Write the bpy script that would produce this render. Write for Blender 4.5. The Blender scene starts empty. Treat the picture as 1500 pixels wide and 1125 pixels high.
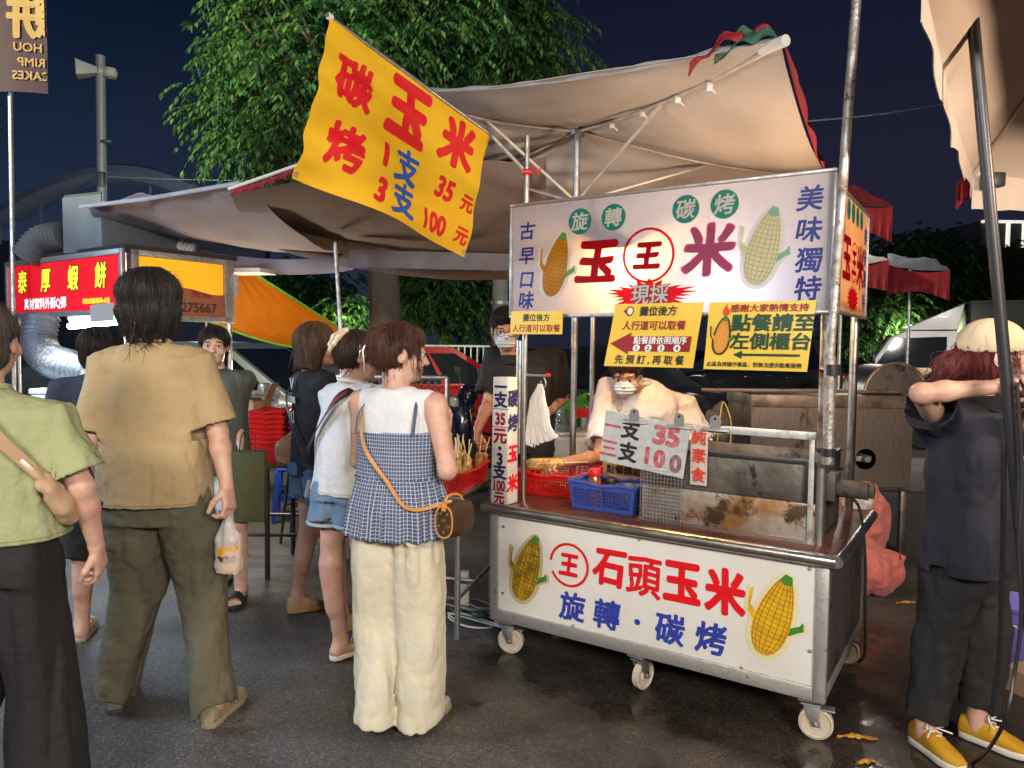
import bpy, bmesh, math, random
import numpy as np
from math import sin, cos, pi, radians, atan2, sqrt
from mathutils import Vector, Matrix

scene = bpy.context.scene
COL = scene.collection
random.seed(7)
RNG = np.random.RandomState(11)

# ------------------------------------------------------------------ camera
CAM_H, F_PX, HOR, ROLL = 1.48, 1080.0, 505.0, radians(0.6)
PITCH = math.atan((562.5 - HOR) / F_PX)
_fw = np.array([0, cos(PITCH), -sin(PITCH)]); _up0 = np.array([0, sin(PITCH), cos(PITCH)]); _rt0 = np.array([1.0, 0, 0])
_rt = _rt0 * cos(ROLL) + _up0 * sin(ROLL); _up = _up0 * cos(ROLL) - _rt0 * sin(ROLL)
EYE = np.array([0, 0, CAM_H])
cam_d = bpy.data.cameras.new('camera'); cam = bpy.data.objects.new('camera', cam_d); COL.objects.link(cam)
cam_d.sensor_width = 36.0; cam_d.lens = 36.0 * F_PX / 1500.0
cam_d.clip_start = 0.05; cam_d.clip_end = 2000
cam.matrix_world = Matrix(((_rt[0], _up[0], -_fw[0], 0), (_rt[1], _up[1], -_fw[1], 0), (_rt[2], _up[2], -_fw[2], CAM_H), (0, 0, 0, 1)))
scene.camera = cam

def ray(x, y): return _fw + _rt * (x - 750) / F_PX - _up * (y - 562.5) / F_PX
def at(x, y, Y):
    """World point at distance Y in front of the camera whose sight line is photo pixel (x, y)."""
    d = ray(x, y); return EYE + d * (Y / d[1])
def gr(x, y, z=0.0):
    d = ray(x, y); return EYE + d * ((z - CAM_H) / d[2])

# ------------------------------------------------------------------ world: clear navy night sky
w = bpy.data.worlds.new("World"); scene.world = w; w.use_nodes = True
nt = w.node_tree; nt.nodes.clear()
wo = nt.nodes.new('ShaderNodeOutputWorld'); bg = nt.nodes.new('ShaderNodeBackground'); bg.inputs['Strength'].default_value = 1.0
tc = nt.nodes.new('ShaderNodeTexCoord'); sx = nt.nodes.new('ShaderNodeSeparateXYZ'); rp = nt.nodes.new('ShaderNodeValToRGB')
mx = nt.nodes.new('ShaderNodeMix'); mx.data_type = 'RGBA'; rp2 = nt.nodes.new('ShaderNodeValToRGB'); mr = nt.nodes.new('ShaderNodeMapRange')
nz = nt.nodes.new('ShaderNodeTexNoise'); nz.inputs['Scale'].default_value = 2.5; nz.inputs['Detail'].default_value = 4
nt.links.new(tc.outputs['Generated'], sx.inputs[0]); nt.links.new(tc.outputs['Generated'], nz.inputs['Vector'])
nt.links.new(sx.outputs['Z'], rp.inputs[0]); nt.links.new(sx.outputs['Z'], rp2.inputs[0])
def ramp(n, stops):
    e = n.color_ramp.elements
    while len(e) < len(stops): e.new(0.5)
    for i, (p, c) in enumerate(stops): e[i].position = p; e[i].color = (*c, 1)
ramp(rp, [(0.0, (.0155, .022, .045)), (.16, (.009, .0145, .032)), (.40, (.0007, .0038, .0115))])       # left: blue glow of the town
ramp(rp2, [(0.0, (.008, .009, .016)), (.2, (.0085, .0092, .019)), (.45, (.0035, .0045, .014))])         # right: darker, greyer
mr.inputs['From Min'].default_value = -.35; mr.inputs['From Max'].default_value = .3
ad = nt.nodes.new('ShaderNodeMath'); ad.operation = 'MULTIPLY_ADD'; ad.inputs[1].default_value = .35; 
nt.links.new(nz.outputs['Fac'], ad.inputs[0]); nt.links.new(sx.outputs['X'], ad.inputs[2]); nt.links.new(ad.outputs[0], mr.inputs['Value'])
nt.links.new(mr.outputs[0], mx.inputs['Factor']); nt.links.new(rp.outputs[0], mx.inputs['A']); nt.links.new(rp2.outputs[0], mx.inputs['B'])
nt.links.new(mx.outputs['Result'], bg.inputs['Color']); nt.links.new(bg.outputs[0], wo.inputs[0])

# ------------------------------------------------------------------ exposure, sampling
scene.view_settings.view_transform = 'Standard'; scene.view_settings.look = 'None'
scene.view_settings.exposure = 0.70; scene.view_settings.gamma = 1.0; scene.view_settings.use_curve_mapping = False
scene.cycles.use_denoising = True; scene.cycles.max_bounces = 6; scene.cycles.transparent_max_bounces = 12
scene.cycles.sample_clamp_indirect = 4.0; scene.cycles.caustics_reflective = False; scene.cycles.caustics_refractive = False

# ------------------------------------------------------------------ lamps of the market (rows of stalls opposite, behind the camera, and overhead) and added fill lights
def lamp(name, kind, loc, energy, col, size=.2, aim=None, spot=None, size_y=None):
    d = bpy.data.lights.new(name, kind); d.energy = energy; d.color = col
    o = bpy.data.objects.new(name, d); COL.objects.link(o); o.location = loc
    if kind == 'AREA':
        d.size = size
        if size_y: d.shape = 'RECTANGLE'; d.size_y = size_y
    elif kind in ('POINT', 'SPOT'): d.shadow_soft_size = size
    if kind == 'SPOT': d.spot_size = spot or radians(70); d.spot_blend = .6
    if aim is not None: o.rotation_euler = (Vector(aim) - Vector(loc)).to_track_quat('-Z', 'Y').to_euler()
    return o
# stall tubes behind the camera (white), bulb under the parasol at the right (warm), cool tubes of the row at the left
lamp('stall_tube_light', 'AREA', (1.6, -2.2, 2.7), 165, (1, .90, .80), 1.6, (.5, 3.2, .9), size_y=.5)
lamp('stall_tube_light', 'AREA', (-1.9, -1.6, 3.1), 95, (1, .90, .76), 1.4, (-.6, 3.2, 1.0), size_y=.5)
lamp('parasol_bulb_light', 'POINT', (2.35, 1.75, 2.25), 55, (1, .74, .52), .06)
lamp('row_tube_light', 'AREA', (-4.6, 2.8, 2.5), 85, (.62, .78, 1), 1.6, (-1.6, 4.2, .2), size_y=.4)
lamp('street_and_fill_light', 'SPOT', (-7.0, 2.0, 5.6), 3900, (.92, 1, .66), .25, (-1.2, 8.0, 4.2), radians(52))
lamp('street_and_fill_light', 'SPOT', (3.6, -1.5, 7.5), 1300, (.86, 1, .84), .25, (-.6, 8.2, 4.3), radians(42))  # added front fill for the big tree
lamp('street_and_fill_light', 'POINT', (-16, 40, 9), 2200, (.75, .85, 1), .4)  # added to brighten the distant arch
lamp('lot_and_fill_light', 'POINT', (4.5, 9.5, 3.4), 80, (1, .95, .8), .2)
lamp('lot_and_fill_light', 'SPOT', (5.6, 9.5, 3.0), 650, (1, .95, .9), .2, (8.4, 16.0, 1.3), radians(30))  # added spot that brightens the truck cab
# ================================================================== helpers
def S(h, k=1.0):
    h = h.lstrip('#'); c = [int(h[i:i+2], 16) / 255 for i in (0, 2, 4)]
    return tuple(k * (x / 12.92 if x <= .04045 else ((x + .055) / 1.055) ** 2.4) for x in c)

_M = {}
def mat(name, col, rough=.5, metal=0.0, col2=None, scale=6.0, lo=.35, hi=.65, bump=0.0, bscale=40.0, stretch=(1, 1, 1), transl=0.0, emit=None, estr=0.0,
        spots=None, spot_scale=9.0, spot_at=.62, alpha=1.0, rough2=None, sheen=0.0, coat=0.0, trans=0.0, detail=6, ior=1.45):
    if name in _M: return _M[name]
    m = bpy.data.materials.new(name); m.use_nodes = True; n = m.node_tree; N = n.nodes; L = n.links
    p = N['Principled BSDF']
    p.inputs['Base Color'].default_value = (*col, 1); p.inputs['Roughness'].default_value = rough; p.inputs['Metallic'].default_value = metal
    p.inputs['Alpha'].default_value = alpha; p.inputs['Coat Weight'].default_value = coat; p.inputs['Transmission Weight'].default_value = trans; p.inputs['IOR'].default_value = ior
    if sheen: p.inputs['Sheen Weight'].default_value = sheen
    tcn = N.new('ShaderNodeTexCoord'); mp = N.new('ShaderNodeMapping'); mp.inputs['Scale'].default_value = stretch; L.new(tcn.outputs['Object'], mp.inputs[0])
    out = None
    if col2 is not None or spots is not None or rough2 is not None:
        t = N.new('ShaderNodeTexNoise'); t.inputs['Scale'].default_value = scale; t.inputs['Detail'].default_value = detail; t.inputs['Roughness'].default_value = .6; L.new(mp.outputs[0], t.inputs['Vector'])
        r = N.new('ShaderNodeValToRGB'); ramp(r, [(lo, col), (hi, col2 if col2 is not None else col)]); L.new(t.outputs['Fac'], r.inputs[0]); out = r.outputs[0]
        if rough2 is not None:
            q = N.new('ShaderNodeMapRange'); q.inputs['From Min'].default_value = lo; q.inputs['From Max'].default_value = hi; q.inputs['To Min'].default_value = rough; q.inputs['To Max'].default_value = rough2
            L.new(t.outputs['Fac'], q.inputs[0]); L.new(q.outputs[0], p.inputs['Roughness'])
    if spots is not None:
        t2 = N.new('ShaderNodeTexNoise'); t2.inputs['Scale'].default_value = spot_scale; t2.inputs['Detail'].default_value = 8; t2.inputs['Roughness'].default_value = .7; L.new(mp.outputs[0], t2.inputs['Vector'])
        r2 = N.new('ShaderNodeValToRGB'); ramp(r2, [(spot_at, (0, 0, 0)), (min(.99, spot_at + .06), (1, 1, 1))]); L.new(t2.outputs['Fac'], r2.inputs[0])
        x = N.new('ShaderNodeMix'); x.data_type = 'RGBA'; L.new(r2.outputs[0], x.inputs['Factor']); L.new(out, x.inputs['A']); x.inputs['B'].default_value = (*spots, 1); out = x.outputs['Result']
    if out is not None: L.new(out, p.inputs['Base Color'])
    if bump:
        b = N.new('ShaderNodeTexNoise'); b.inputs['Scale'].default_value = bscale; b.inputs['Detail'].default_value = 5; L.new(mp.outputs[0], b.inputs['Vector'])
        bn = N.new('ShaderNodeBump'); bn.inputs['Strength'].default_value = min(1, bump); bn.inputs['Distance'].default_value = .02; L.new(b.outputs['Fac'], bn.inputs['Height']); L.new(bn.outputs[0], p.inputs['Normal'])
    if emit is not None:
        p.inputs['Emission Color'].default_value = (*emit, 1); p.inputs['Emission Strength'].default_value = estr
    if transl:
        tr = N.new('ShaderNodeBsdfTranslucent'); ms = N.new('ShaderNodeMixShader'); ms.inputs[0].default_value = transl
        if out is not None: L.new(out, tr.inputs['Color'])
        else: tr.inputs['Color'].default_value = (*col, 1)
        L.new(p.outputs[0], ms.inputs[1]); L.new(tr.outputs[0], ms.inputs[2]); L.new(ms.outputs[0], N['Material Output'].inputs[0])
    _M[name] = m
    return m

def props(o, label=None, cat=None, group=None, kind=None):
    if label: o['label'] = label
    if cat: o['category'] = cat
    if group: o['group'] = group
    if kind: o['kind'] = kind
    return o
def thing(name, label, cat, loc=(0, 0, 0), rz=0.0, group=None):
    o = bpy.data.objects.new(name, None); COL.objects.link(o); o.location = Vector([float(x) for x in loc]); o.rotation_euler = (0, 0, rz); o.empty_display_size = .1
    return props(o, label, cat, group)
def inv(o):
    c, s = cos(o.rotation_euler.z), sin(o.rotation_euler.z); l = np.array(o.location)
    return lambda P: (np.asarray(P, float) - l) @ np.array([[c, -s, 0], [s, c, 0], [0, 0, 1]])
def copy_tree(o, parent=None):
    c = o.copy(); COL.objects.link(c); c.parent = parent
    for ch in [x for x in bpy.data.objects if x.parent == o]: copy_tree(ch, c)
    return c

class MB:
    """Collects verts and faces of one mesh."""
    def __init__(s): s.v = []; s.f = []; s.mi = []; s.cur = 0; s.n = 0; s.g = []
    def add(s, V, F):
        V = np.asarray(V, float).reshape(-1, 3); s.v.append(V); n = s.n
        for f in F: s.f.append([n + i for i in f]); s.mi.append(s.cur)
        s.n += len(V); return s
    def m(s, i): s.cur = i; return s
    def box(s, c, size, R=None, taper=1.0):
        x, y, z = [t / 2 for t in size]
        V = np.array([[-x, -y, -z], [x, -y, -z], [x, y, -z], [-x, y, -z], [-x * taper, -y * taper, z], [x * taper, -y * taper, z], [x * taper, y * taper, z], [-x * taper, y * taper, z]])
        if R is not None: V = V @ np.array(R).T
        return s.add(V + np.array(c), [(0, 3, 2, 1), (4, 5, 6, 7), (0, 1, 5, 4), (1, 2, 6, 5), (2, 3, 7, 6), (3, 0, 4, 7)])
    def bx(s, a, b):
        a = np.array(a, float); b = np.array(b, float); return s.box((a + b) / 2, np.abs(b - a))
    def hexa(s, P): return s.add(P, [(0, 3, 2, 1), (4, 5, 6, 7), (0, 1, 5, 4), (1, 2, 6, 5), (2, 3, 7, 6), (3, 0, 4, 7)])
    def tube(s, P, r, seg=10, cap=True, flat=1.0, up=None):
        P = [np.array(p, float) for p in P]; n = len(P); rs = r if hasattr(r, '__len__') else [r] * n
        V = []; prev = None
        for i in range(n):
            t = P[min(i + 1, n - 1)] - P[max(i - 1, 0)]; t = t / (np.linalg.norm(t) + 1e-12)
            if prev is None:
                a = np.array(up, float) if up is not None else (np.array([0, 0, 1.0]) if abs(t[2]) < .9 else np.array([1.0, 0, 0]))
            else: a = prev
            b = a - t * (a @ t); b /= np.linalg.norm(b) + 1e-12; prev = b; c = np.cross(t, b)
            for k in range(seg):
                an = 2 * pi * k / seg; V.append(P[i] + rs[i] * (cos(an) * b * flat + sin(an) * c))
        F = [(i * seg + k, i * seg + (k + 1) % seg, (i + 1) * seg + (k + 1) % seg, (i + 1) * seg + k) for i in range(n - 1) for k in range(seg)]
        if cap: F += [tuple(range(seg))[::-1], tuple((n - 1) * seg + k for k in range(seg))]
        return s.add(V, F)
    def lathe(s, prof, c=(0, 0, 0), seg=24, axis='z', R=None):
        V = []; n = len(prof)
        for (r, z) in prof:
            for k in range(seg):
                a = 2 * pi * k / seg; V.append((r * cos(a), r * sin(a), z))
        V = np.array(V)
        if axis == 'x': V = V[:, [2, 0, 1]]
        if axis == 'y': V = V[:, [0, 2, 1]] * np.array([1, 1, -1])
        if R is not None: V = V @ np.array(R).T
        F = [(i * seg + k, i * seg + (k + 1) % seg, (i + 1) * seg + (k + 1) % seg, (i + 1) * seg + k) for i in range(n - 1) for k in range(seg)]
        if prof[0][0] > 1e-6: F.append(tuple(range(seg))[::-1])
        if prof[-1][0] > 1e-6: F.append(tuple((n - 1) * seg + k for k in range(seg)))
        return s.add(V + np.array(c), F)
    def prism(s, poly, frame, thick):
        """poly: 2D outline; frame(x, y, off) -> 3D; from off 0 to thick."""
        n = len(poly); V = [frame(x, y, 0) for x, y in poly] + [frame(x, y, thick) for x, y in poly]
        return s.add(V, [tuple(range(n))[::-1], tuple(range(n, 2 * n))] + [(i, (i + 1) % n, n + (i + 1) % n, n + i) for i in range(n)])
    def grid(s, fn, nu, nv, thick=0.0):
        """fn(u, v) -> point; with thickness along normals."""
        V = np.array([[fn(i / nu, j / nv) for j in range(nv + 1)] for i in range(nu + 1)], float)
        q = lambda i, j: i * (nv + 1) + j
        F = [(q(i, j), q(i + 1, j), q(i + 1, j + 1), q(i, j + 1)) for i in range(nu) for j in range(nv)]
        if not thick: return s.add(V.reshape(-1, 3), F)
        du = np.gradient(V, axis=0); dv = np.gradient(V, axis=1); N = np.cross(du, dv); N /= np.linalg.norm(N, axis=2, keepdims=True) + 1e-12
        A = (V + N * thick / 2).reshape(-1, 3); B = (V - N * thick / 2).reshape(-1, 3); k = len(A)
        bd = [q(i, 0) for i in range(nu)] + [q(nu, j) for j in range(nv)] + [q(i, nv) for i in range(nu, 0, -1)] + [q(0, j) for j in range(nv, 0, -1)]
        E = [(bd[i], k + bd[i], k + bd[(i + 1) % len(bd)], bd[(i + 1) % len(bd)]) for i in range(len(bd))]
        return s.add(np.vstack([A, B]), F + [tuple(k + x for x in f[::-1]) for f in F] + E)
    def build(s, name, m, parent=None, world=False, smooth=False, bevel=0.0, angle=40, split=True):
        if split and 'lettering' in name and len(s.g) > 1 and not isinstance(m, (list, tuple)):     # one object per word
            V = np.vstack(s.v); st = s.g + [len(s.f)]
            parts = [s.f[st[i]:st[i + 1]] for i in range(len(s.g))] + ([s.f[:st[0]]] if st[0] else [])
            for fs_ in parts:
                ids = sorted({i for f in fs_ for i in f}); mp_ = {j: i for i, j in enumerate(ids)}; q = MB(); q.add(V[ids], [[mp_[i] for i in f] for f in fs_]); o = q.build(name, m, parent, world, smooth, bevel, angle, False)
            return o
        V = np.vstack(s.v) if s.v else np.zeros((0, 3))
        if world and parent is not None: V = inv(parent)(V)
        me = bpy.data.meshes.new(name); me.from_pydata(V.tolist(), [], s.f); 
        for x in (m if isinstance(m, (list, tuple)) else [m]): me.materials.append(x)
        if isinstance(m, (list, tuple)) and len(m) > 1: me.polygons.foreach_set('material_index', s.mi)
        me.validate(); me.update()
        bm = bmesh.new(); bm.from_mesh(me); bmesh.ops.recalc_face_normals(bm, faces=bm.faces)
        if bevel: 
            ed = [e for e in bm.edges if len(e.link_faces) == 2 and e.calc_face_angle(0) > .5]
            try: bmesh.ops.bevel(bm, geom=ed, offset=bevel, segments=2, profile=.5, affect='EDGES', clamp_overlap=True)
            except Exception: pass
        bm.to_mesh(me); bm.free()
        if smooth or bevel:
            me.polygons.foreach_set('use_smooth', [True] * len(me.polygons))
            try: me.set_sharp_from_angle(angle=radians(angle))
            except Exception: pass
        o = bpy.data.objects.new(name, me); COL.objects.link(o)
        if parent is not None: o.parent = parent
        return o
def top(o, label, cat, group=None): return props(o, label, cat, group)
def recenter(o):
    """Move a top-level mesh's origin to the bottom centre of its bounding box."""
    v = np.array([x.co[:] for x in o.data.vertices]); c = (v.min(0) + v.max(0)) / 2; c[2] = v[:, 2].min()
    o.data.transform(Matrix.Translation(-Vector(c))); o.location = Vector(c); return o

def catenary(a, b, sag, n=14):
    a = np.array(a, float); b = np.array(b, float)
    return [a + (b - a) * t - np.array([0, 0, sag * 4 * t * (1 - t)]) for t in np.linspace(0, 1, n)]
def spline(P, n=8):
    P = [np.array(p, float) for p in P]; Q = [2 * P[0] - P[1]] + P + [2 * P[-1] - P[-2]]; out = []
    for i in range(1, len(Q) - 2):
        a, b, c, d = Q[i-1:i+3]
        for t in np.linspace(0, 1, n, endpoint=False):
            out.append(.5 * (2 * b + (c - a) * t + (2 * a - 5 * b + 4 * c - d) * t * t + (3 * b - a - 3 * c + d) * t ** 3))
    return out + [P[-1]]

# ------------------------------------------------------------------ lettering: glyph outlines as real faces
_G = {}
def glyphs(body):
    if body in _G: return _G[body]
    cu = bpy.data.curves.new('glyph', 'FONT'); cu.body = body; cu.size = 1.0; cu.resolution_u = 3
    o = bpy.data.objects.new('glyph', cu); COL.objects.link(o); bpy.context.view_layer.update()
    me = bpy.data.meshes.new_from_object(o.evaluated_get(bpy.context.evaluated_depsgraph_get()))
    V = np.array([v.co[:2] for v in me.vertices]) if len(me.vertices) else np.zeros((0, 2)); F = [list(p.vertices) for p in me.polygons]
    bpy.data.objects.remove(o); bpy.data.meshes.remove(me); bpy.data.curves.remove(cu)
    _G[body] = (V, F); return _G[body]
_ZO = [0]
def letter(mb, body, x, y, h, frame, bold=.0, rot=0.0, shear=0.0, xs=1.0, off=.0015, mirror=False, wob=0.0, cut=None):
    """Centre of the string at (x, y) of a flat frame(x, y, off)->3D; h = em height; bold = stroke growth in em, rounding the strokes."""
    V, F = glyphs(body)
    if not len(V): return
    mb.g.append(len(mb.f))
    P = V - np.array([(V[:, 0].min() + V[:, 0].max()) / 2, .38 if any(ord(c) > 255 for c in body) else .36])
    k = 10 if bold > 0 else 1
    c, s = cos(rot), sin(rot)
    for i in range(k):
        Q = P + (np.array([cos(2 * pi * i / k), sin(2 * pi * i / k)]) * bold if bold > 0 else 0)
        if wob: Q = Q + wob * np.stack([np.sin(Q[:, 1] * 9 + x * 50) + .5 * np.sin(Q[:, 1] * 23), np.sin(Q[:, 0] * 8 + y * 40)], 1)
        X = (Q[:, 0] + shear * Q[:, 1]) * h * xs * (-1 if mirror else 1); Y = Q[:, 1] * h
        X, Y = X * c - Y * s + x, X * s + Y * c + y
        if cut is not None: X = np.clip(X, cut[0], cut[1])
        _ZO[0] = (_ZO[0] + 1) % 40
        o = off + _ZO[0] * 2e-5
        mb.add([frame(a, b, o) for a, b in zip(X, Y)], F)
def plane(o, ux, uy, n):
    o, ux, uy, n = [np.array(t, float) for t in (o, ux, uy, n)]
    return lambda x, y, off=0.0: o + ux * x + uy * y + n * off
def disc(x, y, r, n=28, r2=None): return [(x + r * cos(2 * pi * i / n), y + (r2 or r) * sin(2 * pi * i / n)) for i in range(n)]
def flat(mb, poly, frame, off): mb.add([frame(x, y, off) for x, y in poly], [tuple(range(len(poly)))])
def ring(mb, x, y, r, t, frame, off, a0=0, a1=2 * pi, n=36):
    V = []; 
    for i in range(n + 1):
        a = a0 + (a1 - a0) * i / n; V += [frame(x + (r - t) * cos(a), y + (r - t) * sin(a), off), frame(x + r * cos(a), y + r * sin(a), off)]
    mb.add(V, [(2 * i, 2 * i + 1, 2 * i + 3, 2 * i + 2) for i in range(n)])

def slice_map(o, fn, nu, nv, bounds):
    """Cut a flat mesh (local x, y) along a grid and bend it with fn, so that it follows a curved cloth."""
    bm = bmesh.new(); bm.from_mesh(o.data); x0, x1, y0, y1 = bounds
    for i in range(1, nu): 
        g = bm.verts[:] + bm.edges[:] + bm.faces[:]; bmesh.ops.bisect_plane(bm, geom=g, plane_co=(x0 + (x1 - x0) * i / nu, 0, 0), plane_no=(1, 0, 0))
    for j in range(1, nv):
        g = bm.verts[:] + bm.edges[:] + bm.faces[:]; bmesh.ops.bisect_plane(bm, geom=g, plane_co=(0, y0 + (y1 - y0) * j / nv, 0), plane_no=(0, 1, 0))
    for v in bm.verts: v.co = Vector(fn(v.co.x, v.co.y, v.co.z))
    bm.normal_update(); bm.to_mesh(o.data); bm.free(); o.data.update(); return o

# ------------------------------------------------------------------ signed-distance modelling for people, cloth and soft things
_LAT = RNG.rand(32, 32, 32).astype(np.float32) * 2 - 1
def vnoise(X, Y, Z):
    xi, yi, zi = [np.floor(a).astype(np.int32) for a in (X, Y, Z)]; fx, fy, fz = X - xi, Y - yi, Z - zi
    fx, fy, fz = [t * t * (3 - 2 * t) for t in (fx, fy, fz)]
    g = lambda a, b, c: _LAT[(xi + a) & 31, (yi + b) & 31, (zi + c) & 31]
    l = lambda a, b, t: a + (b - a) * t
    return l(l(l(g(0,0,0), g(1,0,0), fx), l(g(0,1,0), g(1,1,0), fx), fy), l(l(g(0,0,1), g(1,0,1), fx), l(g(0,1,1), g(1,1,1), fx), fy), fz)
def ridged(X, Y, Z): return 1 - 2 * np.abs(vnoise(X, Y, Z))

class SD:
    """Smooth union / cut of soft primitives; mesh() polygonises it (surface nets)."""
    def __init__(s): s.p = []
    def cone(s, a, b, ra, rb, k=.02, op='u'): s.p.append(('c', np.array(a, float), np.array(b, float), ra, rb, k, op)); return s
    def chain(s, P, R, k=.02):
        for i in range(len(P) - 1): s.cone(P[i], P[i + 1], R[i], R[i + 1], k)
        return s
    def ell(s, c, r, R=None, k=.02, op='u'): s.p.append(('e', np.array(c, float), np.array(r, float), None if R is None else np.array(R, float), k, op)); return s
    def loft(s, secs, side=(1, 0, 0), pw=2.4, k=.02, op='u', soft=.0):
        """secs: [(cx, cy, cz, halfwidth, halfdepth)] from one end to the other."""
        s.p.append(('l', np.array(secs, float), np.array(side, float), pw, k, op)); return s
    def cut(s, c, n, k=.004): s.p.append(('p', np.array(c, float), np.array(n, float) / np.linalg.norm(n), k)); return s
    def disp(s, fn): s.p.append(('d', fn)); return s
    def bounds(s):
        lo, hi = [], []
        for q in s.p:
            if q[0] == 'c' and q[6] == 'u': r = max(q[3], q[4]); lo.append(np.minimum(q[1], q[2]) - r); hi.append(np.maximum(q[1], q[2]) + r)
            elif q[0] == 'e' and q[5] == 'u': r = q[2] if q[3] is None else np.full(3, q[2].max()); lo.append(q[1] - r); hi.append(q[1] + r)
            elif q[0] == 'l' and q[5] == 'u':
                c = q[1][:, :3]; r = q[1][:, 3:].max(1)[:, None]; lo.append((c - r).min(0)); hi.append((c + r).max(0))
        return np.min(lo, 0), np.max(hi, 0)
    def mesh(s, res=.007, pad=.02, shrink=None):
        lo, hi = s.bounds(); lo = lo - pad; hi = hi + pad; n = np.ceil((hi - lo) / res).astype(int) + 1
        ax = [lo[i] + res * np.arange(n[i]) for i in range(3)]
        D = np.full(n, .25, np.float32)
        for q in s.p:
            if q[0] == 'd':
                X, Y, Z = np.meshgrid(*ax, indexing='ij'); near = np.abs(D) < .06
                D[near] += q[1](X[near], Y[near], Z[near]).astype(np.float32); continue
            if q[0] == 'p':
                X, Y, Z = np.meshgrid(*ax, indexing='ij', sparse=True)
                d = (X - q[1][0]) * q[2][0] + (Y - q[1][1]) * q[2][1] + (Z - q[1][2]) * q[2][2]
                D = np.maximum(D, d.astype(np.float32)); continue
            if q[0] == 'c': r = max(q[3], q[4]); a, b = np.minimum(q[1], q[2]) - r, np.maximum(q[1], q[2]) + r; k, op = q[5], q[6]
            elif q[0] == 'e': r = q[2] if q[3] is None else np.full(3, q[2].max()); a, b = q[1] - r, q[1] + r; k, op = q[4], q[5]
            else: c = q[1][:, :3]; r = q[1][:, 3:].max(1)[:, None]; a, b = (c - r).min(0), (c + r).max(0); k, op = q[4], q[5]
            m = k + .07
            i0 = np.clip(np.floor((a - m - lo) / res).astype(int), 0, n); i1 = np.clip(np.ceil((b + m - lo) / res).astype(int) + 1, 0, n)
            if (i1 <= i0).any(): continue
            sl = tuple(slice(i0[i], i1[i]) for i in range(3))
            X, Y, Z = np.meshgrid(*[ax[i][sl[i]] for i in range(3)], indexing='ij', sparse=True)
            if q[0] == 'c':
                ab = q[2] - q[1]; L2 = max(ab @ ab, 1e-9); px, py, pz = X - q[1][0], Y - q[1][1], Z - q[1][2]
                t = np.clip((px * ab[0] + py * ab[1] + pz * ab[2]) / L2, 0, 1)
                d = np.sqrt((px - ab[0] * t) ** 2 + (py - ab[1] * t) ** 2 + (pz - ab[2] * t) ** 2) - (q[3] + (q[4] - q[3]) * t)
            elif q[0] == 'e':
                px, py, pz = X - q[1][0], Y - q[1][1], Z - q[1][2]
                if q[3] is not None:
                    R = q[3]; px, py, pz = [R[0][i] * px + R[1][i] * py + R[2][i] * pz for i in range(3)]
                rr = q[2]; k0 = np.sqrt((px / rr[0]) ** 2 + (py / rr[1]) ** 2 + (pz / rr[2]) ** 2); k1 = np.sqrt((px / rr[0] ** 2) ** 2 + (py / rr[1] ** 2) ** 2 + (pz / rr[2] ** 2) ** 2)
                d = k0 * (k0 - 1) / np.maximum(k1, 1e-6); d = np.where(k0 < .05, -rr.min(), d)
            else:
                C = q[1]; A = C[-1, :3] - C[0, :3]; L = np.linalg.norm(A); A = A / L
                sd = q[2] - A * (q[2] @ A); sd /= np.linalg.norm(sd); fwv = np.cross(A, sd)
                ts = (C[:, :3] - C[0, :3]) @ A / L; tt = np.linspace(0, 1, 60)
                cc = [np.interp(tt, ts, C[:, j]) for j in range(5)]
                ker = np.array([1, 2, 3, 4, 3, 2, 1]) / 16.0
                cc = [np.convolve(np.pad(c, 3, 'reflect', reflect_type='odd'), ker, 'valid') for c in cc]
                al = (X - C[0, 0]) * A[0] + (Y - C[0, 1]) * A[1] + (Z - C[0, 2]) * A[2]; t = np.clip(al / L, 0, 1)
                ci = [np.interp(t, tt, c) for c in cc]; px, py, pz = X - ci[0], Y - ci[1], Z - ci[2]
                u = (px * sd[0] + py * sd[1] + pz * sd[2]) / ci[3]; v = (px * fwv[0] + py * fwv[1] + pz * fwv[2]) / ci[4]
                g = (np.abs(u) ** q[3] + np.abs(v) ** q[3]) ** (1 / q[3]); d = (g - 1) * np.minimum(ci[3], ci[4])
                d = np.maximum(d, np.maximum(-al, al - L))
            d = d.astype(np.float32); B = D[sl]
            if op == 'u':
                h = np.maximum(k - np.abs(B - d), 0) / k; D[sl] = np.minimum(B, d) - h * h * k * .25
            else:
                h = np.maximum(k - np.abs(-B - d), 0) / k; D[sl] = np.maximum(B, -d) + h * h * k * .25
        return nets(D, lo, res)
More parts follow.
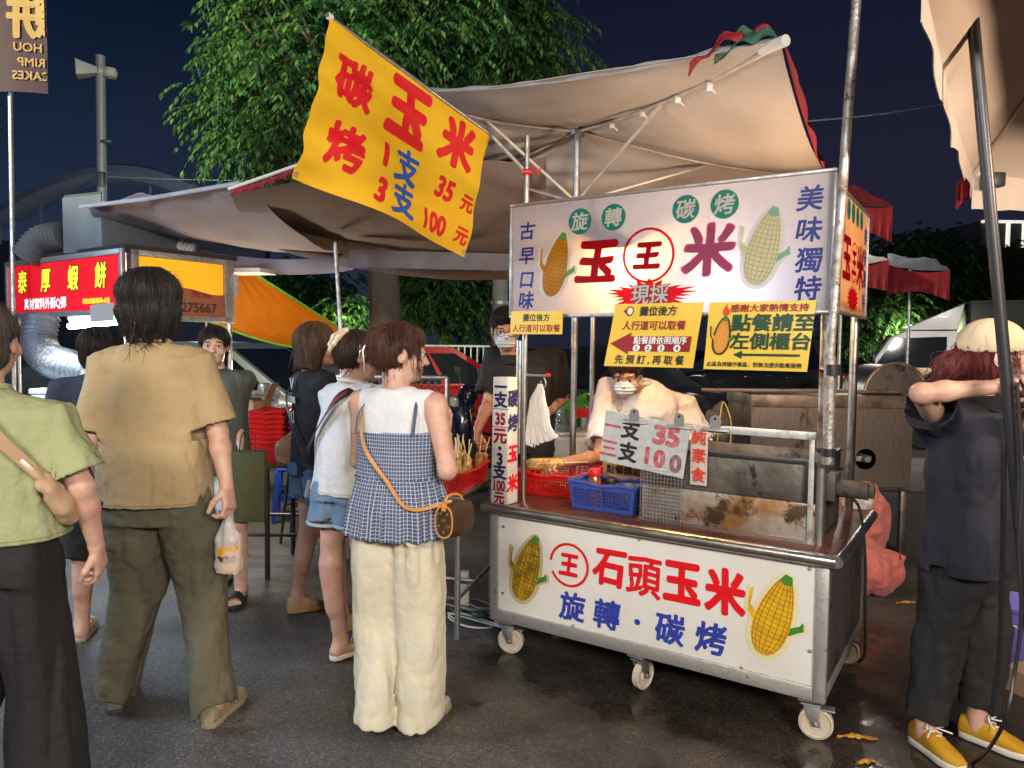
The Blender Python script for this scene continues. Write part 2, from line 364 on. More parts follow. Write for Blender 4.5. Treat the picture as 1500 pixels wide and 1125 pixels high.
def nets(D, lo, res):
    n = np.array(D.shape); neg = D < 0
    c = np.zeros(n - 1, np.int8)
    for i in (0, 1):
        for j in (0, 1):
            for k in (0, 1): c += neg[i:n[0]-1+i, j:n[1]-1+j, k:n[2]-1+k]
    act = (c > 0) & (c < 8); idx = np.full(n - 1, -1, np.int64); I = np.argwhere(act); idx[act] = np.arange(len(I))
    acc = np.zeros((len(I), 3)); cnt = np.zeros(len(I))
    cor = [(i, j, k) for i in (0, 1) for j in (0, 1) for k in (0, 1)]
    val = {q: D[I[:, 0] + q[0], I[:, 1] + q[1], I[:, 2] + q[2]] for q in cor}
    for a in cor:
        for ax in range(3):
            if a[ax] == 0:
                b = tuple(a[t] + (t == ax) for t in range(3)); va, vb = val[a], val[b]; x = (va < 0) != (vb < 0)
                t = np.where(x, va / np.where(x, va - vb, 1), 0); P = np.tile(np.array(a, float), (len(I), 1)); P[:, ax] += t
                acc += P * x[:, None]; cnt += x
    V = lo + res * (I + acc / cnt[:, None])
    Fs = []
    for ax in range(3):
        a1, a2 = (ax + 1) % 3, (ax + 2) % 3
        sl0 = [slice(None)] * 3; sl1 = [slice(None)] * 3; sl0[ax] = slice(0, n[ax] - 1); sl1[ax] = slice(1, n[ax])
        A, B = neg[tuple(sl0)], neg[tuple(sl1)]
        E = np.argwhere(A != B); E = E[(E[:, a1] > 0) & (E[:, a2] > 0) & (E[:, a1] < n[a1] - 1) & (E[:, a2] < n[a2] - 1)]
        if not len(E): continue
        fl = A[E[:, 0], E[:, 1], E[:, 2]]
        def ID(d1, d2):
            Q = E.copy(); Q[:, a1] += d1; Q[:, a2] += d2; return idx[Q[:, 0], Q[:, 1], Q[:, 2]]
        q = np.stack([ID(-1, -1), ID(0, -1), ID(0, 0), ID(-1, 0)], 1); q[~fl] = q[~fl][:, ::-1]; Fs.append(q)
    return V, np.vstack(Fs)
def sdobj(sd, name, m, parent, res=.007, uv=None, world=False, post=None):
    V, F = sd.mesh(res)
    if post is not None: V = post(V)
    if world and parent is not None: V = inv(parent)(V)
    me = bpy.data.meshes.new(name); me.vertices.add(len(V)); me.vertices.foreach_set('co', V.astype(np.float32).ravel())
    me.loops.add(F.size); me.loops.foreach_set('vertex_index', F.astype(np.int32).ravel()); me.polygons.add(len(F)); me.polygons.foreach_set('loop_start', np.arange(0, F.size, 4, dtype=np.int32))
    me.update(calc_edges=True); me.validate()
    me.polygons.foreach_set('use_smooth', [True] * len(me.polygons))
    for x in (m if isinstance(m, (list, tuple)) else [m]): me.materials.append(x)
    if uv is not None:
        l = me.uv_layers.new(name='UVMap'); U = uv(V)[F.ravel()]; 
        if len(l.data) == len(U): l.data.foreach_set('uv', U.astype(np.float32).ravel())
    o = bpy.data.objects.new(name, me); COL.objects.link(o)
    if parent is not None: o.parent = parent
    return o
# ================================================================== materials
steel = mat('stainless', (.50, .49, .47), .28, 1.0, (.38, .36, .33), 14, .4, .7, bump=.08, bscale=30, rough2=.45)
steel_dirty = mat('stained stainless', (.42, .40, .37), .32, 1.0, (.24, .19, .14), 7, .42, .68, bump=.12, bscale=25, rough2=.6, spots=(.10, .06, .035), spot_scale=11, spot_at=.60)
galv = mat('galvanised', (.45, .45, .46), .42, .9, (.30, .30, .31), 25, .4, .7, rough2=.6)
rusty = mat('rusty pole', (.42, .42, .42), .4, .9, (.28, .24, .20), 12, .4, .62, spots=(.16, .08, .04), spot_scale=18, spot_at=.56, bump=.2, bscale=80, rough2=.7)
dark_steel = mat('dark steel', (.05, .05, .055), .4, .6)
black_plastic = mat('black plastic', (.018, .018, .02), .42)
rubber = mat('black rubber', (.02, .02, .02), .8)
cream_plastic = mat('cream nylon', (.62, .56, .44), .45, 0, (.45, .38, .28), 12)
white_paint = mat('white paint', (.72, .71, .68), .45, 0, (.60, .58, .54), 5)
red_plastic = mat('red plastic', (.62, .018, .016), .35, 0, (.50, .014, .014), 6)
blue_plastic = mat('blue plastic', (.045, .085, .36), .38, 0, (.035, .065, .28), 6)
cardboard = mat('cardboard', (.36, .24, .14), .85, 0, (.28, .18, .10), 5)
glass_dark = mat('dark window glass', (.012, .014, .017), .06, 0, coat=.5)
concrete = mat('concrete', (.24, .235, .225), .85, 0, (.17, .165, .155), 4, bump=.2, bscale=50)
ink_black = mat('black ink', (.02, .02, .02), .5)
bulb_warm = mat('lit warm bulb', (1, .8, .5), .4, emit=(1, .72, .38), estr=60)
tube_cool = mat('lit cool tube', (1, 1, 1), .4, emit=(.80, .92, 1), estr=22)
paper_white = mat('white card', (.74, .73, .70), .7)

# ================================================================== ground
def ground_material():
    m = bpy.data.materials.new('asphalt'); m.use_nodes = True; n = m.node_tree; N = n.nodes; L = n.links; p = N['Principled BSDF']
    g = N.new('ShaderNodeTexCoord'); O = g.outputs['Object']
    def noise(sc, det=6, ro=.6):
        t = N.new('ShaderNodeTexNoise'); t.inputs['Scale'].default_value = sc; t.inputs['Detail'].default_value = det; t.inputs['Roughness'].default_value = ro; L.new(O, t.inputs['Vector']); return t.outputs['Fac']
    def rmp(src, st):
        r = N.new('ShaderNodeValToRGB'); ramp(r, st); L.new(src, r.inputs[0]); return r.outputs[0]
    def mth(op, a, b=None):
        q = N.new('ShaderNodeMath'); q.operation = op
        for i, v in enumerate((a, b)):
            if v is None: continue
            if isinstance(v, (int, float)): q.inputs[i].default_value = v
            else: L.new(v, q.inputs[i])
        return q.outputs[0]
    def mixc(f, a, b):
        x = N.new('ShaderNodeMix'); x.data_type = 'RGBA'
        L.new(f, x.inputs['Factor'])
        for k, v in (('A', a), ('B', b)):
            if isinstance(v, tuple): x.inputs[k].default_value = (*v, 1)
            else: L.new(v, x.inputs[k])
        return x.outputs['Result']
    vor = N.new('ShaderNodeTexVoronoi'); vor.inputs['Scale'].default_value = 150; L.new(O, vor.inputs['Vector'])
    sep = N.new('ShaderNodeSeparateColor'); L.new(vor.outputs['Color'], sep.inputs[0])
    agg = rmp(sep.outputs[0], [(.0, (.044, .041, .038)), (.62, (.074, .068, .063)), (.88, (.098, .091, .084)), (.975, (.15, .14, .13))])
    big = rmp(noise(1.3, 5), [(.3, (.45, .45, .46)), (.5, (.9, .9, .9)), (.7, (1.30, 1.25, 1.18))])
    mul = N.new('ShaderNodeMix'); mul.data_type = 'RGBA'; mul.blend_type = 'MULTIPLY'; mul.inputs['Factor'].default_value = 1; L.new(agg, mul.inputs['A']); L.new(big, mul.inputs['B'])
    # wet zone round the cart
    sep2 = N.new('ShaderNodeSeparateXYZ'); L.new(O, sep2.inputs[0])
    dx = mth('MULTIPLY', mth('SUBTRACT', sep2.outputs['X'], 1.25), .55); dy = mth('SUBTRACT', sep2.outputs['Y'], 3.25)
    dy = mth('ADD', mth('MULTIPLY', dy, .75), mth('MULTIPLY', dx, .55))
    d = mth('SQRT', mth('ADD', mth('MULTIPLY', dx, dx), mth('MULTIPLY', dy, dy)))
    wet = mth('ADD', mth('SUBTRACT', 1.32, d), mth('MULTIPLY', mth('SUBTRACT', noise(2.3, 7), .5), 1.5))
    wr = N.new('ShaderNodeMapRange'); wr.inputs['From Min'].default_value = .30; wr.inputs['From Max'].default_value = .62; L.new(wet, wr.inputs['Value']); wet = wr.outputs[0]
    dark = N.new('ShaderNodeMix'); dark.data_type = 'RGBA'; dark.blend_type = 'MULTIPLY'; dark.inputs['B'].default_value = (.46, .40, .35, 1); L.new(wet, dark.inputs['Factor']); L.new(mul.outputs['Result'], dark.inputs['A'])
    L.new(dark.outputs['Result'], p.inputs['Base Color'])
    pud = N.new('ShaderNodeMapRange'); pud.inputs['From Min'].default_value = .47; pud.inputs['From Max'].default_value = .57; L.new(noise(3.1, 3), pud.inputs['Value'])
    pm = mth('MULTIPLY', pud.outputs[0], wet)
    r1 = N.new('ShaderNodeMapRange'); r1.inputs['To Min'].default_value = .78; r1.inputs['To Max'].default_value = .40; L.new(wet, r1.inputs['Value'])
    r2 = mth('SUBTRACT', r1.outputs[0], mth('MULTIPLY', pm, .30)); L.new(r2, p.inputs['Roughness'])
    b = N.new('ShaderNodeBump'); b.inputs['Distance'].default_value = .004
    L.new(mth('SUBTRACT', .50, mth('MULTIPLY', pm, .46)), b.inputs['Strength']); L.new(mth('ADD', mth('MULTIPLY', sep.outputs[1], .6), mth('MULTIPLY', noise(40), 1.2)), b.inputs['Height'])
    L.new(b.outputs[0], p.inputs['Normal'])
    return m
g = MB(); g.grid(lambda u, v: (-150 + 300 * u, -20 + 320 * v, 0), 6, 6)
props(g.build('asphalt', ground_material()), kind='structure')
sw = MB(); sw.bx((-12, 7.6, -.05), (30, 9.2, .12)); props(sw.build('pavement', concrete, bevel=.02), kind='structure')

# ================================================================== trees
def leaf_mat(name, c1, c2, c3):
    m = bpy.data.materials.new(name); m.use_nodes = True; n = m.node_tree; N = n.nodes; L = n.links; p = N['Principled BSDF']; p.inputs['Roughness'].default_value = .55
    ge = N.new('ShaderNodeNewGeometry'); r = N.new('ShaderNodeValToRGB'); ramp(r, [(0, c1), (.55, c2), (1, c3)]); L.new(ge.outputs['Random Per Island'], r.inputs[0])
    L.new(r.outputs[0], p.inputs['Base Color']); tr = N.new('ShaderNodeBsdfTranslucent'); L.new(r.outputs[0], tr.inputs['Color']); ms = N.new('ShaderNodeMixShader'); ms.inputs[0].default_value = .35
    L.new(p.outputs[0], ms.inputs[1]); L.new(tr.outputs[0], ms.inputs[2]); L.new(ms.outputs[0], N['Material Output'].inputs[0]); return m
leaf_near = leaf_mat('pinnate leaves', (.018, .064, .026), (.040, .112, .034), (.12, .20, .04))
leaf_far = leaf_mat('dark leaves', (.018, .045, .018), (.035, .085, .025), (.07, .13, .03))
bark = mat('bark', (.10, .075, .06), .9, 0, (.05, .04, .035), 9, bump=.8, bscale=18, stretch=(1, 1, .25))

def pinnate(rs, P, Dir, length, nl, ll, lw):
    """Drooping compound leaves with leaflet pairs; returns verts and quads."""
    n = len(P); V = []; up = np.array([0, 0, 1.0])
    side = np.cross(Dir, up); side /= np.linalg.norm(side, axis=1, keepdims=True) + 1e-9
    L = length * (.7 + .6 * rs.rand(n, 1))
    for i in range(nl):
        t = (i // 2 + 1) / (nl // 2); s = 1 if i % 2 else -1
        c = P + Dir * L * t * .85 - up * L * (.55 * t * t)
        tang = Dir - up * (1.1 * t); tang /= np.linalg.norm(tang, axis=1, keepdims=True)
        d = side * s * (.85 - .35 * t) + tang * .55 - up * .5 + .25 * (rs.rand(n, 3) - .5)
        d /= np.linalg.norm(d, axis=1, keepdims=True)
        wv = np.cross(d, up + .5 * (rs.rand(n, 3) - .5)); wv /= np.linalg.norm(wv, axis=1, keepdims=True) + 1e-9
        l = ll * (.75 + .5 * rs.rand(n, 1)) * (1 - .25 * abs(t - .5)); b = lw * (.8 + .4 * rs.rand(n, 1))
        V += [np.stack([c, c + d * l * .45 + wv * b * .5, c + d * l - up * l * .12, c + d * l * .45 - wv * b * .5], 1)]
    V = np.concatenate(V).reshape(-1, 3); F = np.arange(len(V)).reshape(-1, 4); return V, F
def tree(name, label, base, trunk_r, fork_z, crown, n_clusters, per, length, ll, lw, lm, seed, nl=12, group=None, lean=(0, 0)):
    """crown: list of (centre, radii) lobes."""
    rs = np.random.RandomState(seed); t = thing(name, label, 'tree', base, 0, group); f = inv(t); b = np.array(base, float)
    mb = MB(); fk = b + np.array([lean[0], lean[1], fork_z])
    mid = (b + fk) / 2 + np.array([.04, 0, 0])
    mb.tube(spline([b - [0, 0, .1], b + (mid - b) * .3, mid, fk], 5), np.linspace(trunk_r * 1.25, trunk_r * .85, 16), 12)
    cl = []
    for (c, r) in crown:
        c = np.array(c, float); r = np.array(r, float); k = int(n_clusters * (r[0] * r[1] * r[2]) / sum(q[1][0] * q[1][1] * q[1][2] for q in crown))
        d = rs.randn(k, 3); d /= np.linalg.norm(d, axis=1, keepdims=True); rad = (.35 + .65 * rs.rand(k, 1) ** .5) * (.82 + .3 * vnoise(d[:, 0] * 2 + seed, d[:, 1] * 2, d[:, 2] * 2)[:, None])
        cl.append((c + d * rad * r, d))
        for q in range(max(2, k // 14)):
            e = c + d[q % k] * r * .75; m2 = fk + (e - fk) * .5 + rs.randn(3) * .12
            mb.tube(spline([fk - [0, 0, .15], m2, e], 5), np.linspace(trunk_r * .45, trunk_r * .06, 11), 6)
    mb.build('trunk', bark, t, world=True, smooth=True)
    C = np.vstack([a for a, _ in cl]); Dd = np.vstack([d for _, d in cl])
    P = np.repeat(C, per, 0) + rs.randn(len(C) * per, 3) * length * .42
    D = np.repeat(Dd, per, 0) * .7 + rs.randn(len(P), 3) * .75; D[:, 2] = D[:, 2] * .5 + .12; D /= np.linalg.norm(D, axis=1, keepdims=True)
    V, F = pinnate(rs, P, D, length, nl, ll, lw); V = f(V)
    me = bpy.data.meshes.new('crown'); me.from_pydata(V.tolist(), [], F.tolist()); me.materials.append(lm); o = bpy.data.objects.new('crown', me); COL.objects.link(o); o.parent = t
    return t
tb = at(560, 620, 8.3); tb[2] = 0.1
tree('broadleaf_tree', 'large leafy green tree towering behind the yellow banner', tb, .19, 2.5,
     [(at(485, 120, 8.2), (1.45, 1.3, 1.35)), (at(625, 60, 8.6), (1.55, 1.4, 1.2)), (at(375, 180, 8.0), (.62, .8, .62)), (at(745, 40, 8.6), (.50, .8, .75)), (at(560, 220, 9.0), (1.5, 1.0, 1.0)), (at(430, 5, 8.4), (.75, 1, .6))],
     860, 9, .37, .100, .038, leaf_near, 3)
k = at(655, 560, 15.5); k[2] = .1
tree('broadleaf_tree', 'dark tree with drooping crown beyond the red car', k, .12, 1.6, [(at(655, 440, 15.5), (1.1, 1, .75)), (at(620, 415, 16), (.8, 1, .5)), (at(700, 410, 16), (.7, .9, .6))], 150, 8, .4, .13, .05, leaf_far, 5)
k = at(510, 540, 17.5); k[2] = 0
tree('broadleaf_tree', 'small bright lit tree beyond the orange tarpaulin', k, .10, 1.2, [(at(505, 462, 17.5), (.75, .7, .55)), (at(440, 430, 19), (1.5, 1, .8))], 90, 8, .35, .13, .06, leaf_near, 6)
for i, (px, py, Y, rx, rz_, n) in enumerate([(1345, 400, 24, 1.9, 1.9, 170), (1290, 470, 22, 1.0, .9, 90), (1440, 400, 27, 1.5, 1.3, 110)]):
    c = at(px, py, Y); b = np.array([c[0], c[1], 0])
    tree('broadleaf_tree', ['tall dark rounded tree rising behind the white truck', 'low dark tree between the stall and the white truck', 'dark tree standing behind the black cargo box'][i],
         b, .16, max(1.2, c[2] - 1.4), [(c, (rx, 1.2, rz_)), (c + [.9, 0, -1.0], (1.1, 1, .8)), (c + [-.9, .3, -.9], (1.0, 1, .8))], n, 9, .5, .17, .075, leaf_far, 20 + i)
lamp('lot_and_fill_light', 'POINT', at(506, 474, 16.4), 120, (.9, 1, .5), .1)
lamp('lot_and_fill_light', 'POINT', at(1330, 478, 20.5), 160, (.9, 1, .55), .1)

# ================================================================== things in the distance
arch_m = mat('pale arch', (.34, .37, .44), .8)
mb = MB(); P = [(-60, 350), (0, 318), (60, 285), (120, 262), (175, 254), (230, 262), (280, 282), (330, 312), (370, 345)]
mb.tube(spline([at(x, y, 58) for x, y in P], 5), .75, 8); aw = mb
at_ = thing('arched_hall', 'huge pale arched roof of a hall far behind the stalls', 'building', (*at(170, 500, 58)[:2], 0))
aw.build('arch_rim', arch_m, at_, world=True, smooth=True)
for x, y in [(0, 318), (60, 287), (220, 262), (300, 295)]:
    mb = MB(); mb.tube([at(x, y, 58.0), at(x, y + 40, 58.0)], .12, 6); mb.build('hanger', arch_m, at_, world=True)
mb = MB(); q0 = at(-70, 352, 58.6); q1 = at(390, 352, 58.6); mb.bx((q0[0], 58.3, 0), (q1[0], 59.5, q0[2])); mb.build('wall', mat('hall wall', (.06, .07, .09), .9), at_, world=True)
mb = MB(); q0 = at(1435, 362, 42); q1 = at(1660, 325, 42); mb.bx((q0[0], 42, 0), (q1[0], 48, q1[2]))
bt = thing('office_building', 'distant dark building with a lit railing along its roof', 'building', ((q0[0] + q1[0]) / 2, 42, 0)); mb.build('wall', mat('night wall', (.03, .03, .035), .8), bt, world=True)
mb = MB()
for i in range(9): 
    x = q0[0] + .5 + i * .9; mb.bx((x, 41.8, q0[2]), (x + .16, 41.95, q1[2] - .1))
mb.bx((q0[0], 41.75, q1[2] - .15), (q1[0], 41.98, q1[2] - .02)); mb.build('railing', mat('lit railing', (.8, .8, .75), .6, emit=(1, .95, .85), estr=.55), bt, world=True)  # emission stands in for light on the railing

# electric cables
for pts, lb, sag in (((at(-30, 345, 20), at(146, 256, 9.0)), 'thin cable running from the loudspeaker pole out of view', .1), ((at(146, 258, 9.0), at(420, 264, 9.5)), 'thin cable from the loudspeaker pole to the big tree', .02), ((at(1180, 178, 6.0), at(1440, 138, 12.0)), 'thin cable crossing the night sky beside the tall pole', .05)):
    mb = MB(); mb.tube(catenary(*pts, sag), .006, 5); o = mb.build('cable', mat('grey cable', (.28, .29, .31), .6)); top(recenter(o), lb, 'cable')

# loudspeaker pole
b = gr(148, 690); b = np.array([at(148, 400, 9.0)[0], 9.0, 0]); tp = at(147, 82, 9.0)
t = thing('utility_pole', 'grey steel pole with a horn loudspeaker near its top', 'pole', b)
mb = MB(); mb.tube([b, (tp[0], tp[1], tp[2])], .055, 12); mb.build('mast', mat('pale steel pole', (.46, .45, .50), .5, .2, (.36, .30, .30), 6, stretch=(1, 1, .2)), t, world=True, smooth=True)
mb = MB(); q = at(149, 262, 8.93); mb.box(q, (.07, .08, .16)); mb.build('clamp', galv, t, world=True, bevel=.004); mb = MB(); q = at(155, 207, 8.95); mb.box(q, (.12, .03, .03)); mb.build('clamp', galv, t, world=True, bevel=.004)
A = at(112, 101, 8.86); B = at(143, 104, 8.95); Cc = at(155, 107, 9.0); ax = (B - A) / np.linalg.norm(B - A); s1 = np.cross(ax, [0, 0, 1]); s1 /= np.linalg.norm(s1); u1 = np.cross(s1, ax)
mb = MB(); q = lambda c, a, h: [c - s1 * a - u1 * h, c + s1 * a - u1 * h, c + s1 * a + u1 * h, c - s1 * a + u1 * h]
mb.hexa(q(A, .105, .092) + q(B, .045, .035)); mb.tube([B, Cc], .05, 10); mb.lathe([(0, -.07), (.07, -.05), (.085, 0), (.07, .05), (0, .07)], Cc + [.05, 0, 0], 14)
ht = thing('horn_loudspeaker', 'pale grey horn loudspeaker clamped to the steel pole', 'loudspeaker', A); mb.build('horn', white_paint, ht, world=True, bevel=.004)
mb = MB(); A2 = A - ax * .004; mb.hexa(q(A2, .085, .072) + q(A2 + ax * .01, .085, .072)); mb.build('mouth_grille', black_plastic, ht, world=True)

# concrete pole in the tree
pp = thing('utility_pole', 'thick round concrete pole rising through the big tree', 'pole', (at(733, 400, 9.6)[0], 9.6, 0))
mb = MB(); mb.tube([(0, 0, 0), (0.0, 0, 8.5)], [.105, .085], 18); mb.build('mast', concrete, pp, smooth=True)
mb = MB(); mb.tube([(0, 0, 2.0), (0, 0, 2.04)], .112, 18); mb.build('band', galv, pp, smooth=True); mb = MB(); mb.tube([(0, 0, 4.35), (0, 0, 4.39)], .102, 18); mb.build('band', galv, pp, smooth=True)

# purple street banner, seen from behind
purple = mat('purple banner cloth', S('#54203c', .34), .8, 0, S('#461a34', .34), 2, transl=.25, bump=.1, bscale=6)
f0 = at(13, 380, 5.6); fb = thing('street_banner', 'tall purple cloth banner with golden lettering seen from behind', 'banner', (f0[0], 5.6, 0))
mb = MB(); mb.tube([(f0[0], 5.6, 0), at(13, -60, 5.6)], .017, 10); mb.build('pole', galv, fb, world=True, smooth=True)
zt, zb = at(13, -70, 5.55)[2], at(30, 133, 5.55)[2]; xl, xr = at(-75, 60, 5.55)[0], at(64, 60, 5.55)[0]
def fcl(x, y, o=0): 
    u = (x - xl) / (xr - xl); return np.array([x + .02 * (zt - y) * (u > .5) * .4, 5.565 + .02 * sin(x * 9 + y * 2) - o, y - .012 * u])
mb = MB(); mb.grid(lambda u, v: fcl(xl + (xr - xl) * u, zt + (zb - zt) * v), 16, 12, .003); mb.build('cloth', purple, fb, world=True, smooth=True)
mb = MB(); cx = at(42, 20, 5.55)[0]
letter(mb, '餅', cx + .015, at(0, 18, 5.55)[2], .36, fcl, bold=.035, mirror=True, off=.01, cut=(-9, xr - .01))
for s_, y in (('I HOU', 66), ('RIMP', 88), ('CAKES', 108)):
    letter(mb, s_, cx + .0, at(0, y, 5.55)[2], .088, fcl, bold=.018, mirror=True, off=.01, cut=(-9, xr - .004), xs=1.0)
mb.build('lettering', mat('gold print', S('#c08a3a', .34), .7), fb, world=True)

# ================================================================== chain-link fence and railing
fl, fr = at(520, 546, 6.6), at(655, 553, 6.6); fe = thing('chain_link_fence', 'galvanised chain link fence panel behind the women in the queue', 'fence', ((fl[0] + fr[0]) / 2, 6.6, 0))
X0, X1, Z1 = fl[0] - .5, fr[0], fr[2]
mb = MB()
for a, b_ in (((X0, 6.6, Z1), (X1, 6.6, Z1)), ((X0, 6.6, .1), (X1, 6.6, .1)), ((X0, 6.6, 0), (X0, 6.6, Z1)), ((X1, 6.6, 0), (X1, 6.6, Z1))): mb.tube([a, b_], .021, 10)
mb.build('frame', galv, fe, world=True, smooth=True)
mb = MB(); s_ = .062; k = int((X1 - X0) / s_) + 20
for i in range(-22, k):
    for sg in (1, -1):
        x0 = X0 + i * s_; pts = [(x0 if sg > 0 else x0 + (Z1 - .1), .1), (x0 + (Z1 - .1) if sg > 0 else x0, Z1)]
        (xa, za), (xb, zb_) = pts
        t0, t1 = 0.0, 1.0
        for lim, sign in ((X0, 1), (X1, -1)):
            da, db = (xa - lim) * sign, (xb - lim) * sign
            if da < 0 and db < 0: t0 = 2
            elif da < 0: t0 = max(t0, da / (da - db))
            elif db < 0: t1 = min(t1, da / (da - db))
        if t0 < t1: mb.tube([(xa + (xb - xa) * t0, 6.6 + .004 * sg, za + (zb_ - za) * t0), (xa + (xb - xa) * t1, 6.6 + .004 * sg, za + (zb_ - za) * t1)], .0028, 4, cap=False)
mb.build('wire_mesh', galv, fe, world=True)
q0, q1 = at(596, 524, 13), at(655, 500, 13); rl = thing('metal_railing', 'pale vertical bar railing behind the red car', 'fence', (q0[0], 13, 0)); mb = MB(); zt = at(0, 500, 13)[2]
for i in range(17): mb.tube([(q0[0] - .3 + i * .11, 13, .12), (q0[0] - .3 + i * .11, 13, zt)], .013, 6)
mb.tube([(q0[0] - .3, 13, zt), (q0[0] + 1.46, 13, zt)], .02, 6); mb.tube([(q0[0] - .3, 13, .3), (q0[0] + 1.46, 13, .3)], .02, 6); mb.build('bar', white_paint, rl, world=True)

# ================================================================== vehicles
lamp_red = mat('red lamp glass', (.45, .01, .01), .15, coat=.6); lamp_clear = mat('clear lamp glass', (.6, .62, .65), .12, .3, coat=.6); chrome = mat('chrome', (.6, .6, .62), .12, 1)
def wheel(par, c, r, wdt=.2, spokes=10):
    h = thing('wheel', None, None, c); h.parent = par
    for kx in ('label', 'category', 'group'):
        if kx in h: del h[kx]
    mb = MB(); mb.lathe([(r * .62, -wdt / 2), (r * .93, -wdt / 2), (r, -wdt * .35), (r, wdt * .35), (r * .93, wdt / 2), (r * .62, wdt / 2)], (0, 0, 0), 28, 'y'); mb.build('tyre', rubber, h, smooth=True)
    mb = MB(); mb.lathe([(r * .66, -wdt * .42), (r * .58, -wdt * .3), (r * .56, wdt * .3), (r * .66, wdt * .42)], (0, 0, 0), 24, 'y'); mb.lathe([(0, -wdt * .4), (r * .14, -wdt * .38), (r * .14, wdt * .38), (0, wdt * .4)], (0, 0, 0), 12, 'y')
    for i in range(spokes):
        a = 2 * pi * i / spokes; e = np.array([cos(a), 0, sin(a)]); tt = np.array([-sin(a), 0, cos(a)])
        for sy in (-1, 1):
            y = np.array([0, sy * wdt * .36, 0]); d = np.array([0, .02, 0])
            mb.hexa([e * r * .1 - tt * .02 + y - d, e * r * .1 + tt * .02 + y - d, e * r * .6 + tt * .03 + y - d, e * r * .6 - tt * .03 + y - d, e * r * .1 - tt * .02 + y + d, e * r * .1 + tt * .02 + y + d, e * r * .6 + tt * .03 + y + d, e * r * .6 - tt * .03 + y + d])
    mb.build('rim', chrome, h, smooth=True); return h
def car(name, label, loc, rz, paint, L=4.4, W=1.78, H=1.48, suv=False):
    """Faces local +X."""
    t = thing(name, label, 'car', loc, rz); h = L / 2; bl = .95 if suv else .88
    xs = np.linspace(-h, h, 33)
    def shoulder(x):
        u = (x + h) / L; z = bl - (.24 * max(0, (u - .70) / .30) ** 1.5) - (.03 if suv else .10) * max(0, (.12 - u) / .12); return z
    def halfw(x): u = abs(x) / h; return W / 2 * (1 - .16 * max(0, (u - .7) / .3) ** 2)
    wx, wr = L * .31, .33
    def bottom(x):
        b = .20
        for c in (-wx, wx):
            d = abs(x - c)
            if d < wr * 1.15: b = max(b, wr + sqrt(max(0, (wr * 1.15) ** 2 - d * d)) - .0)
        if abs(x) > h - .12: b = max(b, .36)
        return min(b, shoulder(x) - .08)
    mb = MB(); V = []; xs = np.unique(np.concatenate([np.linspace(-h, h, 61)])); ns = len(xs); prof = 9
    for x in xs:
        s, hw, bt = shoulder(x), halfw(x), bottom(x)
        ring_ = [(-hw * .97, bt), (-hw, (bt + s) / 2), (-hw * .985, s - .06), (-hw * .93, s), (0, s + .02), (hw * .93, s), (hw * .985, s - .06), (hw, (bt + s) / 2), (hw * .97, bt)]
        V += [(x, y, z) for y, z in ring_]
    F = [(i * prof + k, (i + 1) * prof + k, (i + 1) * prof + k + 1, i * prof + k + 1) for i in range(ns - 1) for k in range(prof - 1)] + [(i * prof + prof - 1, (i + 1) * prof + prof - 1, (i + 1) * prof, i * prof) for i in range(ns - 1)]
    F += [tuple(range(prof)), tuple((ns - 1) * prof + k for k in range(prof))[::-1]]
    mb.add(V, F)
    x0, x1, x2, x3 = (-h * .93, -h * .72, h * .10, h * .52) if suv else (-h * .78, -h * .42, h * .10, h * .52)
    b0 = np.array([[x0, bl - .06], [x1, H - .02], [(x1 + x2) / 2, H], [x2, H - .03], [x3, bl - .04]])
    wt = [W * .46, W * .37, W * .365, W * .37, W * .46]
    V = [(x, -wv, z) for (x, z), wv in zip(b0, wt)] + [(x, wv, z) for (x, z), wv in zip(b0, wt)]
    mb.add(V, [(0, 1, 2, 3, 4), (9, 8, 7, 6, 5)] + [(i, i + 5, i + 6, i + 1) for i in range(4)] + [(4, 9, 5, 0)])
    mb.build('body', paint, t, smooth=True, angle=35)
    def lerp2(u, v, sd):       # side glass position: u along, v from sill to roof
        lo = np.array([x0 + (x3 - x0) * u, sd * W * .462, bl - .02]); xa = x1 + (x2 - x1) * u; hi = np.array([xa, sd * W * .374, H - .05]); return lo + (hi - lo) * v + np.array([0, sd * .006, 0])
    for sd in (1, -1):
        for (u0, u1) in ((.10, .34), (.37, .62), (.65, .93)):
            mb = MB(); mb.add([lerp2(u0, .10, sd), lerp2(u1, .10, sd), lerp2(u1, .90, sd), lerp2(u0, .90, sd), lerp2(u0, .10, sd) - [0, sd * .02, 0], lerp2(u1, .10, sd) - [0, sd * .02, 0], lerp2(u1, .90, sd) - [0, sd * .02, 0], lerp2(u0, .90, sd) - [0, sd * .02, 0]], [(0, 1, 2, 3), (4, 5, 6, 7), (0, 1, 5, 4), (1, 2, 6, 5), (2, 3, 7, 6), (3, 0, 4, 7)]); mb.build('window', glass_dark, t)
        mb = MB(); mb.box((h * .42, sd * (W / 2 + .09), bl + .07), (.10, .19, .13), taper=.8); mb.build('wing_mirror', paint, t, bevel=.02)
        mb = MB(); mb.box((h * .02, sd * (W / 2 + .005), bl - .14), (.19, .03, .03)); mb.box((-h * .40, sd * (W / 2 + .005), bl - .14), (.19, .03, .03)); mb.build('door_handle', chrome, t, bevel=.006)
        mb = MB(); mb.box((h * .955, sd * W * .33, bl - .30), (.16, .38, .13)); mb.build('headlight', lamp_clear, t, bevel=.03)
        mb = MB(); mb.box((-h * .97, sd * W * .36, bl - .16), (.12, .30, .16)); mb.build('tail_light', lamp_red, t, bevel=.02)
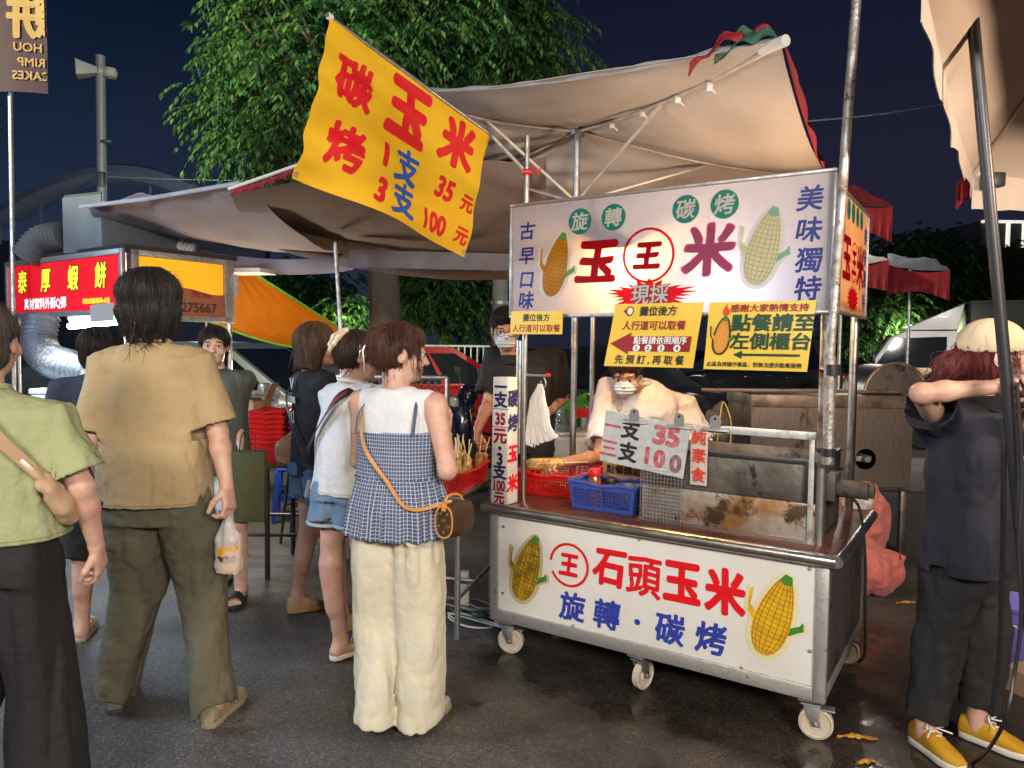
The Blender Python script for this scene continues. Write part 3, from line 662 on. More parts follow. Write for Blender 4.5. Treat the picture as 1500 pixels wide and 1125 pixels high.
    for a, b_, nm in (((x2, H - .03), (x3, bl - .04), 'windscreen'), ((x1, H - .02), (x0, bl - .06), 'rear_window')):
        n_ = np.array([(a[1] - b_[1]), 0, -(a[0] - b_[0])]); n_ = n_ / np.linalg.norm(n_) * (.008 if nm == 'windscreen' else -.008); n_ = n_ if n_[2] > 0 else -n_
        q = lambda t_, s_: np.array([a[0] + (b_[0] - a[0]) * t_, s_ * (W * .37 + (W * .09) * t_) * .9, a[1] + (b_[1] - a[1]) * t_])
        mb = MB(); A_ = [q(.1, -1), q(.92, -1), q(.92, 1), q(.1, 1)]; mb.hexa([p + n_ for p in A_] + [p - n_ for p in A_]); mb.build(nm, glass_dark, t)
    mb = MB(); mb.box((h * .99, 0, .42), (.08, W * .62, .16)); mb.build('grille', black_plastic, t, bevel=.02)
    for sx_ in (1, -1):
        for sy in (1, -1): wheel(t, (sx_ * wx, sy * (W / 2 - .12), wr), wr)
    return t
silver = mat('silver car paint', (.50, .51, .53), .25, .4, coat=.8); red_paint = mat('red car paint', (.30, .008, .012), .22, .2, coat=.8); grey_paint = mat('dark grey car paint', (.06, .063, .07), .22, .4, coat=.8); white_car = mat('white car paint', (.62, .63, .64), .3, 0, coat=.6)
black_paint = mat('black car paint', (.012, .012, .016), .2, .2, coat=.8)
p_ = at(380, 560, 9.6); car('parked_car', 'silver car parked behind the cardboard boxes and stools', (p_[0] - .25, p_[1], 0), radians(-12), silver)
p_ = at(660, 560, 11.4); car('parked_car', 'red car parked beyond the chain link fence', (p_[0] - .2, p_[1], 0), radians(8), red_paint, H=1.45)
p_ = at(1085, 560, 17.5); car('parked_car', 'dark grey car with alloy wheels seen under the yellow signs', (p_[0], p_[1], 0), radians(176), grey_paint, suv=True, H=1.62)
p_ = at(865, 560, 12.0); car('parked_car', 'black car in the dark behind the two vendors', (p_[0], p_[1], 0), radians(172), black_paint, H=1.5)
p_ = at(1420, 575, 11.5); car('parked_car', 'white car with only its bonnet and roof showing below the truck', (p_[0] + .3, p_[1], 0), radians(176), white_car, H=1.28, L=4.2)

def truck():
    p_ = at(1345, 560, 16.0); t = thing('delivery_truck', 'small white cab truck with a black cargo box behind the staff woman', 'truck', (p_[0], p_[1], 0), radians(156))
    cab = mat('white truck paint', (.72, .69, .68), .35, 0, (.62, .60, .59), 3, coat=.4)
    mb = MB(); W = .82
    pr = [(1.02, .42), (1.10, .55), (1.06, 1.02), (.60, 1.72), (.30, 1.86), (-.62, 1.86), (-.66, .42)]
    V = [(x, -W + .06 * (z > 1.2), z) for x, z in pr] + [(x, W - .06 * (z > 1.2), z) for x, z in pr]; n = len(pr)
    mb.add(V, [tuple(range(n)), tuple(range(n, 2 * n))[::-1]] + [(i, (i + 1) % n, n + (i + 1) % n, n + i) for i in range(n)]); mb.build('cab', cab, t, bevel=.04)
    mb = MB(); V = []
    for s_ in (-1, 1): V += [(.42, s_ * .70, 1.88), (-.62, s_ * .74, 1.88), (-.72, s_ * .74, 2.42), (-.45, s_ * .66, 2.28)]
    mb.add(V, [(0, 1, 2, 3), (7, 6, 5, 4), (0, 4, 5, 1), (1, 5, 6, 2), (2, 6, 7, 3), (3, 7, 4, 0)]); mb.build('wind_deflector', cab, t, bevel=.03)
    for s_ in (-1, 1):
        y = s_ * (W - .035); q = [(.90, 1.10), (.52, 1.70), (-.42, 1.74), (-.42, 1.10)]
        mb = MB(); mb.prism(q, lambda a, b, o: np.array([a, y + s_ * o + s_ * .0 + (s_ * .035 if b < 1.2 else s_ * -.022), b]), .012); mb.build('window', glass_dark, t)
        mb = MB(); mb.box((-.40, s_ * (W + .012), 1.0), (.10, .03, .18)); mb.build('door_handle', black_plastic, t, bevel=.01)
        mb = MB(); mb.box((1.00, s_ * (W - .12), .86), (.2, .26, .30)); mb.build('headlight', lamp_clear, t, bevel=.04)
        mb = MB(); mb.box((.92, s_ * (W + .10), 1.26), (.06, .16, .24)); mb.build('wing_mirror', black_plastic, t, bevel=.02)
        mb = MB(); f = lambda a, b, o=0: np.array([a, s_ * (W + .006 + o), b])
        flat(mb, [(.75, 1.00), (.30, .99), (.42, 1.06), (.2, 1.02), (.15, 1.1), (-.15, 1.02), (-.25, 1.06), (-.1, .98), (.5, .95)], f, 0); mb.build('door_stripe', mat('yellow stripe', S('#c99a2a'), .5), t)
    mb = MB(); q = [(1.075, 1.06), (.63, 1.70)]; mb.add([(1.08, -.66, 1.08), (1.08, .66, 1.08), (.66, .60, 1.69), (.66, -.60, 1.69), (1.0, -.66, 1.04), (1.0, .66, 1.04), (.6, .6, 1.66), (.6, -.6, 1.66)], [(0, 1, 2, 3), (4, 5, 6, 7), (0, 1, 5, 4), (1, 2, 6, 5), (2, 3, 7, 6), (3, 0, 4, 7)]); mb.build('windscreen', glass_dark, t)
    mb = MB(); mb.bx((-4.2, -.95, .72), (-.80, .95, 2.42)); mb.bx((-4.22, -.97, 2.40), (-.78, .97, 2.46)); mb.build('cargo_box', mat('black tarpaulin', (.020, .020, .022), .6, 0, (.03, .03, .033), 3), t, bevel=.02)
    mb = MB(); mb.bx((-2.3, .965, .80), (-2.22, 1.0, 2.2)); mb.build('lock_bar', galv, t)
    mb = MB(); mb.bx((-4.1, -.35, .45), (.6, .35, .62)); mb.build('chassis', dark_steel, t)
    for x in (.25, -3.2):
        for s_ in (-1, 1): wheel(t, (x, s_ * .72, .3), .3, .18, 6)
truck()
def scooter(label, loc, rz, paint):
    t = thing('motor_scooter', label, 'scooter', loc, rz)
    for x in (-.62, .62): wheel(t, (x, 0, .22), .22, .1, 5)
    sd = SD(); sd.ell((-.45, 0, .58), (.42, .16, .17)); sd.ell((.48, 0, .62), (.10, .19, .34), k=.05); sd.loft([(-.3, 0, .32, .16, .07), (.45, 0, .30, .16, .05)], side=(0, 1, 0)); sd.cone((.5, 0, .8), (.40, 0, 1.0), .09, .10, .05); sd.ell((.62, 0, .45), (.2, .07, .05), k=.03)
    sdobj(sd, 'body', paint, t, .02)
    sd = SD(); sd.ell((-.42, 0, .76), (.40, .13, .06)); sdobj(sd, 'seat', black_plastic, t, .02)
    mb = MB(); mb.tube([(.36, -.34, 1.02), (.42, -.15, 1.04), (.42, .15, 1.04), (.36, .34, 1.02)], .016, 8); mb.build('handlebar', dark_steel, t, smooth=True)
    for s_ in (-1, 1):
        mb = MB(); mb.tube([(.42, s_ * .2, 1.04), (.40, s_ * .27, 1.18)], .007, 6); mb.box((.40, s_ * .30, 1.21), (.03, .13, .08)); mb.build('rear_mirror', black_plastic, t, bevel=.008)
    mb = MB(); mb.box((.56, 0, .92), (.06, .16, .10)); mb.build('headlight', lamp_clear, t, bevel=.02)
    mb = MB(); mb.box((-.86, 0, .62), (.05, .16, .08)); mb.build('tail_light', lamp_red, t, bevel=.02)
    return t
p_ = at(622, 590, 8.6); scooter('black scooter parked right behind the chain link fence', (p_[0], p_[1], .0), radians(140), black_paint)
p_ = at(690, 580, 8.9); scooter('dark red scooter parked beside the concrete pole', (p_[0], p_[1], .0), radians(20), red_paint)
p_ = at(705, 590, 7.4); scooter('navy blue scooter with a red tail lamp behind the masked vendor', (p_[0] + .25, p_[1], .0), radians(205), mat('navy paint', (.012, .014, .035), .2, .2, coat=.8))
# ================================================================== the corn cart
YAW = -.58; CO = np.array([-.097, 3.48, 0]); UX = np.array([cos(YAW), sin(YAW), 0]); UY = np.array([-UX[1], UX[0], 0])
def cw(a, d, z): return CO + UX * a + UY * d + np.array([0, 0, z])
sign_white = mat('printed white acrylic', (.70, .69, .66), .35, 0, (.62, .60, .56), 3, spots=(.36, .32, .26), spot_scale=30, spot_at=.66)
red_ink = mat('red lettering', S('#d8121f'), .45); blue_ink = mat('blue lettering', S('#2f3f9f'), .45); green_ink = mat('dark green print', S('#123f2a'), .5)
navy_ink = mat('navy print', S('#1d2152'), .5); crimson_ink = mat('crimson print', S('#8a1720'), .5); teal_ink = mat('teal print', S('#0f6a5e'), .5); white_ink = mat('white print', (.75, .74, .70), .5)
corn_yellow = mat('corn print yellow', S('#e0b41c'), .5, 0, S('#c8961a'), 20); corn_line = mat('corn print brown', S('#8c6410'), .5); leaf_ink = mat('corn print green', S('#3f7d2c'), .5); pale_ink = mat('pale sticker edge', S('#d9cfa8'), .5)
worn_yellow = mat('worn corn print', S('#c09a1e'), .5, 0, S('#7c6420'), 26, .4, .6, spots=(.55, .53, .45), spot_scale=22, spot_at=.60)

def corn_decal(cx, cy, h, tilt, frame, off, mats):
    """A plain ear of corn on a pale sticker: returns [(mb, material)]."""
    c, s = cos(tilt), sin(tilt); tr = lambda x, y: (cx + (x * c - y * s) * h, cy + (x * s + y * c) * h)
    def outline(g): 
        P = []
        for t in np.linspace(0, 2 * pi, 36, endpoint=False):
            y = .5 * sin(t); wdt = .20 * (1 - .25 * (y / .5)) ; x = wdt * cos(t) * (1 if abs(cos(t)) > 1e-3 else 0); P.append((x * (1 + g * 5), y * (1 + g * 2)))
        return P
    A, B, Cm, Dm = MB(), MB(), MB(), MB()
    flat(A, [tr(x, y) for x, y in outline(.055)], frame, off)
    for sgn, ang, ln in ((-1, .5, .34), (1, -.2, .30)):
        P = [(sgn * .14, -.10), (sgn * (.24 + .05), .02), (sgn * .31, .22 if sgn < 0 else .08), (sgn * .35, .20 if sgn < 0 else -.02), (sgn * .30, -.06), (sgn * .16, -.20)]
        flat(A, [tr(x * 1.12, y * 1.08) for x, y in P], frame, off + .0003); flat(B if sgn < 0 else Dm, [tr(x, y) for x, y in P], frame, off + .0006)
    flat(B, [tr(x, y) for x, y in outline(0)], frame, off + .0009)
    for i in range(-3, 4):
        pts = []
        for y in np.linspace(-.48, .48, 14):
            wdt = .20 * (1 - .25 * (y / .5)) * sqrt(max(0, 1 - (y / .5) ** 2)); pts.append((wdt * sin(i / 3.6 * 1.35), y))
        for j in range(13):
            (xa, ya), (xb, yb) = pts[j], pts[j + 1]; flat(Cm, [tr(xa - .004, ya), tr(xa + .004, ya), tr(xb + .004, yb), tr(xb - .004, yb)], frame, off + .0013)
    for y in np.linspace(-.42, .42, 15):
        wdt = .20 * (1 - .25 * (y / .5)) * sqrt(1 - (y / .5) ** 2)
        flat(Cm, [tr(-wdt, y), tr(0, y - .02), tr(wdt, y), tr(wdt, y + .007), tr(0, y - .013), tr(-wdt, y + .007)], frame, off + .0015)
    flat(Dm, [tr(-.07, .44), tr(0, .40), tr(.08, .43), tr(.05, .52), tr(-.03, .53)], frame, off + .0018)
    return [(A, mats[0]), (B, mats[1]), (Cm, mats[2]), (Dm, mats[3])]
def decal_part(parent, *a, mats=None, name='corn_print'):
    mats = mats or (pale_ink, corn_yellow, corn_line, leaf_ink); L = corn_decal(*a, mats); mb = MB()
    for i, (m_, mt) in enumerate(L): mb.cur = i; mb.add(np.vstack(m_.v), m_.f)
    mb.build(name, list(mats), parent)

cart = thing('food_cart', 'stainless steel corn cart with white lettered front panel and roof sign', 'food cart', CO, YAW)
WC, DC, ZT = 1.51, .90, .725
# body
mb = MB(); z0, z1 = .165, .70
mb.bx((0, 0, z0), (.045, .03, z1)); mb.bx((WC - .045, 0, z0), (WC, .03, z1)); mb.bx((.045, 0, z0), (WC - .045, .03, z0 + .055)); mb.bx((.045, 0, z1 - .03), (WC - .045, .03, z1))
mb.bx((0, DC - .03, z0), (.045, DC, z1)); mb.bx((WC - .045, DC - .03, z0), (WC, DC, z1)); mb.bx((.045, DC - .03, z0), (WC - .045, DC, z0 + .05))
mb.bx((0.003, .03, z0), (.04, DC - .03, z0 + .05)); mb.bx((WC - .04, .03, z0), (WC - .003, DC - .03, z0 + .05))
mb.build('frame', mat('corroded bright steel', (.60, .59, .57), .36, .75, (.50, .49, .47), 10, rough2=.5, spots=(.16, .13, .11), spot_scale=42, spot_at=.60, bump=.1), cart, bevel=.004)
mb = MB(); mb.bx((.04, .012, z0 + .05), (WC - .04, .02, z1 - .025)); mb.build('front_panel', mat('white acrylic panel', (.74, .73, .70), .28, 0, (.66, .65, .61), 2.5, spots=(.45, .42, .36), spot_scale=16, spot_at=.70, coat=.3), cart)
mb = MB(); mb.bx((WC - .012, .032, z0 + .05), (WC - .006, DC - .032, z1)); mb.bx((.006, .032, z0 + .05), (.012, DC - .032, z1)); mb.bx((.02, DC - .02, z0 + .05), (WC - .02, DC - .012, z1)); mb.bx((.02, .03, z0 + .003), (WC - .02, DC - .03, z0 + .012)); mb.build('side_panel', steel_dirty, cart)
counter_m = mat('red brown counter', (.20, .075, .06), .22, .55, (.12, .05, .04), 5, rough2=.45, spots=(.32, .28, .26), spot_scale=14, spot_at=.62)
mb = MB(); mb.bx((-.025, -.01, z1 + .001), (WC + .02, DC + .02, ZT)); mb.build('counter', counter_m, cart, bevel=.004)
mb = MB(); mb.tube([(-.03, -.018, .708), (WC + .025, -.018, .708)], .024, 16); mb.tube([(WC + .028, -.02, .708), (WC + .028, DC, .708)], .022, 12); mb.tube([(-.033, -.01, .708), (-.033, DC, .708)], .02, 12); mb.build('counter_edge', steel, cart, smooth=True)
for a, z in [(.07, .30), (.07, .62), (.42, .675), (.76, .665), (1.10, .68), (WC - .07, .66), (WC - .06, .35), (.45, .225), (.80, .215), (1.2, .222)]: mb = MB(); mb.lathe([(0, -.006), (.006, -.004), (.007, 0)], (a, .0105, z), 10, 'y'); mb.build('rivet', rusty, cart)
fp = plane((0, .011, 0), (1, 0, 0), (0, 0, 1), (0, -1, 0))
mb = MB()
for ch, a, z, h, b, sh in (('石', .622, .526, .180, .038, .12), ('頭', .786, .512, .185, .022, .05), ('玉', .950, .520, .190, .045, 0), ('米', 1.128, .512, .190, .045, 0), ('王', .425, .500, .115, .045, .1)):
    letter(mb, ch, a, z, h, fp, bold=b, shear=sh, wob=.012 if ch in '石頭王' else .006, xs=.86)
ring(mb, .425, .497, .100, .012, fp, .002, -2.7, 3.05); mb.build('red_lettering', red_ink, cart)
mb = MB()
for ch, a in (('旋', .445), ('轉', .615), ('碳', .903), ('烤', 1.075)): letter(mb, ch, a, .312, .135, fp, bold=.03, wob=.008, shear=.08, xs=.95)
flat(mb, disc(.758, .31, .013), fp, .002); mb.build('blue_lettering', blue_ink, cart)
decal_part(cart, .205, .44, .32, -.28, fp, .0012, mats=(mat('worn sticker edge', S('#b9ad84'), .5), worn_yellow, mat('worn print line', S('#5f4a14'), .5), leaf_ink))
decal_part(cart, 1.318, .455, .33, -.28, fp, .0012)
# castors
def castor(a, d, turn):
    r = .062; o = thing('castor', None, None, (a, d, 0)); o.parent = cart; o.rotation_euler = (0, 0, turn)
    mb = MB(); mb.lathe([(0, -.012), (r * .35, -.016), (r * .40, -.010), (r * .80, -.010), (r * .86, -.016), (r, -.013), (r, .013), (r * .86, .016), (r * .80, .010), (r * .40, .010), (r * .35, .016), (0, .012)], (.02, 0, r), 32, 'y'); mb.build('wheel', cream_plastic, o, smooth=True, angle=50)
    mb = MB()
    for s in (-1, 1): mb.hexa([(-.03, s * .020, .135), (.03, s * .020, .135), (.035, s * .020, .052), (.008, s * .020, .052), (-.03, s * .024, .135), (.03, s * .024, .135), (.035, s * .024, .052), (.008, s * .024, .052)])
    mb.tube([(.02, -.03, r), (.02, .03, r)], .008, 10); mb.bx((-.035, -.03, .133), (.035, .03, .140)); mb.tube([(0, 0, .139), (0, 0, .152)], .02, 14); mb.bx((-.045, -.04, .150), (.045, .04, .1645)); mb.bx((.035, -.022, .118), (.085, .022, .124)); mb.build('fork', galv, o, bevel=.0015)
for a, d, tn in ((.07, .05, .25), (.76, .05, 1.35), (WC - .06, .06, .15), (.07, DC - .07, .6), (WC - .08, DC - .06, .3)): castor(a, d, tn)
# posts and the roof frame
mb = MB(); mb.tube([(.09, .15, ZT), (.09, .15, 2.16)], .013, 14); mb.tube([(.055, .16, .95), (.055, .16, 1.50)], .016, 14); mb.build('post', steel, cart, smooth=True)
mb = MB(); mb.tube([(1.447, .13, ZT), (1.447, .13, 2.14)], .019, 16); mb.build('post', mat('grimy post', (.40, .38, .35), .35, .9, (.16, .10, .06), 10, .42, .62, rough2=.7), cart, smooth=True)
mb = MB(); mb.tube([(1.44, .86, ZT), (1.44, .86, 2.10)], .019, 14); mb.build('post', steel, cart, smooth=True)
mb = MB(); mb.tube([(.09, .86, ZT), (.09, .86, 2.10)], .013, 14); mb.build('post', steel, cart, smooth=True)
mb = MB()
for z in (1.66, 2.09): mb.tube([(.05, .86, z), (1.45, .86, z)], .012, 10); mb.tube([(.09, .15, z), (.09, .86, z)], .010, 10); mb.tube([(1.44, .15, z), (1.44, .86, z)], .010, 10)
mb.build('roof_rail', galv, cart, smooth=True)
# the big roof sign
glow = mat('translucent sign sheet', (.37, .36, .42), .4, 0, (.32, .31, .37), 3, transl=.42, spots=(.24, .21, .20), spot_scale=34, spot_at=.63)
sx0, sx1, sz0, sz1 = .045, 1.462, 1.622, 2.132
mb = MB(); mb.add([(sx0, .104, sz0), (sx1, .104, sz0), (sx1, .104, sz1), (sx0, .104, sz1)], [(0, 1, 2, 3)]); mb.build('sign_panel', glow, cart)
mb = MB(); t_ = .014
mb.bx((sx0 - t_, .095, sz0 - t_), (sx1 + t_, .135, sz0)); mb.bx((sx0 - t_, .095, sz1), (sx1 + t_, .135, sz1 + t_)); mb.bx((sx0 - t_, .095, sz0 + .001), (sx0, .135, sz1 - .001)); mb.bx((sx1, .095, sz0 + .001), (sx1 + t_, .135, sz1 - .001)); mb.build('sign_frame', galv, cart, bevel=.003)
sg = plane((0, .104, 0), (1, 0, 0), (0, 0, 1), (0, -1, 0))
tr_red = mat('translucent red print', S('#d3142a'), .4, transl=.75); tr_blue = mat('translucent blue print', S('#2c3f9c'), .4, transl=.5); tr_teal = mat('translucent teal print', S('#0f7a6c'), .4, transl=.3); tr_white = mat('translucent white print', (.60, .59, .57), .4, transl=.4)
tr_pink = mat('faded pink print', S('#cf6a94'), .4, transl=.7); tr_corn = mat('translucent corn print', S('#e0a81c'), .4, 0, S('#d09018'), 18, transl=.7); faded_corn = mat('faded corn print', S('#c9c39a'), .5, transl=.35)
mb = MB()
letter(mb, '玉', .490, 1.853, .205, sg, bold=.048, shear=.14, wob=.014); letter(mb, '王', .732, 1.866, .125, sg, bold=.055, shear=.15, wob=.012); ring(mb, .735, 1.866, .118, .011, sg, .002)
mb.build('red_lettering', tr_red, cart)
mb = MB(); letter(mb, '米', .998, 1.875, .218, sg, bold=.045, shear=.12, wob=.014); mb.build('pink_lettering', tr_pink, cart)
mb = MB()
for ch, z in (('古', 2.015), ('早', 1.900), ('口', 1.790), ('味', 1.690)): letter(mb, ch, .126, z, .088, sg, bold=.022, shear=.14, wob=.012)
for ch, z in (('美', 2.043), ('味', 1.926), ('獨', 1.812), ('特', 1.705)): letter(mb, ch, 1.383, z, .098, sg, bold=.022, shear=.14, wob=.012)
mb.build('blue_lettering', tr_blue, cart)
for i, a in enumerate((.404, .569, .896, 1.057)): mb = MB(); flat(mb, disc(a, 2.036 + .005 * i, .058), sg, .0012); mb.build('print_disc', tr_teal, cart)
mb = MB()
for i, (ch, a) in enumerate(zip('旋轉碳烤', (.404, .569, .896, 1.057))): letter(mb, ch, a, 2.036 + .005 * i, .084, sg, bold=.022, shear=.1, off=.0026)
mb.build('white_lettering', tr_white, cart)
mb = MB(); P = []
for i in range(44):
    a = 2 * pi * i / 44; k = (1.0 if i % 2 else .68) * (1 + .12 * sin(i * 7)); P.append((.742 + .205 * k * cos(a), 1.700 + .062 * k * sin(a)))
mb.add([sg(.742, 1.700, .0012)] + [sg(x, y, .0012) for x, y in P], [(0, i + 1, (i + 1) % 44 + 1) for i in range(44)]); mb.build('print_burst', tr_red, cart)
mb = MB(); letter(mb, '現採', .745, 1.702, .086, sg, bold=.05, shear=.1, off=.0024); mb.cur = 1; letter(mb, '現採', .745, 1.702, .086, sg, bold=.02, shear=.1, off=.0036); mb.build('burst_lettering', [mat('dark outline', (.06, .02, .02), .5), tr_white], cart)
decal_part(cart, .285, 1.845, .29, -.25, sg, .0012, mats=(tr_white, tr_corn, mat('translucent corn line', S('#9c6a14'), .5, transl=.3), leaf_ink))
decal_part(cart, 1.215, 1.87, .30, -.25, sg, .0012, mats=(tr_white, faded_corn, mat('faded corn line', S('#8f8a66'), .5), mat('faded green', S('#5f8d74'), .5)))
# side sign, facing right
side_m = mat('glow tinted side sign sheet', S('#b98a62'), .4, 0, S('#a8784c'), 4, transl=.35)  # orange glow of the lamp behind is put into the sheet colour
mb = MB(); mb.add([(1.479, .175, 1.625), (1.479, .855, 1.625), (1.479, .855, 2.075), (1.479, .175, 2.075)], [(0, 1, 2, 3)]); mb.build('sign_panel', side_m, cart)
mb = MB(); mb.bx((1.468, .16, 1.612), (1.486, .87, 1.6245)); mb.bx((1.468, .16, 2.0755), (1.486, .87, 2.088)); mb.bx((1.468, .16, 1.626), (1.486, .1745, 2.074)); mb.bx((1.468, .8555, 1.626), (1.486, .87, 2.074)); mb.build('sign_frame', galv, cart, bevel=.002)
sd_ = plane((1.479, 0, 0), (0, 1, 0), (0, 0, 1), (1, 0, 0))
mb = MB(); letter(mb, '玉', .33, 1.84, .19, sd_, bold=.05); letter(mb, '王', .505, 1.835, .11, sd_, bold=.05); ring(mb, .505, 1.835, .085, .009, sd_, .002); letter(mb, '米', .675, 1.83, .19, sd_, bold=.05)
P = [(.505 + .15 * (1 if i % 2 else .65) * cos(2 * pi * i / 30), 1.685 + .06 * (1 if i % 2 else .65) * sin(2 * pi * i / 30)) for i in range(30)]; mb.add([sd_(.505, 1.685, .0012)] + [sd_(x, y, .0012) for x, y in P], [(0, i + 1, (i + 1) % 30 + 1) for i in range(30)])
mb.build('red_lettering', tr_red, cart)
for y in (.34, .45, .56, .67): mb = MB(); flat(mb, disc(y, 2.03, .042), sd_, .0015); mb.build('print_disc', tr_teal, cart)
mb = MB()
for ch, z in zip('美味獨特', (1.98, 1.885, 1.79, 1.69)): letter(mb, ch, .80, z, .085, sd_, bold=.03)
mb.build('blue_lettering', tr_blue, cart)

# bulb behind the sign with its tin shade, a second bulb added to light the canopy, and a cool tube
bl = thing('light_bulb', 'warm glowing bulb under a tin shade behind the roof sign', 'lamp', cw(.60, .25, 1.885), YAW)
mb = MB(); mb.lathe([(0, -.05), (.022, -.045), (.030, -.022), (.026, .0), (.013, .025), (.013, .04)], (0, 0, 0), 16); mb.build('bulb', bulb_warm, bl, smooth=True)
mb = MB(); mb.lathe([(.135, .012), (.12, .05), (.075, .085), (.03, .10), (.02, .13), (.018, .128), (.028, .096), (.072, .080), (.116, .046), (.131, .010)], (0, 0, 0), 24); mb.tube([(0, 0, .125), (0, 0, .29)], .004, 6); mb.build('lamp_shade', galv, bl, smooth=True)
tl = lamp('sign_bulb_light', 'POINT', cw(.60, .225, 1.815), 17, (1, .50, .13), .03)
lamp('sign_tube_light', 'POINT', cw(1.12, .25, 1.70), 3.0, (.62, .78, 1), .05)
b2 = thing('light_bulb', 'bare warm bulb added over the roasting box to light the canopy', 'lamp', cw(.95, .62, 2.02), YAW)
mb = MB(); mb.lathe([(0, -.05), (.022, -.045), (.030, -.022), (.026, .0), (.013, .025), (.013, .04)], (0, 0, 0), 16); mb.build('bulb', bulb_warm, b2, smooth=True)
mb = MB(); mb.tube([(0, 0, .035), (0, .24, .07)], .004, 6); mb.build('flex', black_plastic, b2)
lamp('canopy_fill_light', 'POINT', cw(.95, .62, 1.93), 16, (1, .72, .46), .04)  # added light for the canopy underside, hidden behind the roof sign
tb_ = thing('tube_lamp', 'cool white lamp tube behind the right half of the roof sign', 'lamp', cw(1.05, .30, 1.665), YAW)
mb = MB(); mb.tube([(-.14, 0, 0), (.2, 0, 0)], .014, 12); mb.build('tube', tube_cool, tb_, smooth=True)
mb = MB(); mb.bx((-.17, .014, -.012), (.23, .04, .03)); mb.build('holder', white_paint, tb_, bevel=.003)

# roasting box on the counter
rb = thing('roasting_box', 'soot stained steel roasting box with motor on the cart counter', 'grill', cw(.72, .12, ZT), YAW)
soot = mat('sooty steel', (.17, .155, .14), .5, .45, (.06, .048, .038), 4, .36, .64, spots=(.02, .016, .013), spot_scale=7, spot_at=.57, bump=.25, bscale=30, rough2=.8)
burnt = mat('burnt steel', (.48, .45, .41), .38, .55, (.27, .14, .05), 4.0, .42, .62, spots=(.07, .038, .02), spot_scale=5, spot_at=.545, bump=.15, bscale=30, rough2=.65, detail=9)
mb = MB(); mb.bx((0, 0, .005), (.715, .012, .155)); mb.build('front_plate', burnt, rb, bevel=.002)
mb = MB(); mb.bx((0, .0125, .156), (.715, .022, .315)); mb.bx((0, .013, .005), (.012, .50, .30)); mb.bx((.703, .013, .005), (.715, .50, .31)); mb.bx((0, .50, .005), (.715, .512, .30)); mb.build('box_wall', soot, rb, bevel=.002)
mb = MB(); mb.bx((-.004, .008, .302), (.719, .03, .322)); mb.bx((-.004, .03, .306), (.02, .5, .318)); mb.bx((.70, .03, .306), (.719, .5, .318)); mb.bx((.67, -.004, .156), (.70, .008, .32)); mb.build('rim_bar', dark_steel, rb, bevel=.002)
mb = MB(); mb.bx((.0125, .0125, .03), (.70, .50, .05)); mb.build('ember_tray', mat('ash', (.08, .07, .065), .9, 0, (.25, .24, .22), 30), rb)
mb = MB()
for y in (.12, .22, .32, .42): mb.tube([(-.02, y, .24), (.74, y, .24)], .006, 8)
mb.build('spit', dark_steel, rb, smooth=True)
mb = MB(); mb.bx((-.02, -.004, -.0), (.72, .0, .012)); mb.build('tray_lip', steel, rb)
mb = MB(); mb.bx((.735, .03, .17), (.775, .15, .27)); mb.tube([(.775, .08, .215), (.885, .08, .215)], .034, 16); mb.tube([(.885, .08, .215), (.905, .08, .215)], .026, 16); mb.build('motor', soot, rb, bevel=.003)
mb = MB(); gx0, gx1 = .0, .185
for i in range(13): mb.tube([(gx0 + (gx1 - gx0) * i / 12, -.016, .0), (gx0 + (gx1 - gx0) * i / 12, -.016, .24)], .0014, 4)
for j in range(16): mb.tube([(gx0, -.0185, .004 + .235 * j / 15), (gx1, -.0185, .004 + .235 * j / 15)], .0014, 4)
mb.build('wire_guard', galv, rb)
# rail in front, price boards on clips
mb = MB(); mb.bx((.56, .116, 1.128), (1.428, .122, 1.158)); mb.bx((1.405, .112, ZT), (1.425, .1155, 1.128)); mb.bx((.62, .125, 1.00), (.635, .14, 1.13)); mb.build('rail', mat('pale flat bar', (.55, .56, .56), .4, .4, (.30, .30, .28), 22, .5, .62), cart, bevel=.001)
bd = thing('price_board', 'grey card with red and black prices hanging from the rail', 'sign', cw(.73, .105, .92), YAW)
R_ = -.115; ub = np.array([cos(R_), 0, sin(R_)]); vb = np.array([-sin(R_), 0, cos(R_)])
bf = plane((0, -.004, .14), ub, vb, (0, -1, 0))
mb = MB(); mb.prism([(-.195, -.115), (.195, -.112), (.197, .112), (-.195, .115)], lambda x, y, o: bf(x, y, -o), .005); mb.build('card', mat('grey card board', (.50, .53, .53), .6, 0, (.40, .42, .42), 30, spots=(.62, .62, .60), spot_scale=40, spot_at=.6), bd)
mb = MB()
for s_, x, y, h, k in (('一', -.15, .05, .08, .03), ('35', .10, .054, .108, .055), ('三', -.155, -.05, .085, .035), ('1', .025, -.045, .10, .05), ('0', .082, -.048, .098, .06)): letter(mb, s_, x, y, h, bf, bold=k, xs=1.15 if s_ == '35' else 1.0)
mb.build('red_lettering', mat('faded red paint', S('#a9383f'), .6, 0, S('#b9777a'), 60), bd)
mb = MB(); letter(mb, '支', -.065, .05, .088, bf, bold=.04); letter(mb, '支', -.065, -.05, .088, bf, bold=.04); mb.build('black_lettering', ink_black, bd)
mb = MB(); letter(mb, '0', .155, -.055, .098, bf, bold=.055); mb.build('purple_lettering', mat('faded plum paint', S('#6d3a52'), .6, 0, S('#97707f'), 60), bd)
tg = thing('price_board', 'narrow pale tag with red handwriting beside the grey price card', 'sign', cw(.975, .108, .90), YAW)
tf = plane((0, -.003, 0), (1, 0, 0), (0, 0, 1), (0, -1, 0))
mb = MB(); mb.bx((-.036, 0, .005), (.036, .004, .245)); mb.build('card', mat('pale tag', (.58, .50, .45), .6, 0, (.48, .40, .36), 20), tg, bevel=.001)
mb = MB()
for ch, z in zip('純素食', (.205, .13, .05)): letter(mb, ch, 0, z, .062, tf, bold=.03, wob=.02)
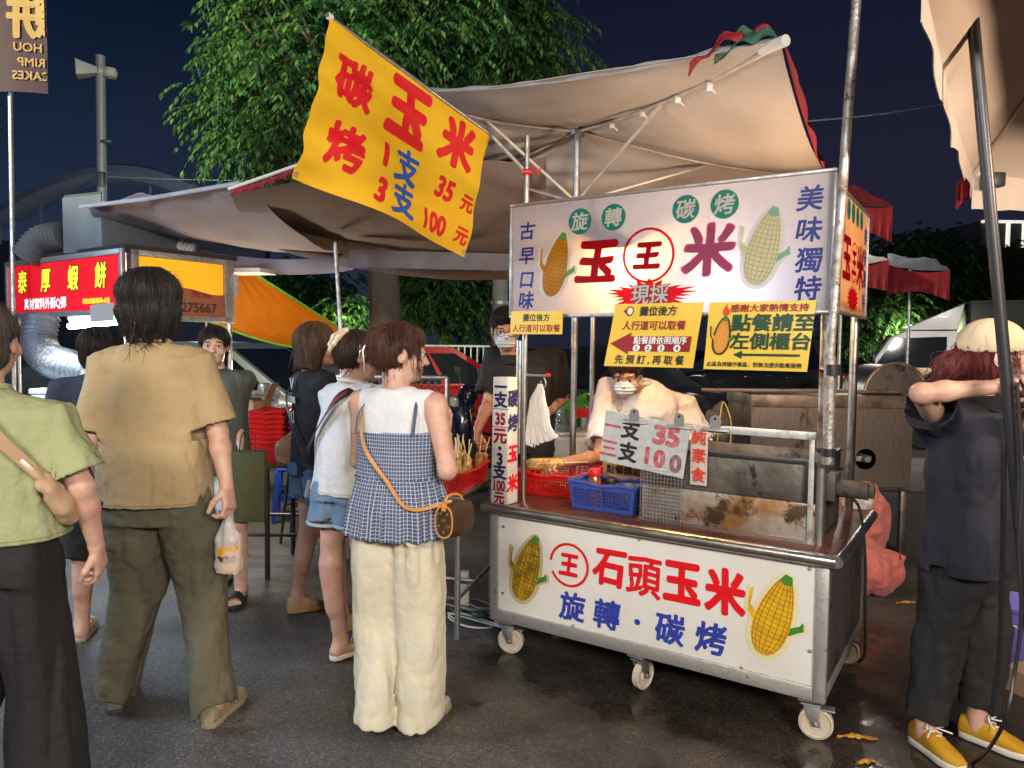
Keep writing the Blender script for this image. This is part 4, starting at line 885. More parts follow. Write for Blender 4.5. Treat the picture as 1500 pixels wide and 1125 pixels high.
mb.build('red_lettering', mat('tag red', S('#c8402f'), .6), tg)
for i, (a, z) in enumerate(((.69, 1.158), (.892, 1.150), (1.045, 1.150))):
    cl = thing('bulldog_clip', ['steel bulldog clip on the left end of the grey price card', 'steel bulldog clip on the right end of the grey price card', 'steel bulldog clip alone on the rail beyond the narrow tag'][i], 'clip', cw(a, .10, z), YAW, 'bulldog clips on the rail')
    mb = MB(); pl = [(-.021, .0), (-.022, .03), (-.017, .046), (0, .053), (.017, .046), (.022, .03), (.021, 0)]; mb.prism(pl, lambda x, y, o: np.array([x, -.006 - o - .0 * y, y]), .0025); mb.build('tab', galv, cl)
    mb = MB(); mb.hexa([(-.058, -.012, -.012), (.058, -.012, -.012), (.058, .018, -.012), (-.058, .018, -.012), (-.05, -.006, .004), (.05, -.006, .004), (.05, .008, .004), (-.05, .008, .004)]); mb.build('jaw', galv, cl, bevel=.001)
    mb = MB(); flat(mb, disc(0, .038, .006, 12), lambda x, y, o: np.array([x, -.0092 - o, y]), 0); mb.build('hole', ink_black, cl)

# yellow paper signs
yel = mat('yellow laminated paper', S('#e2c04e'), .32, 0, S('#dab644'), 3, coat=.25)
def wavy(W, H, sk, amp, seed):
    """local x across, y up (0 at top edge = H); a sheet hanging a little wavy and skewed."""
    return lambda x, y, o=0.0: np.array([x + sk * (y - H), -.010 - amp * (1 - y / H) * (.5 + .5 * sin(x * 7 + seed)) - amp * .35 * sin(y * 14 + x * 9 + seed) - o, y])
def sheet(name, label, loc, W, H, sk, amp, seed):
    t = thing(name, label, 'sign', loc, YAW); f = wavy(W, H, sk, amp, seed)
    mb = MB(); mb.grid(lambda u, v: f(W * u, H * v), 20, 12, .0012); mb.build('paper', yel, t, smooth=True); return t, f
t, f = sheet('paper_sign', 'small yellow notice of two lines taped under the sign end', cw(.058, .085, 1.53), .28, .107, 0, .004, 1)
mb = MB(); letter(mb, '攤位後方', .14, .077, .037, f, bold=.02); mb.build('black_lettering', ink_black, t)
mb = MB(); letter(mb, '人行道可以取餐', .14, .028, .037, f, bold=.02); mb.build('red_lettering', crimson_ink, t)
t, f = sheet('paper_sign', 'yellow notice with a crimson arrow taped below the roof sign', cw(.598, .085, 1.392), .395, .268, .155, .012, 2)
mb = MB(); letter(mb, '攤位後方', .205, .236, .042, f, bold=.022, off=.004); letter(mb, '先 預 訂 , 再 取 餐', .20, .031, .041, f, bold=.022, xs=.95, off=.004); mb.build('black_lettering', ink_black, t)
mb = MB(); letter(mb, '人行道可以取餐', .195, .176, .041, f, bold=.022, off=.004); mb.build('red_lettering', crimson_ink, t)
mb = MB(); P0 = [(.012, .098), (.10, .145), (.10, .128)] 
for i in range(8): xa, xb = .10 + .27 * i / 8, .10 + .27 * (i + 1) / 8; mb.add([f(xa, .066, .003), f(xb, .066, .003), f(xb, .098, .003), f(xa, .098, .003), f(xa, .130, .003), f(xb, .130, .003)], [(0, 1, 2, 3), (3, 2, 5, 4)])
mb.add([f(.010, .098, .003), f(.10, .052, .003), f(.10, .098, .003), f(.10, .146, .003)], [(0, 1, 2), (0, 2, 3)]); mb.build('arrow', crimson_ink, t)
mb = MB(); letter(mb, '點餐請依照順序', .235, .113, .034, f, bold=.018, off=.006)
for x in (.135, .188, .245, .315): flat(mb, disc(x, .080, .0155, 20), f, .006)
mb.build('white_lettering', white_ink, t)
mb = MB()
for k, x in zip('1234', (.135, .188, .245, .315)): letter(mb, k, x, .080, .024, f, bold=.03, off=.0075)
mb.build('number_lettering', ink_black, t)
mb = MB(); flat(mb, [(.045, .238), (.072, .255), (.072, .218)], f, .004); flat(mb, disc(.076, .237, .018, 18, .021), f, .0045); mb.cur = 1; flat(mb, disc(.078, .237, .012, 16, .015), f, .0055); mb.build('megaphone_print', [crimson_ink, white_ink], t)
t, f = sheet('paper_sign', 'largest yellow notice with green lettering and a corn drawing', cw(1.018, .082, 1.39), .402, .268, .08, .010, 4)
mb = MB(); letter(mb, '感謝大家熱情支持', .235, .243, .032, f, bold=.022, off=.004, xs=1.15); mb.build('red_lettering', crimson_ink, t)
mb = MB(); letter(mb, '點餐請至', .253, .186, .070, f, bold=.032, off=.004, xs=1.12); letter(mb, '左側櫃台', .250, .114, .068, f, bold=.030, off=.004, xs=1.13)
for i in range(6): xa, xb = .15 + .22 * i / 6, .15 + .22 * (i + 1) / 6; mb.add([f(xa, .056, .004), f(xb, .056, .004), f(xb, .065, .004), f(xa, .065, .004)], [(0, 1, 2, 3)])
flat(mb, [(.115, .060), (.15, .044), (.15, .077)], f, .004); mb.build('green_lettering', green_ink, t)
mb = MB(); letter(mb, '此區為烤爐作業區，恕無法提供點餐服務', .197, .022, .0205, f, bold=.015, off=.004); mb.build('black_lettering', ink_black, t)
mb = MB(); fl_ = [(.064, .215), (.058, .23), (.064, .245), (.074, .262), (.076, .246), (.086, .236), (.084, .22), (.074, .212)]; flat(mb, fl_, f, .004); mb.build('flame_print', mat('flame print', S('#c43a22'), .5), t)
decal_part(t, .064, .135, .14, -.12, f, .004, mats=(ink_black, mat('orange corn', S('#e09a3a'), .5), corn_line, leaf_ink))

# three-sided price post at the left corner of the cart
po = thing('price_post', 'tall white price post lettered on two sides at the cart corner', 'sign', cw(.048, .045, ZT + .002), YAW)
mb = MB(); mb.hexa([(-.05, -.04, 0), (.046, -.04, 0), (.046, .05, 0), (-.05, .05, 0), (-.046, -.035, .60), (.040, -.035, .60), (.040, .045, .60), (-.046, .045, .60)]); mb.build('post_body', mat('aged white board', (.68, .66, .62), .5, 0, (.56, .53, .48), 7), po, bevel=.003)
q1 = plane((0, -.0405, 0), (1, 0, 0), (0, .008, 1), (0, -1, 0)); q2 = plane((.0465, 0, 0), (0, 1, 0), (-.010, 0, 1), (1, 0, 0))
mb = MB(); letter(mb, '一', 0, .555, .07, q1, bold=.04); letter(mb, '支', 0, .495, .078, q1, bold=.04); flat(mb, disc(0, .265, .010, 14), q1, .002); letter(mb, '3', 0, .215, .075, q1, bold=.05); letter(mb, '支', 0, .155, .078, q1, bold=.04); mb.build('navy_lettering', navy_ink, po)
mb = MB(); letter(mb, '35', 0, .405, .075, q1, bold=.05, xs=.8); letter(mb, '元', 0, .325, .078, q1, bold=.04); letter(mb, '100', 0, .088, .068, q1, bold=.045, xs=.72); letter(mb, '元', 0, .030, .062, q1, bold=.04); mb.build('red_lettering', crimson_ink, po)
mb = MB()
for z in (.45, .365, .125, .063): mb.box((0, -.0405 + z * .0083, z), (.094, .0012, .003))
mb.build('joint_line', ink_black, po)
mb = MB(); letter(mb, '碳', .002, .50, .085, q2, bold=.04, shear=.1); letter(mb, '烤', .002, .385, .085, q2, bold=.04, shear=.1); mb.build('blue_lettering', navy_ink, po)
mb = MB(); letter(mb, '玉', .002, .24, .085, q2, bold=.05, shear=.1); letter(mb, '米', .002, .10, .085, q2, bold=.05, shear=.1); mb.build('side_lettering', red_ink, po)

# baskets
def basket(name, label, loc, rz, W, D, H, m, cat='basket', group=None):
    t = thing(name, label, cat, loc, rz, group); mb = MB(); th = .003; tp = .88
    def wall(p0, p1, q0, q1, nx):
        p0, p1, q0, q1 = map(np.array, (p0, p1, q0, q1)); n_ = np.cross(p1 - p0, q0 - p0); n_ = n_ / np.linalg.norm(n_) * th / 2
        def strip(u0, u1, v0, v1):
            c = [p0 + (p1 - p0) * u + (q0 + (q1 - q0) * u - p0 - (p1 - p0) * u) * v for u, v in ((u0, v0), (u1, v0), (u1, v1), (u0, v1))]; mb.hexa([x - n_ for x in c] + [x + n_ for x in c])
        strip(0, 1, 0, .16); strip(0, 1, .78, 1); strip(0, .05, .16, .78); strip(.95, 1, .16, .78); strip(.48, .52, .16, .78)
        for i in range(1, nx):
            u = i / nx
            if .44 < u < .56 or u < .05 or u > .95: continue
            strip(u - .2 / nx, u + .2 / nx, .16, .78)
        for v in (.28, .40, .53, .66): strip(.05, .95, v - .018, v + .018)
    a, b = W / 2, D / 2; B = [(-a * tp, -b * tp, 0), (a * tp, -b * tp, 0), (a * tp, b * tp, 0), (-a * tp, b * tp, 0)]; T = [(-a, -b, H), (a, -b, H), (a, b, H), (-a, b, H)]
    for i in range(4): j = (i + 1) % 4; wall(B[i], B[j], T[i], T[j], int((W if i % 2 == 0 else D) / .013))
    mb.bx((-a * tp, -b * tp, 0), (a * tp, b * tp, .003)); mb.build('mesh_wall', m, t)
    mb = MB(); r = .0085
    for i in range(4): p, q = np.array(T[i]), np.array(T[(i + 1) % 4]); mid = (p + q) / 2; mb.tube(spline([p, p + (q - p) * .28, mid - [0, 0, .010], p + (q - p) * .72, q], 3), r, 8)
    mb.build('rim', m, t, smooth=True); return t
basket('plastic_basket', 'bright red mesh basket on the cart counter under the roasted corn', cw(.10, .52, ZT + .001), YAW + .10, .34, .50, .11, red_plastic)
basket('plastic_basket', 'blue mesh basket on the counter in front of the roasting box', cw(.515, .235, ZT + .001), YAW - .02, .34, .20, .125, blue_plastic)
# sauce bottles and pot in the blue basket
def bottle(label, loc, col, cap, h=.13, r=.028):
    t = thing('sauce_bottle', label, 'bottle', loc); mb = MB(); mb.lathe([(0, 0), (r, .002), (r, h * .68), (r * .78, h * .78), (r * .75, h * .82), (0, h * .82)], seg=18); mb.build('jar', col, t, smooth=True)
    mb = MB(); mb.lathe([(r * .92, h * .80), (r * .95, h * .82), (r * .95, h * .97), (r * .85, h), (0, h)], seg=18); mb.build('lid', cap, t, smooth=True, angle=50)
bottle('red capped jar of brown sauce standing in the blue basket', cw(.435, .23, ZT + .008), mat('brown sauce', (.22, .07, .015), .15, coat=.5), red_plastic, .17, .032)
bottle('brown sauce jar with dark cap behind the red capped one', cw(.50, .27, ZT + .008), mat('dark sauce', (.10, .03, .012), .15, coat=.5), black_plastic, .13, .03)
t = thing('metal_bowl', 'small steel bowl standing in the blue basket', 'bowl', cw(.61, .235, ZT + .006)); mb = MB(); mb.lathe([(0, 0), (.04, .002), (.058, .05), (.062, .10), (.064, .112), (.058, .112), (.054, .05), (0, .012)], seg=24); mb.build('bowl', steel, t, smooth=True)
t = thing('paper_sign', 'little lettered card standing behind the sauce jars', 'sign', cw(.52, .345, ZT + .12), YAW); f = plane((0, 0, 0), (1, 0, 0), (0, 0, 1), (0, -1, 0)); mb = MB(); mb.bx((-.10, .0, 0), (.12, .004, .09)); mb.bx((-.005, .0045, -.12), (.005, .0085, .05)); mb.build('card', mat('tan card', S('#b9906a'), .6), t)
mb = MB(); letter(mb, '點餐請洽', .01, .045, .045, f, bold=.02); mb.build('lettering', ink_black, t)

# corn cobs
cob_m = mat('roasted corn', S('#c9a860'), .42, 0, S('#8a6238'), 35, .40, .62, spots=(.10, .045, .02), spot_scale=28, spot_at=.60, coat=.2)
stick_m = mat('bamboo stick', S('#dcc9a2'), .7)
def cob(label, p, ax, L=.17, r=.026, stick=.10, group=None):
    t = thing('corn_cob', label, 'corn', p, 0, group); ax = np.array(ax, float); ax /= np.linalg.norm(ax); a = np.cross(ax, [.3, .9, .2]); a /= np.linalg.norm(a); b = np.cross(ax, a)
    nu, nv = 40, 48; mb = MB()
    def fn(u, v):
        th = 2 * pi * v; rr = r * (max(.02, 1 - (2 * u - 1) ** 6) ** .5) * (1 - .18 * u); k = .5 - .5 * cos(th * 12); q = .5 - .5 * cos(u * 2 * pi * 20 + (int(v * 12) % 2) * pi)
        rr *= .90 + .13 * (k * q) ** .5; return ax * L * u + (a * cos(th) + b * sin(th)) * rr
    mb.grid(fn, nu, nv); mb.build('kernels', cob_m, t, smooth=True)
    mb = MB(); mb.tube([ax * L * .9, ax * (L + stick)], .0032, 6); mb.build('stick', stick_m, t); return t
cob('big roasted corn cob held in the cook\'s hand above the red basket', at(770, 680, 3.66), (.95, .15, .02), .20, .032, .12)
for i in range(3): cob('roasted corn cob lying in the red basket, %s' % ['nearest its front rim', 'in its middle', 'against its far rim'][i], cw(.02 + .02 * i, .40 + .09 * i, ZT + .035 + .004 * i), UX * .9 + UY * .1 * i, .17, .024, .07, 'corn lying in the red basket')
# side table with a basket of standing corn
st = thing('steel_table', 'narrow steel side table under the basket of standing corn', 'table', (-.36, 3.98, 0), -.25)
mb = MB(); mb.bx((-.20, -.33, .70), (.20, .33, .725)); mb.build('tabletop', steel, st, bevel=.004)
for x in (-.18, .18):
    for y in (-.31, .31): mb = MB(); mb.tube([(x, y, 0), (x, y, .699)], .016, 12); mb.build('leg', galv, st, smooth=True)
mb = MB(); mb.tube([(-.18, -.31, .2), (-.18, .31, .2)], .010, 8); mb.tube([(.18, -.31, .2), (.18, .31, .2)], .010, 8); mb.tube([(-.18, 0, .2), (.18, 0, .2)], .010, 8); mb.build('stretcher', galv, st, smooth=True)
bkl = (-.345, 3.93, .7265); basket('plastic_basket', 'red mesh basket of standing corn cobs on the side table', bkl, -.25, .34, .46, .10, red_plastic)
rs = np.random.RandomState(4); n_ = 0
for i in range(5):
    for j in range(6):
        lx, ly = -.125 + .062 * i + rs.randn() * .006, -.18 + .072 * j + rs.randn() * .006; c_, s_ = cos(-.25), sin(-.25)
        o = cob('pale corn cob on a stick standing in the side table basket', (bkl[0] + lx * c_ - ly * s_, bkl[1] + lx * s_ + ly * c_, .732), (rs.randn() * .16, rs.randn() * .16, 1), .15 + .02 * rs.rand(), .026, .09, 'corn standing in the side table basket'); o.rotation_euler.z = rs.rand() * 6
# white paper sleeves hanging beside the post
hk = thing('paper_sleeve_bundle', 'bundle of white paper sleeves hanging from a hook on the post', 'paper bags', cw(.17, .17, 1.02), YAW)
mb = MB(); mb.tube([(-.07, -.02, .315), (.05, -.02, .315)], .006, 8); mb.tube(spline([(.03, -.02, .31), (.04, -.02, .27), (.02, -.02, .26), (.01, -.02, .29)], 4), .004, 6); mb.build('hook', galv, hk, smooth=True)
for i in range(5):
    x = -.05 + i * .026; sd = SD(); sd.loft([(.01, -.02, .275, .016, .006), (x * .5, -.02 - .004 * i, .20, .024, .010), (x * .9, -.022 - .004 * i, .09, .026, .008), (x + .012 * i, -.02 - .005 * i, -.03 + .012 * i, .030, .005)], pw=3)
    sd.disp(lambda X, Y, Z, i=i: .002 * ridged(X * 60 + i, Y * 60, Z * 8)); sdobj(sd, 'paper_sleeve', mat('white paper', (.72, .68, .63), .75), hk, .005)
mb = MB(); mb.lathe([(0, -.012), (.011, -.006), (.011, .006), (0, .012)], (.052, -.02, .318), 10); mb.build('red_knob', red_plastic, hk, smooth=True)

# tall rusty pole clamped to the cart
tp = thing('canopy_pole', 'tall scuffed steel pole clamped to the right end of the cart', 'pole', cw(1.485, .045, 1.05))
mb = MB(); mb.tube([cw(1.485, .055, 1.05), cw(1.478, .055, 1.45)], .021, 16); mb.tube([cw(1.478, .055, 1.45), cw(1.545, .055, 3.2)], .017, 16); mb.build('tube', rusty, tp, world=True, smooth=True)
mb = MB(); mb.tube([cw(1.488, .055, 1.38), cw(1.488, .055, 1.42)], .027, 12); mb.tube([cw(1.44, .10, 1.40), cw(1.49, .06, 1.40)], .010, 8); mb.build('clamp', black_plastic, tp, world=True); mb = MB(); mb.tube([cw(1.485, .055, 1.08), cw(1.485, .055, 1.11)], .027, 12); mb.tube([cw(1.44, .10, 1.095), cw(1.49, .06, 1.095)], .010, 8); mb.build('clamp', black_plastic, tp, world=True)

# ================================================================== canopies
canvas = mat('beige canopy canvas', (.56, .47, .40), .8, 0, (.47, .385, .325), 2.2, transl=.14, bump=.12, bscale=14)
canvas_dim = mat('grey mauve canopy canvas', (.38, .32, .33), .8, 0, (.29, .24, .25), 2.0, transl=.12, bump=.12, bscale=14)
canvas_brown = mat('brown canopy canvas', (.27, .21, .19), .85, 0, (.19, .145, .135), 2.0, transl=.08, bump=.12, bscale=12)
silver_cloth = mat('silver canopy coating', (.55, .56, .60), .35, .35, (.42, .43, .46), 5)
red_cloth = mat('red canopy trim', (.36, .022, .035), .75, 0, (.26, .018, .028), 4, transl=.2)
green_cloth = mat('green canopy trim', (.03, .10, .075), .75)
blue_cloth = mat('grey blue canopy cloth', (.03, .038, .065), .85, transl=.2)
def patch(mb, a, b, c, d, sag=.1, wr=.012, nu=26, nv=22, seed=0, th=.004, edge=0.0):
    """a-b one edge, d-c the opposite one (a may equal b); hangs slack between."""
    a, b, c, d = [np.array(t, float) for t in (a, b, c, d)]
    def fn(u, v):
        p = (a * (1 - u) + b * u) * (1 - v) + (d * (1 - u) + c * u) * v
        p = p - np.array([0, 0, 1.0]) * (sag * 4 * u * (1 - u) * v + edge * 4 * v * (1 - v))
        w_ = float(vnoise(np.array(u * 11.0 + seed), np.array(v * 2.5), np.array(seed * 1.7))); x_ = float(vnoise(np.array(u * 3.0 + seed), np.array(v * 9), np.array(seed * 3.1)))
        return p + np.array([0, 0, 1.0]) * (wr * w_ * (1 - .5 * v) + wr * .6 * x_)
    mb.grid(fn, nu, nv, th)
hub = at(846, 186, 4.34); FR = at(1143, 60, 2.85); FL = at(585, 136, 4.15); BR = at(1222, 262, 4.3); BL = at(610, 285, 5.6)
um = thing('market_parasol', 'big square beige parasol lit from below over the corn cart', 'parasol', (hub[0], hub[1], 0))
mb = MB()
patch(mb, hub, hub, FR, FL, .03, .012, seed=1, edge=.05); patch(mb, hub, hub, BR, FR, .11, .014, seed=2, edge=.05); patch(mb, hub, hub, BL, BR, .10, .022, seed=3, edge=.04); patch(mb, hub, hub, FL, BL, .08, .022, seed=4, edge=.04)
mb.build('canopy', canvas, um, world=True, smooth=True, angle=80)
def valance(mb, a, b, drop, sag, scall=0, seed=0, out=(0, 0, 0), n=40):
    a, b, out = np.array(a), np.array(b), np.array(out)
    def fn(u, v):
        p = a + (b - a) * u - np.array([0, 0, sag * 4 * u * (1 - u)]); dr = drop * (1 - .35 * abs(sin(pi * scall * u)) if scall else 1)
        return p + out * v + np.array([0, 0, -dr * v]) + np.array([.012, .012, 0]) * sin(u * 40 + seed) * v
    mb.grid(fn, n, 5, .003)
mb = MB(); valance(mb, FR + [.0, 0, .01], FL + [0, 0, .01], -.035, .06, 0, 1, out=(-.02, .06, 0)); mb.build('front_hem', silver_cloth, um, world=True, smooth=True)
mb = MB(); valance(mb, FR + [.012, .0, .0], BR + [.012, 0, 0], .12, .11, 5, 2, out=(.05, 0, 0)); mb.build('side_valance', red_cloth, um, world=True, smooth=True)
mb = MB(); cf = FR + [-.02, 0, .02]
def knot(u, v): 
    p = cf + (FL - FR) * .115 * u + np.array([.02, .05, .10 * sin(pi * u) * (1 - .3 * u)]) * v + np.array([0, 0, -.06 * u * u]); return p + np.array([0, .02 * sin(9 * u + 5 * v), .014 * sin(13 * u)])
mb.grid(knot, 16, 8, .004); mb.build('folded_corner', green_cloth, um, world=True, smooth=True)
mb = MB(); mb.grid(lambda u, v: knot(u * .9 + .3, v * .7) + np.array([-.05, .03, .018]), 12, 6, .004); mb.grid(lambda u, v: knot(u * .30, v * .8) + np.array([0, .03, .025]), 8, 6, .004); mb.build('folded_trim', red_cloth, um, world=True, smooth=True)
mb = MB(); dn = np.array([0, 0, -.022])
mb.tube([hub + [0, 0, .03], (hub[0], hub[1], .02)], .019, 14); mb.build('pole', galv, um, world=True, smooth=True)
for e in (FR, FL, BR, BL):
    mb = MB(); P = [hub + dn * 1.2, hub + (e - hub) * .5 + dn * 2.6, e + dn * .6 + (e - hub) * .012]; mb.tube(spline(P, 6), .011, 10); mb.build('rib', mat('cream painted tube', (.58, .50, .42), .45, .3, (.42, .35, .30), 10), um, world=True, smooth=True)
sl = hub + np.array([0, 0, -.43])
mb = MB(); mb.tube([sl + [0, 0, -.05], sl + [0, 0, .03]], .03, 14); mb.build('slider', galv, um, world=True, smooth=True); mb = MB(); mb.tube([hub + [0, 0, -.05], hub + [0, 0, .005]], .045, 14); mb.build('hub_ring', galv, um, world=True, smooth=True)
for e in (FR, FL, BR, BL): mb = MB(); mb.tube([sl, hub + (e - hub) * .52 + dn * 2.8], .0095, 10); mb.build('strut', _M['cream painted tube'], um, world=True, smooth=True)
for k in (.24, .42, .60, .74): mb = MB(); q = hub + (FR - hub) * k + dn * 3; mb.lathe([(.014, -.012), (.018, -.012), (.018, .012), (.014, .012)], q, 10, 'x'); mb.tube([q, q + [.03, 0, -.03]], .004, 6); mb.build('clip', white_paint, um, world=True)
mb = MB(); ax = (FR - hub) / np.linalg.norm(FR - hub); mb.tube([FR - ax * .10 + dn * .3, FR + ax * .03 + dn * .3], .022, 12); mb.build('end_cap', white_paint, um, world=True, smooth=True)
mb = MB(); q = cw(.09, .15, 2.36); mb.tube([cw(.09, .15, 2.161), cw(.09, .15, 2.47)], .012, 10); mb.build('front_prop', galv, um, world=True, smooth=True)

# two dim canopies at the left
ca = thing('market_parasol', 'grey mauve canopy sagging low over the queue', 'parasol', (*at(330, 500, 5.0)[:2], 0))
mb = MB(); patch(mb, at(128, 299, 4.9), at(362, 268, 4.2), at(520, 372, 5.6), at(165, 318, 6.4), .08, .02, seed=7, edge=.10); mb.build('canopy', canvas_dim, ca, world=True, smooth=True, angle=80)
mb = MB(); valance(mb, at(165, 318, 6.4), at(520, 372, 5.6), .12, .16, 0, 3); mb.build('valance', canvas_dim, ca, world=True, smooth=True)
mb = MB(); mb.tube([at(118, 303, 4.9), at(215, 291, 4.6), at(352, 268, 4.2)], .013, 8); mb.build('edge_tube', silver_cloth, ca, world=True, smooth=True)
mb = MB(); p0 = at(491, 355, 5.0); p1 = at(499, 480, 5.0); mb.tube([p0, p1, (p1[0] + .05, 5.0, 0.0)], .014, 10); mb.build('pole', galv, ca, world=True, smooth=True)
cb = thing('market_parasol', 'dark brown canopy with red edging hanging behind the yellow banner', 'parasol', (*at(600, 500, 4.8)[:2], 0))
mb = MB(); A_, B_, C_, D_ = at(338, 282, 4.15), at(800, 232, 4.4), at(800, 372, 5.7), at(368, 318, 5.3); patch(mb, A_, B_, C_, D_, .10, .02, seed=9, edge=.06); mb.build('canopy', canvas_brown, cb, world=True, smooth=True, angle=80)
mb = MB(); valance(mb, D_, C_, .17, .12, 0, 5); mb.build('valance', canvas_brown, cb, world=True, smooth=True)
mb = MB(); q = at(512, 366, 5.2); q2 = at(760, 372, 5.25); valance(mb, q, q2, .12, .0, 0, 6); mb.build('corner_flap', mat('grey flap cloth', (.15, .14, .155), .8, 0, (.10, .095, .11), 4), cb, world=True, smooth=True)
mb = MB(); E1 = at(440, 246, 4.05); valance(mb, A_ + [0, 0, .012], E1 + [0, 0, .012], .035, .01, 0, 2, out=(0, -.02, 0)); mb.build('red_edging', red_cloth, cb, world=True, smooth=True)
mb = MB(); mb.tube([at(335, 277, 4.15), E1 + [0, 0, .02]], .010, 8); mb.build('edge_tube', white_paint, cb, world=True, smooth=True)
mb = MB(); q = at(757, 385, 5.75); mb.tube([q, (q[0], q[1], 0)], .018, 10); mb.build('pole', galv, cb, world=True, smooth=True)
# red pennant canopies behind at the right
def pennant(label, pts, Y, mats):
    t = thing('market_parasol', label, 'parasol', (*at(pts[0][0], 500, Y)[:2], 0)); P = [at(x, y, Y + dy) for x, y, dy in pts]
    mb = MB(); patch(mb, P[0], P[1], P[2], P[3], .03, .02, 14, 8, 3); mb.build('canopy', mats[0], t, world=True, smooth=True)
    mb = MB(); valance(mb, P[3], P[2], .34, .05, 1, 4, n=20); mb.build('valance', mats[1], t, world=True, smooth=True)
    mb = MB(); mb.tube([(P[0] + P[1]) / 2 + [0, 0, -.06], (*((P[0] + P[1]) / 2)[:2], 0)], .02, 8); mb.build('pole', galv, t, world=True); return t
pennant('red trimmed canopy corner poking out above the side sign', [(1215, 262, .9), (1262, 276, .9), (1308, 302, 0), (1228, 290, 0)], 7.0, (red_cloth, red_cloth))
pennant('red canopy corner behind the side sign, next to the grey blue one', [(1200, 366, .9), (1268, 372, .9), (1302, 380, 0), (1220, 388, 0)], 8.0, (canvas_brown, red_cloth))
pennant('grey blue canopy with a round red valance before the dark trees', [(1300, 372, .8), (1370, 380, .8), (1392, 396, 0), (1302, 388, 0)], 8.4, (blue_cloth, red_cloth))

# parasol over the right hand side
ru = thing('market_parasol', 'warm beige parasol hanging in from the upper right corner', 'parasol', (2.75, 2.6, 0))
A_, B_, C_, D_ = at(1352, -40, 1.9), at(1425, 250, 3.15), at(1720, 240, 3.2), at(1760, -60, 1.8); H_ = at(1640, -10, 2.6) + [0, 0, .12]
mb = MB(); patch(mb, H_, H_, A_, B_, .05, .012, seed=11); patch(mb, H_, H_, B_, C_, .05, .012, seed=12); patch(mb, H_, H_, C_, D_, .05, .012, seed=13); patch(mb, H_, H_, D_, A_, .05, .012, seed=14); mb.build('canopy', canvas, ru, world=True, smooth=True, angle=80)
mb = MB(); valance(mb, B_, C_, .16, .02, 0, 3); valance(mb, A_, B_, .12, .05, 4, 3, out=(-.0, 0, 0)); mb.build('valance', canvas, ru, world=True, smooth=True)
mb = MB(); q = at(1426, 250, 3.1); valance(mb, at(1402, 268, 3.2), at(1420, 250, 3.2), .11, 0); mb.build('red_tab', red_cloth, ru, world=True)
for e in (A_, B_, C_, D_): mb = MB(); mb.tube([H_ + dn, e + dn], .010, 8); mb.build('rib', _M['cream painted tube'], ru, world=True, smooth=True)
mb = MB(); mb.box(B_ + [.06, -.05, -.05], (.07, .05, .06)); mb.build('corner_joint', black_plastic, ru, world=True, bevel=.008)
mb = MB(); mb.tube([at(1417, -60, 2.22), at(1452, 320, 2.22), at(1482, 640, 2.22)], .017, 12); e = at(1482, 640, 2.22); f = at(1452, 320, 2.22); dd = (e - f) / np.linalg.norm(e - f); k = -e[2] / dd[2]; mb.tube([e, e + dd * k * .995], .017, 12); mb.build('pole', dark_steel, ru, world=True, smooth=True)
mb = MB(); qq = H_ + [0, 0, -.02]; mb.tube([qq, at(1417, -60, 2.22)], .014, 8); mb.build('arm', dark_steel, ru, world=True)
mb = MB(); P = [at(x, y, 2.18) for x, y in ((1490, 560), (1497, 700), (1492, 800), (1496, 900), (1486, 985), (1468, 1065))]; P.append(gr(1425, 1118)); P.append(gr(1380, 1108) + [0, 0, .006]); mb.tube(spline(P, 6), .0055, 8)
o = mb.build('cable', black_plastic, smooth=True); top(recenter(o), 'thin black cable hanging down the leaning pole to the ground', 'cable')
mb = MB(); P = [at(x, y, 2.25) for x, y in ((1470, 640), (1469, 800), (1464, 960), (1452, 1048))]; mb.tube(spline(P, 6), .013, 6, flat=.25); o = mb.build('strap', black_plastic, smooth=True); top(recenter(o), 'dark flat strap dangling from the leaning pole', 'strap')
mb = MB(); P = [cw(1.53, .12, .94), cw(1.58, .16, .88), cw(1.60, .20, .70), cw(1.595, .30, .45), cw(1.58, .45, .22), cw(1.55, .52, .15)]; mb.tube(spline(P, 6), .0055, 8); o = mb.build('cable', black_plastic, smooth=True); top(recenter(o), 'black cable looping down the right side of the cart', 'cable')

# ================================================================== the yellow banner
ban = thing('cloth_banner', 'yellow cloth banner with red and blue prices flying from a slanted pole', 'banner', at(600, 200, 3.2))
TL, TR = at(482, 24, 2.78), at(717, 196, 3.58); BLc, BRc = at(433, 261, 2.74), at(681, 377, 3.50)
LB = np.linalg.norm(TR - TL); HB = .62
nb = np.cross(TR - TL, BLc - TL); nb /= np.linalg.norm(nb); nb = nb if nb[1] < 0 else -nb
def bmap(x, y, z=0.0):
    u, v = x / LB, -y / HB; p = (TL * (1 - u) + TR * u) * (1 - v) + (BLc * (1 - u) + BRc * u) * v
    wv = .018 * v * sin(u * 9 - v * 3 + .5) + .010 * sin(v * 17 + u * 7) * (.35 + v) * (1 - .4 * u) + .006 * sin(v * 31 - u * 12 + 1) * (1 - u)
    p = p + np.array([0, 0, 1]) * (.018 * 4 * u * (1 - u) * v) + (TR - TL) / LB * .014 * sin(v * pi) * (1 - u) - (TR - TL) / LB * .012 * sin(v * pi) * u
    return p + nb * (wv + z)
mb = MB(); mb.grid(lambda u, v: bmap(u * LB, -v * HB), 60, 36, .0015); mb.build('cloth', mat('yellow banner cloth', S('#efc52a'), .65, 0, S('#e6b21a'), 2.5, transl=.22, bump=.15, bscale=5), ban, world=True, smooth=True)
